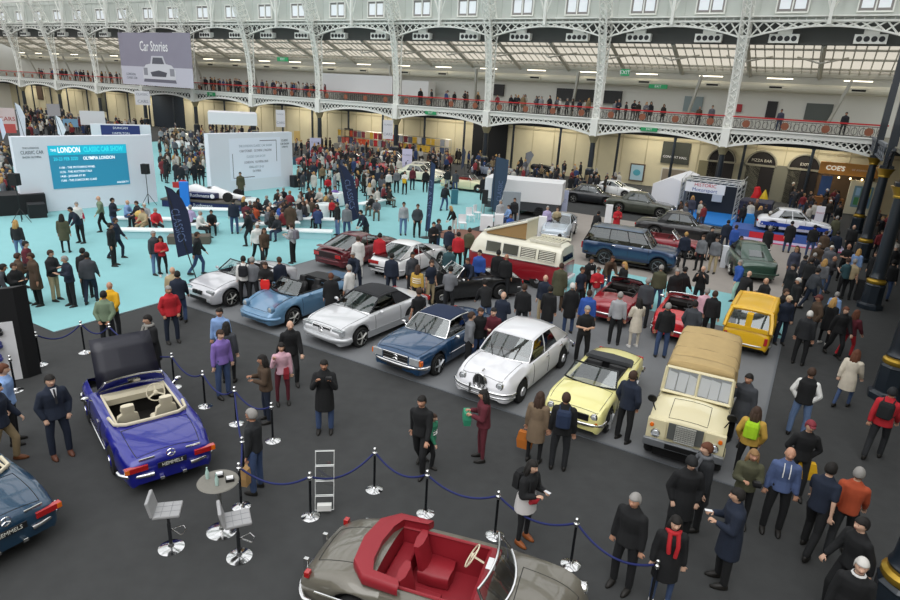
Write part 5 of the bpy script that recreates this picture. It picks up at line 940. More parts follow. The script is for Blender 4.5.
# ---- speakers and stage blocks
def speaker(px, h, lab):
    p = empty('loudspeaker', G(*px)); tag(p, lab, 'loudspeaker'); b = MB(); b.box(-.2, .2, -.18, .18, h, h+.6); b.build('cabinet', RUB, p, bevel=.02); b = MB(); b.lathe([(.02, 0), (.02, h)], 8); b.build('pole', BLACK, p)
    for k in range(3): a = 2.1*k; b = MB(); b.bar((0, 0, .7), (.5*cos(a), .5*sin(a), .01), .025); b.build('leg', BLACK, p)
speaker((149, 205), 1.9, 'loudspeaker on a tripod at the right end of the big screen wall'); speaker((216, 186), 1.5, 'loudspeaker on a pole before the second screen wall'); speaker((22, 222), 1.9, 'loudspeaker behind the black stage block at left')
def block(px, w_, d, h, rz, col, lab, name='stage_block', cat='block'):
    g_ = G(*px); b = MB(); b.box(-w_/2, w_/2, -d/2, d/2, 0, h); o = b.build(name, mat(col, .7), None, bevel=.015); o.location = g_; o.rotation_euler = (0, 0, R(rz)); tag(o, lab, cat); return o
block((14, 213), 3.0, 1.6, 1.1, 40, '#101114', 'large black draped counter at the left edge', 'draped_counter', 'counter'); block((38, 217), .8, .8, .75, 40, '#131417', 'smaller black block beside the black counter at left'); block((297, 187), .9, .6, .9, 50, '#1b1d20', 'black subwoofer box at the corner of the second screen wall', 'subwoofer', 'loudspeaker')
block((262, 173.5), .9, .5, .5, 20, '#16181b', 'black monitor screen held up beside the racing car nose', 'monitor', 'monitor').location.z = 1.3
block((860, 300), .55, .45, .95, -30, '#17181a', 'black litter bin beside the iron pillar', 'litter_bin', 'bin')
# ---- white benches and planters on the turquoise carpet
bl = ['front bench beside the feather flag', 'bench behind the front bench at left', 'bench right of the dark feather flag', 'bench in the middle of the seated crowd', 'bench under the tall man in the dark coat', 'bench at the front right of the seated crowd', 'bench behind, near the yellow coat', 'bench by the child in stripes', 'far bench by the purple top', 'bench left of the racing car plinth']
for i, (px, L_, rz) in enumerate((((150, 238), 3.4, 10), ((146, 226), 3.0, 10), ((197, 232), 2.2, 12), ((262, 222), 2.8, 28), ((268, 231), 3.4, 28), ((300, 238), 3.4, 5), ((280, 213), 2.4, 28), ((320, 226), 2.4, 5), ((372, 208), 2.6, 60), ((212, 216), 3.0, 10))):
    p = empty('bench', G(*px), R(rz)); tag(p, 'white lounge %s' % bl[i], 'bench'); b = MB(); b.box(-L_/2, L_/2, -.3, .3, .36, .46); b.build('seat', mat('#e6ecec', .5), p, bevel=.02); b = MB(); b.box(-L_/2+.05, L_/2-.05, -.22, .22, 0, .36); b.build('base', mat('#a8cdd2', .5), p)
for px, lab in (((324, 219), 'round white pod seat behind the striped child'), ((337, 206), 'round white pod seat beside the purple top'), ((252, 214), 'low white round pod near the racing car nose')):
    b = MB(); b.lathe([(.3, 0), (.5, .1), (.55, .5), (.5, .9), (.42, .95), (.4, .5), (.02, .45)], 20); o = b.build('pod_seat', mat('#dfe6e6', .5), None, 50, loc=G(*px)); tag(o, lab, 'seat')
p = empty('flower_pot', G(142, 232)+Vector((0, 0, .0))); tag(p, 'red pot with yellow plant on the white bench at left', 'pot'); b = MB(); b.lathe([(.2, .46), (.26, .75), (.22, .78)], 16); b.build('pot', mat('#b03a32', .6), p, 50); b = MB(); b.ell((0, 0, .92), .26, .26, .2, 10, 6); b.build('plant', mat('#c8a860', .9, noise=.3), p)
block((186, 210), .5, .3, 1.7, 15, '#1f7ad6', 'bright blue upright banner behind the dark feather flag', 'roll_up_banner', 'banner'); block((190, 243), 1.9, .7, .4, 15, '#5a5248', 'low wooden plinth behind the dark feather flag', 'plinth', 'plinth')
# ---- centre lounge things
def whitebox(px, w_, d, h, rz, lab, col='#e2e2e4', z=0, name='display_box', cat='box'): o = block(px, w_, d, h, rz, col, lab, name, cat); o.location.z = z; return o
p = empty('exhibition_trailer', G(523, 213), R(-14)); tag(p, 'white box trailer behind the middle lounge', 'trailer'); b = MB(); b.box(-2.6, 2.6, -1.1, 1.1, .95, 2.35); b.build('body', mat('#dededf', .5), p, bevel=.03); b = MB(); b.box(-2.5, 2.5, -1.05, 1.05, .35, .95); b.build('chassis', mat('#3b3e42', .6), p)
for a in (-1.4, 1.2):
    for s in (-1, 1): b = MB(); b.lathe([(.2, -.1), (.34, -.1), (.36, 0), (.34, .1), (.2, .1)], 18, ax='y'); b.build('wheel', TYRE, p, 40, loc=(a, s*.95, .36))
def gtable(px, lab):
    p = empty('glass_table', G(*px)); tag(p, lab, 'table'); b = MB(); b.box(-.5, .5, -.4, .4, .98, 1.0); b.build('top', glass('#cfe', .7), p)
    for x in (-.45, .45):
        for y in (-.35, .35): b = MB(); b.bar((x, y, 0), (x, y, .98), .03); b.build('leg', SATIN, p)
gtable((488, 215), 'glass table with thin metal legs beside the slate blue flag')
def wchair(px, rz, lab):
    p = empty('white_chair', G(*px), R(rz)); tag(p, lab, 'chair'); b = MB(); b.box(-.22, .22, -.22, .22, .42, .46); b.build('seat', WHITE, p, bevel=.01); b = MB(); b.box(-.22, .22, .18, .22, .46, .9); b.build('backrest', WHITE, p, bevel=.01)
    for x in (-.19, .19):
        for y in (-.19, .19): b = MB(); b.bar((x, y, 0), (x, y, .42), .03); b.build('leg', WHITE, p)
wchair((470, 222), 30, 'white chair left of the glass table'); wchair((477, 219), 60, 'white chair nearest the glass table'); wchair((462, 230), 10, 'white chair behind the visitor in olive')
b = MB(); b.lathe([(.02, 0), (1.5, 0), (1.5, .05), (.02, .05)], 28); o = b.build('round_rug', mat('#7a5648', .9), None, 40, loc=G(463, 236)+Vector((0, 0, .013))); tag(o, 'round brown platform behind the visitor in the red top', 'platform')
# ---- blue photo stand with marquee
p = empty('marquee', W(-9.6, 50.2), HA); tag(p, 'white fabric marquee roof and side beside the blue stand', 'marquee'); b = MB(); b.prism([(-1.0, -2, 0.2), (1.1, -2, .2), (1.1, -2, 2.25), (.3, -2, 2.5), (-1.0, -2, 1.9)], (0, 7, 0)); b.build('canvas', mat('#e2e2e6', .7), p); b = MB(); b.box(1.1, 1.14, -2.02, 5.02, .2, 2.25); b.build('side_trim', GREYP, p)
p = empty('truss_stand', W(-5.9, 48.2), HA); tag(p, 'aluminium truss stand with blue floor and motorsport sign', 'stand'); b = MB(); b.box(-2.4, 1.6, -3.6, 2, .012, .1); b.build('blue_floor', mat('#1b78c8', .6), p)
for (x, y) in ((-2.4, -.6), (1.4, -.6), (-2.4, 2), (1.4, 2)):
    b = MB(); 
    for dx in (-.12, .12):
        for dy in (-.12, .12): b.bar((x+dx, y+dy, .1), (x+dx, y+dy, 2.6), .04)
    for k in range(7): b.bar((x-.12, y-.12, .1+k*.35), (x+.12, y-.12, .45+k*.35), .03); b.bar((x-.12, y+.12, .1+k*.41), (x+.12, y+.12, .5+k*.41), .03)
    b.build('truss_leg', SATIN, p)
for (a, c) in (((-2.4, -.6), (1.4, -.6)), ((-2.4, 2), (1.4, 2)), ((-2.4, -.6), (-2.4, 2)), ((1.4, -.6), (1.4, 2)), ((-2.4, .7), (1.4, .7))):
    b = MB(); b.bar((*a, 2.4), (*c, 2.4), .04); b.bar((*a, 2.62), (*c, 2.62), .04); A_, C_ = Vector((*a, 0)), Vector((*c, 0))
    for k in range(8): b.bar(A_.lerp(C_, k/8)+Vector((0, 0, 2.4)), A_.lerp(C_, (k+1)/8)+Vector((0, 0, 2.62)), .03)
    b.build('truss_beam', SATIN, p)
b = MB(); b.box(-2.2, .5, -.85, -.78, 1.75, 2.45); b.build('sign_panel', WHITE, p); text('sign_lettering', 'HISTORIC', .34, mat('#c02a34', .5), XF((-.85, -.86, 2.28), (1, 0, 0), (0, 0, 1)), p); text('sign_lettering', 'Motorsport', .36, mat('#2b4f9a', .5), XF((-.85, -.86, 1.94), (1, 0, 0), (0, 0, 1)), p)
b = MB(); b.box(-2.4, 1.4, 1.9, 2, .1, 2.6); b.build('back_wall', mat('#1a2028', .7), p); b = MB(); b.box(-.6, .1, 1.7, 1.88, .9, 2.0); b.build('poster', mat('#c9cdd2', .6), p); b = MB(); b.box(1.6, 3.6, -.6, 1.8, .1, 1.5); b.build('merchandise_rack', mat('#1c1f38', .7), p); b = MB(); b.box(1.6, 3.6, -.62, -.6, .55, .85); b.build('red_stripe', mat('#a8302c', .6), p)
b = MB(); b.box(1.9, 2.9, -2.3, -1.5, .012, .9); b.build('blue_counter', mat('#2a8ad6', .6), p)
# red tube figure, yellow bag, kiosk, poster booth
b = MB(); b.tube([(0, 0, 0), (.1, 0, .5), (-.1, 0, 1.0), (.12, 0, 1.5), (0, 0, 1.95)], [.22, .3, .28, .3, .2], 12); o = b.build('inflatable_column', mat('#d01c24', .5), None, 60, loc=G(752, 212)); tag(o, 'bright red inflatable column behind the rally car stand', 'inflatable')
b = MB(); b.lathe([(.02, 1.7), (.16, 1.4), (.33, .95), (.33, .9), (.03, .9), (.03, 0)], 12); o = b.build('closed_parasol', mat('#d6b51c', .6), None, 30, loc=G(761, 211)); tag(o, 'yellow half closed parasol right of the red inflatable', 'parasol')
K0, kz = at_v(820, 166, 59.5); K1, kz0 = at_v(877, 181, 59.5); p = empty('cafe_front', W(K0, 59.5), HA); tag(p, 'wooden cafe front reading COES under the gallery at right', 'cafe'); kw = K1-K0
b = MB(); b.box(0, kw, -.15, 0, kz0+.2, kz0+1.15); b.build('sign_board', mat('#c98a3a', .5, noise=.2, scale=2), p); zt_ = kz0+.68; text('sign_lettering', "COE'S", .5, mat('#f0e6d0', .4, emit=.4), XF((kw*.27, -.17, zt_), (1, 0, 0), (0, 0, 1)), p, ext=.03, bold=.02); text('sign_lettering', 'OF IPSWICH', .2, mat('#f0e6d0', .4), XF((kw*.68, -.17, zt_), (1, 0, 0), (0, 0, 1)), p)
b = MB(); b.box(0, kw, 2.3, 2.45, 0, kz0+.2); b.build('back_wall', mat('#5a4630', .8), p); b = MB(); b.box(.1, kw*.55, .4, .9, 0, 1.05); b.build('counter', mat('#8a5a2c', .6), p); b = MB(); b.box(.3, 1.1, .1, .15, 1.2, kz0); b.build('poster', mat('#2c4a78', .5), p); b = MB()
for k in range(3): b = MB(); b.ell((1.5+k*.8, -.3, kz0+.0), .07, .07, .09, 8, 6); b.build('lamp', mat('#ffe0a0', .4, emit=6), p)
g_ = G(857, 215); p = empty('poster_booth', g_, HA); tag(p, 'cream poster booth with a colourful framed print beside the cafe', 'booth'); b = MB(); b.box(-1.0, 1.0, 0, .5, 0, 2.7); b.build('cabinet', mat('#c9c1a6', .7), p, bevel=.03); b = MB(); b.box(-.65, .65, -.04, 0, .6, 2.3); pr_ = b.build('print', mat('#6a8a94', .5), p)
for i, c_ in enumerate(('#3f7f4a', '#c8b83a', '#3a5fa0', '#8fb0c8', '#4a8a5a', '#c8c23a')): b = MB(); b.box(-.5+(i % 3)*.35, -.2+(i % 3)*.35, -.06, -.04, .8+(i//3)*.75, 1.4+(i//3)*.75); b.build('print_patch', mat(c_, .6), pr_)
# merchandise stalls under the gallery: hanging garments one by one
cols = ['#a8222a', '#c9a23a', '#6a6a72', '#b5574a', '#8a8f98', '#d9d2c6', '#b8472a', '#44506a', '#7a2f3a', '#c7b38a']; rk = empty('stall_rack', W(-46, 60.6), HA); tag(rk, 'long low stall counter with rails below the gallery', 'stall'); b = MB(); b.box(-6.5, 10, -.9, .9, 0, .9); b.build('counter', mat('#8a867c', .8), rk); b = MB(); b.bar((-6.5, 0, 2.6), (10, 0, 2.6), .05); b.bar((-6.5, 0, 1.75), (10, 0, 1.75), .05)
for x in (-6.5, -2.4, 1.7, 5.8, 10): b.bar((x, 0, .9), (x, 0, 2.6), .05)
b.build('rail', STEEL, rk); gi = 0
for r_ in range(2):
    for k in range(26):
        x = -6.2+k*.63; z = 2.55-.85*r_; c_ = random.choice(cols); b = MB(); s_ = random.uniform(.2, .27); b.prism([(-s_, 0, -.02), (-s_*1.2, 0, -.18), (-s_, 0, -.25), (-s_, 0, -.72), (s_, 0, -.72), (s_, 0, -.25), (s_*1.2, 0, -.18), (s_, 0, -.02)], (0, -.08, 0))
        o = b.build('hanging_garment', mat(c_, .9), None); o.location = W(-46+x, 60.5, z); o.rotation_euler = (0, 0, HA+random.uniform(-.2, .2)); tag(o, 'coloured garment hanging on the stall rails under the gallery', 'garment', 'garments on the stall rails')
# ============================================================ PEOPLE
V = Vector
def remesh(b, vox, name, mats, smooth_it=2):
    me = b.mesh('t', [mats[0]]); o = bpy.data.objects.new('t', me); COL.objects.link(o); m = o.modifiers.new('r', 'REMESH'); m.mode = 'VOXEL'; m.voxel_size = vox
    s = o.modifiers.new('s', 'SMOOTH'); s.iterations = smooth_it; s.factor = .5
    dg = bpy.context.evaluated_depsgraph_get(); r = bpy.data.meshes.new_from_object(o.evaluated_get(dg)); bpy.data.objects.remove(o); r.name = name
    r.materials.clear(); [r.materials.append(q) for q in mats]; r.polygons.foreach_set('use_smooth', [True]*len(r.polygons)); return r
def cone(b, a, c, r0, r1, n=8, sq=1):
    a, c = V(a), V(c); d = (c-a); L = d.length; d.normalize(); pts = []; rr = []
    for k in range(5): t = k/4; pts.append(a.lerp(c, t)); rr.append(r0+(r1-r0)*t)
    pts = [a-d*r0*.8, a-d*r0*.5]+pts+[c+d*r1*.5, c+d*r1*.8]; rr = [r0*.4, r0*.8]+rr+[r1*.8, r1*.4]; b.tube(pts, rr, n, sq)
def torso(b, spine, add=0, w=(.165, .145, .185, .2, .12), d=(.12, .105, .125, .115, .09), up=None):
    """stacked ellipses along the spine"""
    rs = []; n = 14
    for (p, ww, dd) in zip(spine, w, d): rs.append([V(p)+V(((ww+add)*cos(2*PI*k/n), (dd+add)*sin(2*PI*k/n), 0)) for k in range(n)])
    b.rings(rs)
# pose: lean forward, arms (upper, fore) for left & right as direction vectors, legs (thigh, shin) pairs. person faces -Y
DN = (0, 0, -1)
POSES = dict(
 s=(.02, ((.18, .02, -1), (.1, -.15, -1)), ((-.18, .02, -1), (-.1, -.15, -1)), ((.08, 0, -1), (0, .03, -1)), ((-.08, -.05, -1), (0, .05, -1))),
 w=(.05, ((.16, -.35, -1), (.05, -.7, -1)), ((-.16, .4, -1), (-.08, .1, -1)), ((.04, -.42, -1), (0, .1, -1)), ((-.04, .25, -1), (0, .65, -1))),
 v=(.05, ((.16, .4, -1), (.08, .1, -1)), ((-.16, -.35, -1), (-.05, -.7, -1)), ((.04, .22, -1), (0, .55, -1)), ((-.04, -.38, -1), (0, .1, -1))),
 p=(.06, ((.2, -.15, -1), (-.45, -1, .35)), ((-.2, -.15, -1), (.45, -1, .35)), ((.08, 0, -1), (0, .03, -1)), ((-.08, -.08, -1), (0, .05, -1))),
 c=(.03, ((.25, -.25, -1), (-1, -.7, .05)), ((-.25, -.25, -1), (1, -.8, .15)), ((.1, 0, -1), (0, .03, -1)), ((-.1, -.02, -1), (0, .03, -1))),
 h=(.02, ((.35, .12, -1), (-.25, -.4, -1)), ((-.35, .12, -1), (.25, -.4, -1)), ((.1, -.03, -1), (0, .05, -1)), ((-.1, .03, -1), (0, .05, -1))),
 b=(.04, ((.28, .35, -1), (-.55, .45, -1)), ((-.28, .35, -1), (.55, .45, -1)), ((.09, 0, -1), (0, .03, -1)), ((-.09, -.02, -1), (0, .04, -1))),
 f=(.0, ((.3, -.5, -1), (-.45, -.5, 1)), ((-.3, -.5, -1), (.45, -.5, 1)), ((.09, 0, -1), (0, .03, -1)), ((-.09, -.02, -1), (0, .04, -1))),
 e=(.02, ((.18, .02, -1), (.05, -.15, -1)), ((-.3, -.3, -1), (.15, -.3, 1)), ((.09, 0, -1), (0, .03, -1)), ((-.09, -.02, -1), (0, .04, -1))),
 l=(.45, ((.16, -.35, -1), (-.05, -.8, -.8)), ((-.16, -.2, -1), (.05, -.5, -1)), ((.09, .05, -1), (0, .05, -1)), ((-.09, -.1, -1), (0, .1, -1))),
 k=(.03, ((.45, .1, -1), (-.4, .0, -.55)), ((-.45, .1, -1), (.4, .0, -.55)), ((.12, 0, -1), (0, .03, -1)), ((-.12, -.02, -1), (0, .04, -1))),
 t=(.12, ((.2, -.35, -1), (-.25, -1, -.2)), ((-.2, -.35, -1), (.25, -1, -.2)), ((.14, -1, -.05), (0, .05, -1)), ((-.14, -1, -.05), (0, -.05, -1))),
 q=(.5, ((.2, -.6, -1), (-.1, -1, -.3)), ((-.2, -.6, -1), (.1, -1, -.3)), ((.14, -1, -.35), (0, .6, -1)), ((-.14, -.7, -1), (0, 1, -.7))),
)
def skel(pose):
    lean, AL, AR, LL, LR = POSES[pose]; J = {}; n = lambda v: V(v).normalized()
    def leg(h, t, s): k = h+n(t)*.44; a = k+n(s)*.42; return k, a
    hl, hr = V((.095, 0, -.06)), V((-.095, 0, -.06)); kl, al = leg(hl, *LL); kr, ar = leg(hr, *LR); low = min(al.z, ar.z); off = V((0, 0, .085-low)); J['pel'] = off.copy()
    for nme, q in (('hl', hl), ('hr', hr), ('kl', kl), ('kr', kr), ('al', al), ('ar', ar)): J[nme] = q+off
    up = V((0, -sin(lean), cos(lean))); J['wai'] = off+up*.14+V((0, .01, 0)); J['che'] = off+up*.34; J['sho'] = off+up*.47; J['nec'] = off+up*.53; J['head'] = off+up*.56+V((0, -.015-.1*lean, .115)); J['up'] = up
    J['sl'] = J['sho']+V((.165, 0, -.045)); J['sr'] = J['sho']+V((-.165, 0, -.045))
    for s, A in (('l', AL), ('r', AR)): J['e'+s] = J['s'+s]+n(A[0])*.285; J['w'+s] = J['e'+s]+n(A[1])*.25; J['fd'+s] = n(A[1])
    return J
def headpart(b, J, fine):
    c = J['head']; n = 16 if fine == True else 10; m = 12 if fine == True else 8; rs = []
    for j in range(m+1):
        t = PI*(.03+.94*j/m); z = -cos(t)*.118; r0 = sin(t); ring = []
        jaw = 1-.28*max(0, -z/.118)**1.2
        for k in range(n):
            a = 2*PI*k/n; x, y = cos(a), sin(a); rx, ry = .077*r0*jaw, (.098 if y > 0 else .088)*r0*(jaw*.5+.5)
            p = V((x*rx, y*ry, z)); 
            if y < -.9 and fine:
                if -.045 < z < .01: p.y -= .02*(1-abs(z+.025)/.04)      # nose
                if .012 < z < .04: p.y += .006
            ring.append(c+p*1.07)
        rs.append(ring)
    b.rings(rs)
FP = None
def face_bits(b, J):
    c = J['head']
    b.mi = 0
    b.ell(c+V((0, -.1, -.018)), .013, .018, .022, 8, 6)
    for s in (1, -1):
        b.mi = 0; b.ell(c+V((s*.079, .01, -.005)), .01, .022, .03, 8, 5); b.mi = 1; b.ell(c+V((s*.03, -.084, .004)), .009, .006, .005, 8, 5); b.mi = 2; b.ell(c+V((s*.03, -.088, .024)), .016, .005, .003, 6, 4)
    b.mi = 2; b.ell(c+V((0, -.083, -.055)), .024, .01, .006, 8, 5); b.mi = 0
def hand(b, w, d, side, grip):
    """palm, four unequal bent fingers and a thumb"""
    d = V(d); x = d.cross(V((0, 0, 1)) if abs(d.z) < .9 else V((0, -1, 0))).normalized(); inn = V((-side, -.4, 0)); pal = d.cross(x).normalized()
    if pal.dot(V((-side, 0, -.2))) < 0: pal = -pal
    x = pal.cross(d).normalized(); b.rings([[w+d*t+(x*cos(a)*wx+pal*sin(a)*wy) for a in [2*PI*k/8 for k in range(8)]] for t, wx, wy in ((-.02, .024, .02), (.02, .03, .018), (.06, .04, .016), (.09, .04, .013), (.1, .03, .01))])
    fw = x if x.y < 0 or abs(x.y) < .2 else x
    for i, (o, L) in enumerate(((-.03, .06), (-.01, .072), (.01, .068), (.03, .052))):
        a = w+d*.085+x*o; c1 = .25+.5*grip; p1 = a+(d*cos(c1)+pal*sin(c1))*L*.45; c2 = c1+.5+.6*grip; p2 = p1+(d*cos(c2)+pal*sin(c2))*L*.32; c3 = c2+.4+.3*grip; p3 = p2+(d*cos(c3)+pal*sin(c3))*L*.25; b.tube([a, p1, p2, p3], [.0095, .009, .008, .006], 6)
    ts = -1; a = w+d*.03+x*.028*ts; p1 = a+(d*.6+x*ts*.75+pal*.3).normalized()*.035; p2 = p1+(d*.85+x*ts*.2+pal*.45).normalized()*.03; b.tube([a, p1, p2], [.012, .0105, .008], 6)
_pm = {}
SKIN = mat('#b98a70', .55); EYE = mat('#1a1310', .4); LIP = mat('#8a4a42', .6)
def shapes(pose, fem, fine):
    k = (pose, fem, fine)
    if k in _pm: return _pm[k]
    J = skel(pose); D = {}; vx = .018 if fine == True else (.032 if not fine else .05)
    w = (.155, .12, .15, .15, .085, .05) if fem else (.155, .14, .17, .17, .1, .055); DD = (.12, .1, .12, .11, .075, .055); u_ = J['up']; sp = [J['pel']-V((0, 0, .07)), J['wai'], J['che'], J['che']+u_*.1, J['sho']+u_*.03, J['nec']+u_*.025]
    b = MB(); torso(b, sp, 0, w, DD)
    for s in 'lr':
        cone(b, J['s'+s], J['e'+s], .05, .038); cone(b, J['e'+s], J['w'+s], .038, .026); cone(b, J['h'+s], J['k'+s], .085, .055); cone(b, J['k'+s], J['a'+s], .055, .036)
    cone(b, J['sho'], J['head']-V((0, 0, .05)), .055, .052); headpart(b, J, fine)
    D['body'] = remesh(b, vx, 'body', [SKIN, EYE, LIP], 1)
    b = MB()
    for s, q in (('l', 1), ('r', -1)):
        if fine == True: hand(b, J['w'+s], J['fd'+s], q, .8 if pose in 'pfce' else .35)
        else: 
            d = J['fd'+s]; b.tube([J['w'+s], J['w'+s]+d*.05, J['w'+s]+d*.1, J['w'+s]+d*.17], [.025, .04, .035, .012], 6, .6)
    face_bits(b, J)
    hm = b.mesh('h', [SKIN, EYE, LIP]); bm = bmesh.new(); bm.from_mesh(D['body']); bm.from_mesh(hm); bm.to_mesh(D['body']); bm.free(); D['body'].polygons.foreach_set('use_smooth', [True]*len(D['body'].polygons))
    # garments
    def top(ad, hem, name, sleeve=1, waistw=0, flare=0):
        b = MB(); low = J['pel']-V((0, 0, hem)); ww = tuple(q+ad for q in w); dd = tuple(q+ad for q in DD); sp2 = [low]+sp[0:5]+[sp[5]+V((0, 0, .0 if name == 'shirt' else .015))]; w2 = (ww[0]+flare,)+(ww[0]+flare*.5,)+ww[1:5]+(.062+ad*.6,); d2 = (dd[0]+flare,)+(dd[0]+flare*.4,)+dd[1:5]+(.062+ad*.6,)
        torso(b, sp2, 0, w2, d2)
        for s in 'lr':
            if sleeve: cone(b, J['s'+s], J['e'+s], .055+ad, .046+ad*.8)
            if sleeve == 1: cone(b, J['e'+s], J['e'+s].lerp(J['w'+s], .88), .046+ad*.8, .036+ad*.6)
            if sleeve == 2: pass
        D[name] = remesh(b, vx if fine != True else .016, name, [SKIN], 2)
    if pose in 'tq': hc = .09
    else: hc = .42
    top(.022, .08, 'shirt'); top(.032, .12, 'jacket', flare=.01); top(.032, min(hc, .42), 'coat', flare=.03); b = MB()
    # t-shirt with short sleeves
    torso(b, [J['pel']-V((0, 0, .1))]+sp, .022, (w[0],)+w, (.12,)+DD)
    for s in 'lr': cone(b, J['s'+s], J['s'+s].lerp(J['e'+s], .75), .07, .062)
    D['tshirt'] = remesh(b, vx, 'tshirt', [SKIN], 2)
    b = MB(); torso(b, [J['pel']-V((0, 0, .1))]+sp, .04, (w[0],)+w, (.12,)+DD); D['vest'] = remesh(b, vx, 'vest', [SKIN], 2)
    b = MB(); rs = []
    torso(b, [J['pel']-V((0, 0, .1)), J['pel'], J['pel']+J['up']*.1], 0, (.165, .175, .16), (.125, .13, .115))
    for s in 'lr': cone(b, J['h'+s], J['k'+s], .1, .072); cone(b, J['k'+s], J['a'+s]+V((0, 0, .02)), .072, .062)
    D['trousers'] = remesh(b, vx, 'trousers', [SKIN], 2); b = MB()
    torso(b, [J['pel']-V((0, 0, .1)), J['pel'], J['pel']+J['up']*.1], 0, (.165, .17, .15), (.125, .125, .11))
    for s in 'lr': cone(b, J['h'+s], J['k'+s], .095, .06); cone(b, J['k'+s], J['a'+s]+V((0, 0, .02)), .058, .045)
    D['leggings'] = remesh(b, vx, 'leggings', [SKIN], 2)
    for s in 'lr':
        b = MB(); a = J['a'+s]; z0 = a.z-.085; n = 10; b.rings([[V((a.x+cos(2*PI*i/n)*rx, a.y+cy+sin(2*PI*i/n)*ry, z0+z)) for i in range(n)] for z, rx, ry, cy in ((0, .046, .135, -.06), (.03, .05, .138, -.06), (.065, .045, .11, -.04), (.1, .042, .055, 0))]); me = b.mesh('shoe', [SKIN]); me.polygons.foreach_set('use_smooth', [True]*len(me.polygons)); D['shoe'+s] = me
    # hair: short, long, cap, beanie
    def cap(zlo, gr, name, long=0):
        b = MB(); c = J['head']; rs = []; n = 16
        for j in range(8):
            t = PI*(.5 if 0 else 0)+PI*(.62*j/7+.02); ring = []
            for k_ in range(n):
                a = 2*PI*k_/n; x, y = cos(a), sin(a); tt = t*(1.0 if y > -.2 else (.62 if name != 'beanie' else .85)); z = cos(tt)*.122; r_ = sin(tt); ring.append(c+V((x*(.079+gr)*r_, y*(.1+gr)*r_+.004, z+gr))*1.06)
            rs.append(ring)
        b.rings(rs, cap=True)
        if long:
            for (dx, dy, L) in ((0, .075, .3), (.05, .06, .3), (-.05, .06, .3), (.075, .0, .22), (-.075, 0, .22)): b.tube([c+V((dx*.8, dy*.8, .06)), c+V((dx, dy+.02, -.05)), c+V((dx*1.15, dy+.045, -L*.7)), c+V((dx*.9, dy+.05, -L))], [.035, .045, .045, .015], 8)
        if name == 'peak': b.rings([[c+V((x, y, z)) for x in (-.06, 0, .06) for z in (0,)] for y, z in ((0, 0),)]) if 0 else b.prism([c+V((-.06, -.085, .045)), c+V((.06, -.085, .045)), c+V((.04, -.16, .03)), c+V((-.04, -.16, .03))], (0, 0, .01))
        me = b.mesh(name, [SKIN]); bm = bmesh.new(); bm.from_mesh(me); bmesh.ops.recalc_face_normals(bm, faces=bm.faces); bm.to_mesh(me); bm.free(); me.polygons.foreach_set('use_smooth', [True]*len(me.polygons)); D[name] = me
    cap(0, .008, 'short'); cap(0, .01, 'long', 1); cap(0, .014, 'beanie'); cap(0, .012, 'peak')
    b = MB(); u = J['che']+V((0, .16, -.02)); rs = []
    for z, a_, d_ in ((-.2, .12, .06), (-.17, .15, .085), (.1, .15, .085), (.17, .12, .06)): rs.append([u+J['up']*z+V((x*a_, y*d_+.04, 0)) for x, y in ((-1, -.9), (-.9, .7), (-.5, 1), (.5, 1), (.9, .7), (1, -.9))])
    b.rings(rs)
    for s in (1, -1): b.tube([u+J['up']*.14+V((s*.09, -.0, 0)), J['sho']+V((s*.1, .03, .055)), J['sho']+V((s*.11, -.11, -.02)), J['che']+V((s*.14, -.13, -.08)), J['wai']+V((s*.17, 0, 0)), u-J['up']*.15+V((s*.1, 0, 0))], .016, 5)
    me = b.mesh('backpack', [SKIN]); D['backpack'] = me; D['J'] = J; _pm[k] = D; return D
SKT = ['#c39a80', '#b98a70', '#cba48c', '#a87a60', '#8a5f48']
HAIRC = dict(k='#15110e', b='#3a271b', l='#8a6a44', y='#b08a50', g='#8f8c88', w='#c9c6c0', r='#5c3420', n=None)
def person(pos, face, pose, top, legs, hair, label, h=1.75, fem=False, kind=None, shoes='#16130f', bag=None, z=0.0, grp=None, fine=False, cat='person', abs_rot=None):
    D = shapes(pose, fem, fine); J = D['J']; sc = h/1.76; view = math.atan2(pos.x, pos.y)   # facing 0 = towards the viewer
    rz = abs_rot if abs_rot is not None else -view + R(face)
    o = bpy.data.objects.new('person', D['body']); COL.objects.link(o); o.location = (pos.x, pos.y, z); o.rotation_euler = (0, 0, rz); o.scale = (sc*1.03, sc*1.05, sc); tag(o, label, cat, grp)
    def part(name, me, m_):
        c = bpy.data.objects.new(name, me); COL.objects.link(c); c.parent = o; c.material_slots[0].link = 'OBJECT'; c.material_slots[0].material = m_; return c
    o.material_slots[0].link = 'OBJECT'; o.material_slots[0].material = mat(random.choice(SKT[:4]), .6)
    kind = kind or random.choice(('jacket', 'jacket', 'shirt')); kinds = kind.split('+')
    if 'vest' in kinds: part('sleeves', D['shirt'], cloth('#dcdcd8')); part('vest', D['vest'], cloth(top))
    else: part(kinds[0], D[kinds[0]], cloth(top))
    part('trousers' if not fem else 'leggings', D['leggings' if fem else 'trousers'], cloth(legs))
    for s in 'lr': part('shoe', D['shoe'+s], mat(shoes, .6))
    hs = hair[1] if len(hair) > 1 else ('l' if fem else 's'); hc = HAIRC.get(hair[0]) or (hair[3:] if len(hair) > 3 else None)
    if hair[0] != 'n' or hs in 'cB':
        nm = {'s': 'short', 'l': 'long', 'c': 'peak', 'B': 'beanie'}[hs]; part({'s': 'hair', 'l': 'hair', 'c': 'cap', 'B': 'beanie'}[hs], D[nm], mat(hc or '#111214', .8))
    if bag: part('backpack', D['backpack'], cloth(bag))
    return o, J, sc
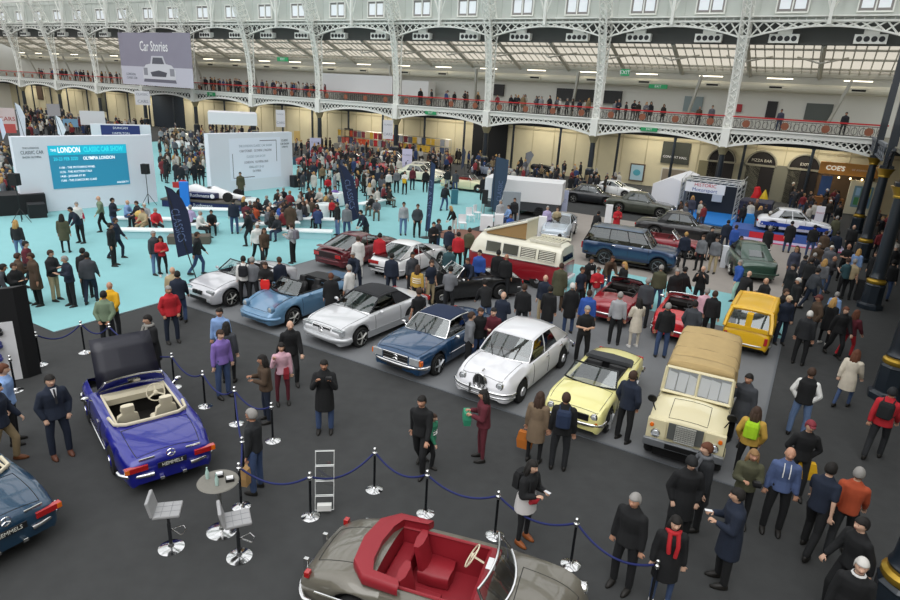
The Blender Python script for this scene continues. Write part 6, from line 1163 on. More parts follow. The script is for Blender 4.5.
CL = dict(bk='#111214', dk='#1d1f22', nv='#182132', gy='#6c6e72', dg='#3c3f44', lg='#9c9da0', wh='#d4d2ce', rd='#b0202a', mr='#5a1f2a', bn='#4a3a2c', ol='#4a4a36', kh='#8d7b5c', bg='#a89878', bl='#2b4f9a', lb='#7f9cc8', jn='#36486a', lj='#5d7396', yl='#d6a21c', or_='#a8492a', pu='#7a62a8', pk='#c9a0ac', gn='#2f7a5c', te='#2c4a50', ow='#c8bfae', lp='#a89cc0', sg='#6f8068', ml='#a6c4b4', ms='#b89440')
DATA = """
693 457 20 h bk bk nB coat 1.8 - | man in black beanie and long black coat in front of the cream off-roader
708 443 -60 s dk bk r coat 1.8 - | reddish haired man with grey scarf behind the black beanie man
755 450 15 p ol bk l jacket 1.66 f | woman in green parka and glasses holding a camera at her chest
739 489 -70 p nv bk k coat 1.82 - | bearded man in navy coat looking down at his phone
677 517 15 s bk jn k coat 1.66 f | woman in open black coat and red scarf by the last rope post
792 448 10 s #4a5a80 bk n shirt 1.8 - | bald man in blue hooded top with white cords
812 421 20 k bk dk nc:#7a2a34 shirt 1.78 - | man in dark red cap and black V neck sweater holding a yellow bag
833 463 165 w nv bk k tshirt 1.84 - | man in navy T-shirt and black trousers walking away from the viewer
861 468 180 v or_ dk g shirt 1.76 - | grey haired man in rust orange sweater seen from behind
864 518 -40 v bk bk k shirt 1.8 - | dark haired man in black sweater above the older man at bottom right
864 559 10 s bk bk w shirt 1.76 - | older man in black sweater with white collar at the bottom right
636 494 -25 s bk bk g jacket 1.8 - | balding man in black leather jacket looking down by the rope
533 461 55 p bk bk kl jacket 1.66 f | dark haired woman with phone and black backpack in tan boots by the rope
422 396 -20 w bk bk k shirt 1.8 - | man in black sweater bending forward as he walks
434 414 60 v gn bk b shirt 1.25 - | child in green and white top behind the man in the black sweater
484 390 -80 p mr mr k jacket 1.66 f | woman in burgundy coat and leggings with a green cloth bag
541 392 165 s #75634f bk bl coat 1.66 f | long haired woman in beige cardigan with an orange bag before the yellow car
567 393 180 s bk dk b jacket 1.78 - | man with small navy backpack seen from behind before the yellow car
634 371 150 h nv bk b jacket 1.78 - | man in navy quilted jacket beside the pale yellow car
324 360 -5 f bk jn k coat 1.78 - | man in black overcoat and jeans raising a camera to his face
290 321 10 w bk bk n jacket 1.8 - | bald man in black leather coat behind the woman in pink
281 343 5 e pk mr k shirt 1.62 f | woman in pink shirt and dark red trousers with a red shoulder bag
262 355 -80 p bn nv k jacket 1.68 f | dark haired woman in brown jacket reading her phone in profile
220 330 30 s pu jn b shirt 1.78 - | man in purple sweater and jeans behind the ropes
219 308 -20 s lb jn k shirt 1.78 - | man in light blue shirt behind the purple sweater man
226 322 160 s dg bk kl coat 1.66 f | brown haired woman in grey skirt partly behind the purple sweater man
251 409 -120 e dk jn g shirt 1.76 - | grey haired man in black top and jeans leaning on a rope post
49 375 15 h nv nv k jacket 1.83 - | man in dark navy suit and tie walking near the blue cars
2 364 75 s lb bk r shirt 1.8 - | man in pale blue shirt and black trousers at the left edge
147 315 -60 p bk bk k coat 1.8 - | man in black coat and scarf beside the raised bonnet
168 286 15 h rd nv g jacket 1.76 - | man in red jacket with dark backpack straps
172 267 160 s bg dk n jacket 1.76 - | person in tan jacket behind the red jacket man
177 271 170 v nv jn k jacket 1.76 - | person in dark blue jacket and jeans just behind the red jacket man
103 291 160 b sg dk k shirt 1.74 - | man in sage green sweater, hands clasped behind his back
109 282 150 b yl dk n jacket 1.74 - | balding person in bright yellow jacket beside the green sweater man
25 241 60 v mr dk k shirt 1.8 - | man in dark maroon sweater reaching into the group at left
17 253 100 p bn bk b jacket 1.74 - | brown haired person in brown jacket in the group at left
30 253 -70 s bn bk b coat 1.8 - | man in long dark brown coat on the turquoise carpet at left
13 263 40 p bk bk b jacket 1.7 - | person in black top below the brown coat man, left group
2 264 80 l dg bk k jacket 1.76 - | person in grey padded jacket cut by the left edge
50 250 50 p dk bg b jacket 1.78 - | man in black jacket and beige trousers talking to the navy padded one
64 256 -70 p nv bk g jacket 1.74 - | man in navy padded jacket facing the man in beige trousers
82 248 150 s bk dk k jacket 1.76 - | man in black jacket half hidden behind the grey anorak
86 252 165 v dg nv k jacket 1.78 - | man in grey anorak seen from behind on the turquoise carpet
15 220 150 s dk lj yl shirt 1.66 f | woman with long blond hair, dark top and blue jeans at far left
61 214 160 s ol bk kl coat 1.68 f | woman in dark parka with fur hood bending over
70 207 -60 l nv bk k jacket 1.76 - | person in navy jacket leaning forward near the big screen wall
76 202 0 s wh bk g shirt 1.62 - | person in white top with red sleeves before the big screen wall
98 196 -80 w sg bk n shirt 1.8 - | bald man in grey green sweater striding left before the big screen wall
112 198 60 p nv jn k jacket 1.76 - | man in navy jacket standing by the left bench
110 223 70 s bk bk k jacket 1.78 - | man in black suit walking with the man in the navy suit
115 218 70 w nv nv b jacket 1.78 - | man in navy suit walking beside the man in black
127 200 60 t lb jn n shirt 1.76 - | person in light blue shirt sitting at the left bench
136 201 -60 t dk dk b jacket 1.76 - | person in black sitting next to the light blue shirt
142 208 -40 t bg bg b jacket 1.7 - | person in beige sitting behind the red flower pot
153 231 40 s dg lj g jacket 1.76 - | grey clad person standing left of the woman in red
160 236 10 c rd bk k shirt 1.62 f | dark haired woman in red top and black tights below the bench
197 232 80 w dk jn b jacket 1.78 - | man in dark jacket and jeans walking right of the navy flag
155 208 20 t rd dk g jacket 1.74 - | person in red jacket sitting left of the dark feather flag
144 203 0 t lg dk w jacket 1.74 - | white haired person sitting behind the red jacket
200 211 60 t wh dk g jacket 1.74 - | person in white coat sitting right of the dark feather flag
211 210 0 t bk bk k jacket 1.6 - | youngster in black sitting with hands together by the white coat
190 205 150 t lp dk g shirt 1.74 - | person in lilac shirt sitting behind the dark feather flag
233 199 170 s nv jn k jacket 1.78 - | man in navy jacket and jeans standing near the racing car
247 210 -100 w bk dk k jacket 1.76 - | man in black walking left below the orange brown jacket
254 204 170 t or_ dk b jacket 1.74 - | person in orange brown jacket sitting with back turned
246 202 170 t mr dk k jacket 1.72 - | person in plum top sitting left of the orange brown jacket
257 223 20 w wh bk w jacket 1.76 - | white haired man with white shirt strolling arm in arm
264 228 20 v bn dk bl jacket 1.66 f | woman in brown jacket strolling beside the white shirted man
240 172 0 s ol dk k coat 1.74 - | person in olive coat on the low stage before the second screen
291 223 -120 p lg bk b shirt 1.78 - | man with grey backpack facing the seated crowd
290 202 170 h bn dk k coat 1.84 - | tall man in dark coat standing before the seated crowd
280 204 60 t bl nv b jacket 1.74 - | person in blue jacket sitting beside the tall man
337 202 -70 s bk lj b jacket 1.78 - | man in black jacket and light jeans left of the second navy flag
347 204 160 s gy jn g jacket 1.76 - | person in grey blue jacket behind the second navy flag
361 210 -60 l nv dk k jacket 1.76 - | person in navy jacket bending right of the second navy flag
317 204 -30 t mr bk bl jacket 1.66 f | woman in burgundy sitting with black leggings and white shoes
332 199 10 s rd dk b shirt 1.3 - | child in red and white striped top
335 186 0 t pu bl k shirt 1.74 - | person in bright purple top sitting on the round pod
328 176 0 t rd dk b shirt 1.7 - | person in red sitting farther back than the purple top
404 202 10 s lg lj k shirt 1.8 - | man in light grey hooded top and pale jeans on the turquoise carpet
418 204 10 h dg bk b shirt 1.8 - | man in dark grey top and black jeans left of the narrow flag
381 165 170 s bk bk k jacket 1.78 - | person in black on the far turquoise carpet, first of the standing row
389 171 20 s wh bk b shirt 1.68 - | person in white top in the far standing row
397 169 10 s gy bk g shirt 1.78 - | person in grey jacket in the far standing row
405 171 -20 p wh bk k shirt 1.74 - | person in white holding a yellow bag in the far row
413 167 20 s mr nv b jacket 1.78 - | person in plum grey jacket right of the yellow bag
426 169 0 s bk bk k jacket 1.78 - | person in black left of the narrow flag, far row
446 184 150 v dk jn b jacket 1.78 - | person with backpack and blue jeans behind the narrow flag
448 168 170 s dk lg k jacket 1.78 - | person in black top and pale trousers before the cream car
456 170 170 s dg jn b jacket 1.78 - | person in dark grey before the cream roadster
484 176 0 s bk bk k coat 1.78 - | person in black standing at the nose of the cream roadster
451 206 -60 l bk wh yl shirt 1.68 f | blond woman in black with white skirt leaning at a table
439 219 60 p dg jn b jacket 1.78 - | bearded man in grey holding papers behind the white coupe
434 222 20 p bk bk k jacket 1.76 - | man in black beside the one with papers behind the white coupe
450 226 160 s nv dk k jacket 1.76 - | person in navy jacket left of the red top, behind the black car
459 232 175 s rd bk k jacket 1.76 - | person in red top and black trousers behind the white coupe nose
470 228 160 s ol dk b jacket 1.76 - | person in olive jacket right of the red top
489 226 160 s te dk k jacket 1.6 - | head of a dark haired person beyond the camper roof
501 200 30 s lg lg g jacket 1.74 - | person in light grey beside the white counter
515 198 -20 s dk dk b jacket 1.74 - | person in dark clothes inside the grey booth frame
511 214 30 t bl jn b shirt 1.74 - | person in bright blue shirt sitting in the middle lounge
509 205 -60 t lb jn b shirt 1.74 - | person in pale blue shirt in the middle lounge
432 260 40 s nv bg b tshirt 1.76 - | man in navy polo shirt and khaki trousers by the black convertible
450 246 160 s te dk b jacket 1.78 - | man in dark teal jacket between the white coupe and camper
451 266 165 p gy dk k shirt 1.78 - | man in grey sweater leaning over the black convertible
468 258 -30 l nv dk b jacket 1.7 - | person in navy jacket looking into the black convertible
480 250 -20 s bl jn k jacket 1.78 - | man in royal blue jacket before the camper
499 250 160 s bk dk k jacket 1.78 - | man in black jacket facing the camper, left of the pair
507 254 160 s bk dk n jacket 1.78 - | balding man in black at the camper, right of the pair
485 279 -160 l bk lj k jacket 1.76 - | person in black leaning in over the black convertible
504 292 160 p nv dk n jacket 1.74 - | bald man in navy seen from behind by the black convertible
525 284 165 s bk dk b jacket 1.78 - | man in black jacket right of the bald man in navy
418 265 160 s ms dk b shirt 1.64 f | person in brown and white striped top by the white coupe
413 252 30 s dg dk k jacket 1.76 - | man in dark grey jacket beside the white coupe
392 253 165 s nv nv k jacket 1.76 - | person in navy looking at the white coupe from behind
349 265 -130 s wh lg g shirt 1.74 - | grey haired man in white shirt between silver and blue cars
353 252 -30 l nv nv g jacket 1.72 - | man in navy bending beside the maroon coupe
358 236 -160 s wh wh b coat 1.8 - | tall person in white coat at the maroon coupe
380 233 160 s rd nv k jacket 1.78 - | person in bright red jacket behind the maroon and white coupes
331 273 175 s bk dk r coat 1.7 - | ginger haired person in black jacket beside the blue open car
279 257 -150 s nv bk b shirt 1.74 - | person in navy vest behind the silver roadster
265 262 -20 p bk bk b jacket 1.74 - | person in black holding a red bag beside the silver roadster
252 257 160 s gy dk g shirt 1.74 - | grey shirted person between two visitors at the silver roadster
243 256 170 s wh bk k shirt 1.76 - | person in white shirt with dark backpack at the silver roadster
472 312 100 h gy bk b shirt 1.76 - | man in grey sweater looking at the navy hooded car
481 308 30 s bk jn b jacket 1.76 - | person in dark jacket and jeans between blue and white cars
494 308 0 p mr dk k shirt 1.76 - | man in maroon sweater behind the white saloon
419 288 -150 s bk bk b tshirt 1.78 - | man in black T-shirt beside the rear of the silver convertible
546 275 -30 s nv bg n jacket 1.76 - | bald man in blue top and beige trousers behind the white saloon
551 286 160 s bk jn k coat 1.72 - | person in black coat and jeans right of the bald man
573 283 -160 s bk jn w coat 1.76 - | white haired man in long black coat and jeans
562 263 170 s ol bn b coat 1.8 - | man in olive coat in front of the camper tail
588 306 10 c bk bk g tshirt 1.8 - | grey haired man in black T-shirt between white saloon and yellow car
590 290 170 s bl dk b jacket 1.76 - | person in blue jacket behind the dark red car
621 292 175 s lg bk g shirt 1.78 - | man in light grey sweater seen from behind at the dark red car
640 298 -150 c ow ow k coat 1.66 f | woman in pale dress with folded arms near the dark red car
649 278 165 s dg dk g jacket 1.8 - | man in dark grey jacket beside the dark red car
583 267 40 s nv dk b tshirt 1.7 - | youth in navy T-shirt left of the black jacket and white shirt
592 257 40 s bk bk k jacket 1.8 - | man in black jacket over white shirt beside the dark red car
599 267 10 p rd lg b shirt 1.66 - | person in bright red top bent over papers
613 256 30 l bn jn b jacket 1.76 - | man in dark brown jacket leaning over by the blue off-roader
625 262 -60 p bk bk yl coat 1.7 f | blond woman in black coat by the blue off-roader
662 265 170 s ol jn g jacket 1.78 - | man in olive brown jacket and jeans behind the bright red car
678 269 20 s bk dk g jacket 1.78 - | grey haired man in dark top left of the photographers
686 267 140 v bk bk k jacket 1.76 - | man in black stepping away beyond the bright red car
704 266 -10 f bk dk n jacket 1.76 - | man in dark clothes photographing above the peach shirt
708 288 170 s pk gy g shirt 1.76 - | man in peach pink shirt seen from behind by the yellow hatchback
696 301 165 h dg jn k jacket 1.76 - | man in dark grey hooded jacket at the bright red car
716 291 160 s bk bk b jacket 1.76 - | person in black right of the peach pink shirt
669 303 -170 s bk jn g jacket 1.78 - | balding man in black jacket and jeans between the two red cars
741 260 -50 w bl ml g jacket 1.76 - | person in blue jacket and mint trousers near the green coupe
750 271 150 l bk bk n jacket 1.76 - | bald man in black leather leaning forward near the green coupe
767 278 -50 p bk jn n jacket 1.74 - | man in black with a shoulder bag near the green coupe
794 264 -40 s bk bk k coat 1.76 - | man in long black coat at the corner of the beige carpet
799 278 -60 s bk bk w jacket 1.74 - | white haired man in black suit with white shirt
687 232 170 s nv dk y jacket 1.76 - | fair haired person in dark blue beside the dark red open car
704 235 -30 s gy bk b jacket 1.76 - | man in grey jacket and black trousers by the black saloon nose
713 227 40 s dk dk k jacket 1.74 - | person in dark clothes between the grey jackets by the blue stand
718 237 -20 s gy bg k jacket 1.76 - | man in grey jacket and beige trousers near the white info board
729 220 170 s nv nv k jacket 1.76 - | person in dark blue beside the blue shirted one at the blue stand
737 225 150 s bl bl b shirt 1.74 - | person in bright blue near the blue stand counter
742 236 30 s bk bk kl coat 1.66 f | black haired woman at the left of the green coupe
771 226 150 s bk bk g coat 1.78 - | person in black before the printed plinth, left one
793 221 175 s bk jn k coat 1.78 - | person in black coat and jeans before the rally car
816 225 160 s bk jn k jacket 1.78 - | person in black jacket right of the rally car
838 216 150 s ol dk g coat 1.76 - | person in olive coat walking by the cafe front
841 204 40 s bk bk b jacket 1.76 - | person in black with white cuffs before the cafe front
855 225 165 s bk bk n jacket 1.78 - | bald man in black leather jacket by the bin and pillars
839 231 170 s nv dk k jacket 1.78 - | man in navy coat left of the black leather jacket
827 231 160 s bn dk b jacket 1.76 - | person in brown jacket in the cluster right of the rally car
820 243 0 s bn bk g coat 1.72 - | grey haired person in brown coat nearest in the right cluster
850 244 0 c bk bk n tshirt 1.8 - | bald man in black T-shirt facing the viewer near the bin
860 249 160 s lb bk yl jacket 1.66 f | blond woman in pale blue beside the black T-shirt
897 246 10 s bk dk g jacket 1.76 - | person in black at the right edge behind the pillars
877 252 -40 s bk bk b coat 1.7 - | person half hidden by the second pillar
856 259 165 s bg bk g tshirt 1.76 - | man in tan shirt and black trousers beside the bin
849 258 -140 p te bk b tshirt 1.78 - | man in teal T-shirt behind the tan shirt
819 268 130 v dg nv k shirt 1.76 - | man in dark grey shirt striding left behind the two couples
826 259 160 s gy lj yl jacket 1.66 f | woman with yellow blond hair in grey behind the striding man
813 258 150 s bk bk k jacket 1.78 - | person in black left of the yellow blond woman
790 296 30 s nv nv nc:#b8a488 jacket 1.72 - | person in tan cap and navy jacket near the yellow hatchback
787 289 60 s bk bk b jacket 1.7 - | person in black behind the tan cap one
820 295 -60 h bn dk nc:#5a2a28 jacket 1.78 - | man in dark red flat cap and brown jacket
835 298 150 s bk bk yl coat 1.66 f | fair haired woman in black coat near the centre right
847 307 30 w bk bk r jacket 1.76 - | man in black walking beside the woman in red trousers
858 310 150 v mr rd rl jacket 1.64 f | long haired woman in maroon top and red trousers
811 311 170 s dk bk w jacket 1.76 - | white haired man in dark suit seen from behind
838 292 160 s lb lg g shirt 1.5 - | small light blue figure beyond the fair haired woman
750 374 -20 e dg bk k coat 1.8 - | man in dark grey coat phoning beside the cream off-roader
758 407 175 h ms bk bl jacket 1.66 f | brown haired woman with bright lime green backpack
813 368 175 k bk lj b vest 1.8 - | man in black padded vest with white sleeves seen from behind
858 350 165 v ow jn rl coat 1.66 f | long haired woman in cream cardigan and blue jeans
894 388 175 v rd dk nc:#1a1c20 jacket 1.78 - | person in red jacket and dark cap with a black backpack
895 260 165 s bk jn k jacket 1.78 - | person in black top and jeans at the right edge
619 207 20 p rd bk nc:#7a2a22 coat 1.74 - | person in red coat and brown hat on the dark carpet
599 211 150 l bk bk k jacket 1.74 - | person in black beside the white information plinth
548 206 0 s lp gy g shirt 1.74 - | person in lilac shirt behind the silver blue coupe
558 207 10 s bg dk b shirt 1.7 - | person in tan top before the lilac blue board
560 234 150 s bk bk k jacket 1.72 - | dark figure standing at the nose of the silver blue coupe
"""
def hex_(c): return c if c.startswith('#') else CL[c]
NEARP = {}
for ln in DATA.strip().split('\n'):
    a, lab = ln.split(' | '); x, y, fa, po, tp, lg_, hr, kd, hh, fm_ = a.split()
    x, y, fa, hh = float(x), float(y), float(fa), float(hh); fem = fm_ == 'f'; J = shapes(po, fem, y > 285)['J']; sc = hh/1.76
    zt = (J['head'].z+.12)*sc; g = G(x, y, zt)
    base = {'t': 0.0}.get(po, 0.0)
    bag = {'navy backpack seen': '#1c2a44', 'black backpack in tan': '#111214', 'lime green': '#9ac41c', 'a black backpack': '#15181a', 'grey backpack': '#6d6a72', 'dark backpack at': '#1c1d22', 'with backpack and': '#20242c'}
    bg_ = next((c for k, c in bag.items() if k in lab), None)
    sh = '#8a4a1c' if 'tan boots' in lab else ('#c9c6c2' if fem and random.random() < .4 else ('#5a3220' if 'suit' in lab and fa < 60 else '#16130f'))
    rx = J['head'].y*sc; ang = -math.atan2(g.x, g.y)+R(fa); off = V((-sin(ang)*rx, cos(ang)*rx, 0))
    o, J, sc = person(V((g.x-off.x, g.y-off.y, 0)), fa, po, hex_(tp), hex_(lg_), hr, lab, hh, fem, kd, sh, bg_, base, fine=y > 285); NEARP[lab] = (o, J, sc)
# trousers of the man whose head is beyond the left edge
g = G(8, 463); o, J, sc = person(V((g.x, g.y, 0)), 70, 'w', CL['nv'], CL['kh'], 'k', 'man in khaki trousers and brown shoes cut off by the left edge', 1.8, False, 'jacket', '#6a3c1c', None, 0, fine=True)
# details some visitors wear or carry
def wpt(key, q): o, J, sc = next(v for k, v in NEARP.items() if key in k); M = Matrix.Translation(o.location) @ o.rotation_euler.to_matrix().to_4x4() @ Matrix.Diagonal((*o.scale, 1)); return M @ V(q), o, J, M
def carry(key, at_, nm, col, lab, cat, size, drop=0, rough=.8):
    _, o, J, M = wpt(key, (0, 0, 0)); q = J[at_]+J['fd'+at_[1]]*.09 if at_[0] == 'w' else J[at_]; w = M @ q; sx, sy, sz = size; b = MB(); b.rings([[(x*sx*k, y*sy*k, z) for x, y in ((-.5, -.5), (.5, -.5), (.5, .5), (-.5, .5))] for z, k in ((-drop-sz, .9), (-drop-sz*.5, 1.05), (-drop, .85))])
    if drop: b.tube([(-.3*sx, 0, -drop), (0, 0, 0), (.3*sx, 0, -drop)], .008, 5)
    c = b.build(nm, mat(col, rough), None, bevel=.008); c.location = w; c.rotation_euler = (0, 0, o.rotation_euler.z); tag(c, lab, cat)
carry('cardigan with an orange bag', 'wl', 'tote_bag', '#b0641e', 'orange tote bag hanging from the beige cardigan woman', 'bag', (.34, .14, .4), .12); carry('burgundy coat and', 'wr', 'cloth_bag', '#2f8a68', 'green cloth bag carried by the woman in burgundy', 'bag', (.3, .16, .3), .03)
carry('holding a yellow bag', 'wl', 'carrier_bag', '#d8a818', 'yellow carrier bag held by the man in the dark red cap', 'bag', (.5, .14, .38), .03) if 0 else None
carry('man in dark red cap and black V', 'wl', 'carrier_bag', '#d8a818', 'yellow carrier bag held by the man in the dark red cap', 'bag', (.5, .14, .38), .03); carry('leaning on a rope post', 'wl', 'paper_bag', '#b08a58', 'brown paper bag beside the grey haired man in black', 'bag', (.28, .14, .34), .14)
carry('woman in pink shirt', 'hl', 'shoulder_bag', '#8f1f2c', 'dark red shoulder bag of the woman in pink', 'bag', (.14, .26, .3), -.15); carry('reading her phone in profile', 'wl', 'phone', '#1a1a1c', 'phone held by the woman in the brown jacket', 'phone', (.06, .12, .01), -.02, .3); carry('looking down at his phone', 'wr', 'phone', '#dcdcdc', 'white phone in the hands of the bearded man', 'phone', (.06, .12, .01), -.02, .3)
carry('tan boots by the rope', 'wl', 'phone', '#cfcfd2', 'pale phone held by the woman in tan boots', 'phone', (.06, .12, .01), -.02, .3); carry('raising a camera', 'wl', 'camera', '#141416', 'black camera raised by the man in the overcoat', 'camera', (.14, .1, .1), -.05, .4); carry('green parka and glasses', 'wl', 'camera', '#141416', 'black camera held by the woman in the green parka', 'camera', (.14, .1, .1), -.05, .4)
carry('with a shoulder bag near', 'wr', 'messenger_bag', '#1b1c20', 'black shoulder bag of the man near the green coupe', 'bag', (.36, .14, .28), .1); carry('holding a red bag beside', 'wl', 'carrier_bag', '#d8201c', 'bright red bag held beside the silver roadster', 'bag', (.3, .12, .32), .0); carry('holding a yellow bag in the far row', 'wl', 'carrier_bag', '#d6a818', 'yellow bag carried in the far standing row', 'bag', (.3, .12, .34), .0)
def addon(key, nm, col, fn, sm=50):
    _, o, J, M = wpt(key, (0, 0, 0)); b = MB(); fn(b, J); c = b.build(nm, mat(col, .8), o, sm); return c
addon('suit and tie', 'shirt_front', '#d6d6da', lambda b, J: b.prism([J['nec']+V((-.05, -.11, .02)), J['nec']+V((.05, -.11, .02)), J['che']+V((0, -.185, -.06))], (0, -.012, .0))); addon('suit and tie', 'tie', '#15171c', lambda b, J: b.prism([J['nec']+V((-.015, -.125, .01)), J['nec']+V((.015, -.125, .01)), J['che']+V((.02, -.2, -.08)), J['che']+V((-.02, -.2, -.08))], (0, -.01, 0)))
def scarf(b, J): b.tube([J['nec']+V((.09*cos(t*PI/5), .085*sin(t*PI/5), .0)) for t in range(10)], .04, 8, closed=True); b.tube([J['nec']+V((.06, -.09, 0)), J['che']+V((.07, -.17, .0)), J['wai']+V((.06, -.16, -.02))], .035, 6); b.tube([J['nec']+V((-.06, -.09, 0)), J['che']+V((-.07, -.17, .0)), J['wai']+V((-.05, -.17, .05))], .035, 6)
addon('black coat and red scarf', 'scarf', '#b01c24', scarf); addon('with grey scarf', 'scarf', '#5c5e62', scarf); addon('black coat and scarf beside', 'scarf', '#8c8a84', scarf)
addon('black sweater with white collar', 'collar', '#d8d8d6', lambda b, J: b.tube([J['nec']+V((.075*cos(t*PI/5), .07*sin(t*PI/5)-.01, .005)) for t in range(10)], .02, 6, closed=True)); addon('hooded top with white cords', 'cord', '#e0e0de', lambda b, J: b.tube([J['nec']+V((.05, -.09, -.02)), J['che']+V((.05, -.165, .05)), J['che']+V((.05, -.17, -.08))], .008, 5)); addon('hooded top with white cords', 'cord', '#e0e0de', lambda b, J: b.tube([J['nec']+V((-.05, -.09, -.02)), J['che']+V((-.05, -.165, .05)), J['che']+V((-.05, -.17, -.08))], .008, 5))
addon('tan boots by the rope', 'tied_jacket', '#c8c4c2', lambda b, J: b.rings([[J['pel']+V((cos(a)*(.2+k*.02), sin(a)*(.16+k*.02), z)) for a in [2*PI*i/12 for i in range(12)]] for k, z in ((0, .05), (1, -.12), (1.5, -.26))])); addon('tan boots by the rope', 'red_lining', '#a8202c', lambda b, J: b.tube([J['pel']+V((.12, -.17, .02)), J['pel']+V((0, -.2, .0)), J['pel']+V((-.12, -.17, .03))], .045, 8))
addon('child in green', 'white_stripes', '#dcdcd8', lambda b, J: [b.tube([J['wai']+V((cos(t*PI/6)*.18, sin(t*PI/6)*.14, z)) for t in range(12)], .02, 5, closed=True) for z in (.02, .1, .18)]); addon('brown and white striped', 'white_stripes', '#dcd6c8', lambda b, J: [b.tube([J['wai']+V((cos(t*PI/6)*.175, sin(t*PI/6)*.14, z)) for t in range(12)], .018, 5, closed=True) for z in (-.02, .06, .14)])
addon('white top with red sleeves', 'red_sleeve', '#b0203c', lambda b, J: b.tube([J['sl'], J['el'], J['wl']], .06, 8)); addon('white top with red sleeves', 'red_sleeve', '#b0203c', lambda b, J: b.tube([J['sr'], J['er'], J['wr']], .06, 8)); addon('over white shirt beside', 'shirt_front', '#dadada', lambda b, J: b.prism([J['nec']+V((-.06, -.08, 0)), J['nec']+V((.06, -.08, 0)), J['wai']+V((.06, -.165, 0)), J['wai']+V((-.06, -.165, 0))], (0, -.012, 0)))
addon('white shirt strolling', 'shirt_front', '#e2e2e2', lambda b, J: b.prism([J['nec']+V((-.07, -.08, 0)), J['nec']+V((.07, -.08, 0)), J['wai']+V((.08, -.165, -.06)), J['wai']+V((-.08, -.165, -.06))], (0, -.012, 0)))
# ------------------------------------------------ crowds farther off, each person of their own
DARKS = ['#1a1b1e', '#141517', '#22242a', '#191c24', '#2a2622', '#1f2228', '#202838', '#2b2b2e', '#3a3b40', '#141517', '#4a3c30', '#3d4050', '#5a5c62', '#6d2a30', '#8a8c90', '#b8b4ac', '#2e4068', '#7a2a30', '#7a6a50', '#a8a49c']
def rnd_person(p, face, pose, lab, grp, z=0, h=None, absr=None):
    fem = random.random() < .35; person(p, face, pose, random.choice(DARKS), random.choice(('#1a1b1e', '#24262b', '#2c3850', '#3c4c68', '#1e2430', '#5a5448')), random.choice(('k', 'b', 'b', 'g', 'l', 'k', 'w', 'n')) if not fem else random.choice(('kl', 'bl', 'yl', 'bl')), lab, h or random.uniform(1.6, 1.84), fem, random.choice(('jacket', 'jacket', 'shirt', 'coat')), '#16130f', None, z, grp, abs_rot=absr)
taken = [o.location.copy() for o in SC.objects if o.get('category') == 'person']
import numpy as np
SV, SL_, SN, SM = [], [], [], []; SMATS = [mat(c, .6) for c in SKT[:4]]+[EYE, LIP]+[cloth(c) for c in DARKS]+[mat(c, .8) for c in ('#15110e', '#3a271b', '#b08a50', '#8f8c88')]; SOFF = [0]; _cache = {}
def mesh_np(me):
    if me.name in _cache: return _cache[me.name]
    v = np.empty(len(me.vertices)*3, np.float32); me.vertices.foreach_get('co', v); l = np.empty(len(me.loops), np.int32); me.loops.foreach_get('vertex_index', l); t = np.empty(len(me.polygons), np.int32); me.polygons.foreach_get('loop_total', t); m = np.empty(len(me.polygons), np.int32); me.polygons.foreach_get('material_index', m)
    _cache[me.name] = (v.reshape(-1, 3), l, t, m); return _cache[me.name]
def stuff_person(p, rz, pose, z):
    fem = random.random() < .35; D = shapes(pose, fem, 2); sc = random.uniform(1.58, 1.84)/1.76; M = np.array(Matrix.Translation((p.x, p.y, z)) @ Matrix.Rotation(rz, 4, 'Z') @ Matrix.Scale(sc, 4)); skin = random.randrange(4); g = 6+random.randrange(len(DARKS)); t = 6+random.choice((0, 1, 2, 3, 4, 6)); hr = 6+len(DARKS)+random.randrange(4)
    for nm, mi in (('body', None), (random.choice(('jacket', 'shirt', 'coat')), g), ('leggings' if fem else 'trousers', t), ('shoel', 6), ('shoer', 6), ('long' if fem else 'short', hr)):
        v, l, tt, m = mesh_np(D[nm]); SV.append(v @ M[:3, :3].T.astype(np.float32)+M[:3, 3].astype(np.float32)); SL_.append(l+SOFF[0]); SOFF[0] += len(v); SN.append(tt); SM.append(np.where(m == 0, skin, 3+m) if mi is None else np.full(len(tt), mi, np.int32))
def stuff_build():
    v = np.concatenate(SV); l = np.concatenate(SL_).astype(np.int32); t = np.concatenate(SN); m = np.concatenate(SM).astype(np.int32); me = bpy.data.meshes.new('distant_crowd'); me.vertices.add(len(v)); me.vertices.foreach_set('co', v.ravel()); me.loops.add(len(l)); me.loops.foreach_set('vertex_index', l); me.polygons.add(len(t)); me.polygons.foreach_set('loop_start', np.concatenate(([0], np.cumsum(t)[:-1])).astype(np.int32))
    for q in SMATS: me.materials.append(q)
    me.polygons.foreach_set('material_index', m); me.polygons.foreach_set('use_smooth', [True]*len(t)); me.update(calc_edges=True); o = bpy.data.objects.new('distant_crowd', me); COL.objects.link(o); tag(o, 'distant crowd of visitors along the gallery rail and among the far stands', 'crowd', None, 'stuff'); return o
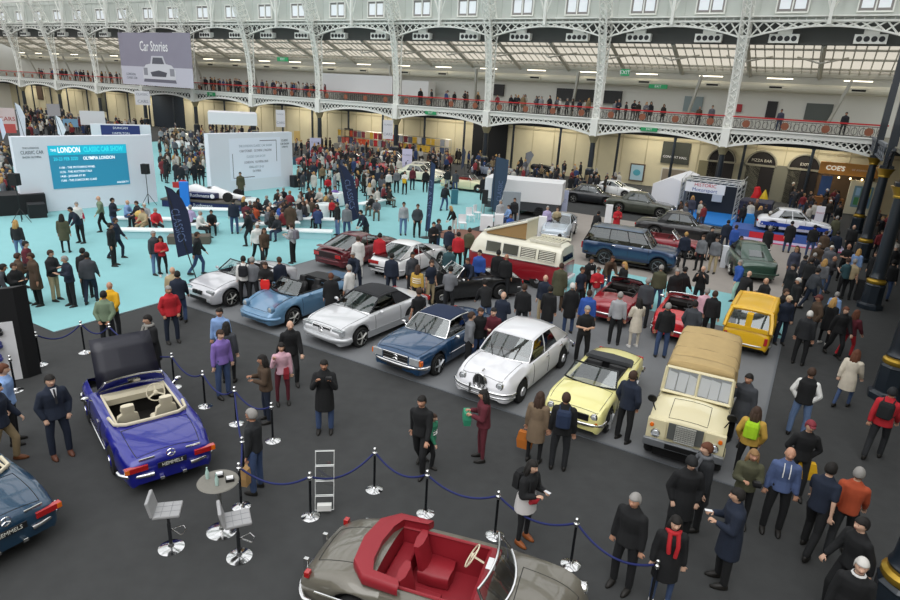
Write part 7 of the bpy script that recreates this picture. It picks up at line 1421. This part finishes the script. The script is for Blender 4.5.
def crowd(n, poly, lab, grp, poses='sshpwl', avoid=.5, zz=0, headz=1.7, st=False):
    """stand n people at spots spread over a patch of floor seen inside the outline"""
    xs = [q[0] for q in poly]; ys = [q[1] for q in poly]; k = tries = 0
    while k < n and tries < n*40:
        tries += 1; x, y = random.uniform(min(xs), max(xs)), random.uniform(min(ys), max(ys)); c = False; j = len(poly)-1
        for i in range(len(poly)):
            if (poly[i][1] > y) != (poly[j][1] > y) and x < (poly[j][0]-poly[i][0])*(y-poly[i][1])/(poly[j][1]-poly[i][1])+poly[i][0]: c = not c
            j = i
        if not c: continue
        g = G(x, y, zz+headz)
        if UV(g)[1] > 61.3 or any((t.x-g.x)**2+(t.y-g.y)**2 < avoid**2 for t in taken): continue
        taken.append(V((g.x, g.y, 0))); k += 1
        if st: stuff_person(g, random.uniform(0, 6.28), random.choice(poses), zz); continue
        rnd_person(V((g.x, g.y, 0)), random.uniform(0, 360), random.choice(poses), lab, grp, zz)
crowd(34, [(242, 196), (262, 190), (300, 184), (330, 186), (334, 200), (312, 212), (276, 218), (250, 210)], 'visitor sitting in the crowded lounge before the second screen wall', 'seated lounge visitors', 't', .55, 0, 1.3)
crowd(12, [(366, 176), (384, 174), (392, 186), (384, 198), (366, 200)], 'visitor sitting or standing on the right side of the second navy flag', 'visitors right of the second navy flag', 'tts', .5, 0, 1.4)
crowd(80, [(292, 152), (344, 148), (400, 150), (400, 162), (374, 178), (340, 172), (300, 172)], 'visitor in the far crowd between the second screen wall and the lilac boards', '', 'sshpwv', .45, st=True)
crowd(90, [(292, 138), (345, 136), (460, 143), (460, 158), (400, 156), (300, 150)], 'visitor among the stalls below the far gallery', '', 'sshpwv', .45, st=True)
crowd(130, [(20, 104), (110, 116), (150, 118), (150, 128), (100, 124), (20, 128)], 'visitor in the far crowd behind the big screen wall', '', 'sshpwv', .45, st=True)
crowd(75, [(156, 122), (206, 124), (208, 160), (190, 168), (158, 160)], 'visitor in the gap between the two screen walls', '', 'sshpwv', .45, st=True)
crowd(30, [(205, 118), (262, 124), (262, 131), (205, 130)], 'visitor under the white food stand canopy', '', 'sshp', .45, st=True)
crowd(26, [(0, 140), (10, 142), (12, 180), (0, 182)], 'visitor crowded at the left edge beside the big screen wall', '', 'sshp', .45, st=True)
crowd(70, [(465, 150), (505, 154), (560, 158), (596, 164), (626, 170), (622, 176), (560, 178), (528, 186), (500, 172), (468, 160)], 'visitor among the parked cars before the long cream wall', '', 'sshpwv', .45, st=True)
crowd(20, [(792, 184), (822, 188), (846, 192), (842, 204), (810, 206), (790, 198)], 'visitor waiting in front of the cafe and arches', 'crowd by the cafe', 'sshpw', .5)
crowd(8, [(740, 196), (775, 200), (778, 214), (742, 212)], 'visitor beside the rally car stand', 'visitors at the rally car stand', 'sshp', .5)
crowd(6, [(672, 196), (712, 198), (712, 208), (674, 206)], 'visitor inside the blue truss stand', 'visitors in the blue stand', 'ss', .5)
crowd(10, [(872, 210), (899, 212), (899, 240), (884, 244)], 'visitor behind the dark iron pillars at the right', 'visitors behind the pillars', 'sshp', .6)
crowd(8, [(780, 246), (812, 244), (832, 236), (836, 256), (800, 262)], 'visitor in the right cluster beyond the beige carpet', 'visitors beyond the beige carpet', 'sshp', .5)
# people along the gallery rail
gr = [(-118, -98, 22), (-97, -87, 12), (-75, -65, 24), (-63.5, -53.5, 24), (-40, -37, 3), (-36.5, -31.5, 7), (-29.5, -19.5, 20), (-18, -12.5, 9)]
GLAB = {0: ('visitor leaning over the red gallery rail at the far left', 'gallery visitors far left'), 1: ('visitor at the gallery rail just left of the hanging banner', 'gallery visitors left of the banner'), 2: ('visitor at the gallery rail just right of the hanging banner', 'gallery visitors right of the banner'), 3: ('visitor at the gallery rail left of the white partition', 'gallery visitors left of the partition'),
    4: ('visitor at the gallery rail beside the right end of the white partition', 'gallery visitors by the partition'), 5: ('visitor at the gallery rail beside the right end of the white partition', 'gallery visitors by the partition'), 6: ('visitor at the gallery rail in the middle bay', 'gallery visitors middle bay'), 7: ('visitor at the gallery rail before the dark glazed opening', 'gallery visitors before the glazed opening')}
for i, (u0, u1, n) in enumerate(gr):
    for k in range(n):
        u = u0+(u1-u0)*(k+random.random()*.7)/n; w = W(u, random.uniform(57.9, 60.2)); stuff_person(w, HA+random.uniform(-.9, .9), random.choice('sshpc'), 6.02)
for u, v, lab in ((-9.9, 58.2, 'person in dark clothes on the gallery left of the large white rib, left one'), (-8.9, 58.3, 'person in dark clothes on the gallery left of the large white rib, right one'), (.9, 58.4, 'lone person in black leaning on the gallery rail near the right end'), (-3.6, 58.2, 'person standing on the gallery right of the large white rib')):
    w = W(u, v); rnd_person(V((w.x, w.y, 0)), 0, 's', lab, None, 6.02, absr=HA)
stuff_build()
# ------------------------------------------------------------ light and exposure
w = bpy.data.worlds.new('daylight'); SC.world = w; w.use_nodes = True; bg = w.node_tree.nodes['Background']; bg.inputs[0].default_value = (.97, .98, 1, 1); bg.inputs[1].default_value = 1.6
sun = bpy.data.lights.new('sun', 'SUN'); sun.energy = 1.6; sun.angle = R(60); so = bpy.data.objects.new('sun', sun); COL.objects.link(so); so.rotation_euler = (R(30), R(-8), 0)
SC.view_settings.view_transform = 'Standard'; SC.view_settings.look = 'None'; SC.view_settings.gamma = 1; SC.view_settings.exposure = -0.15; SC.view_settings.use_curve_mapping = False
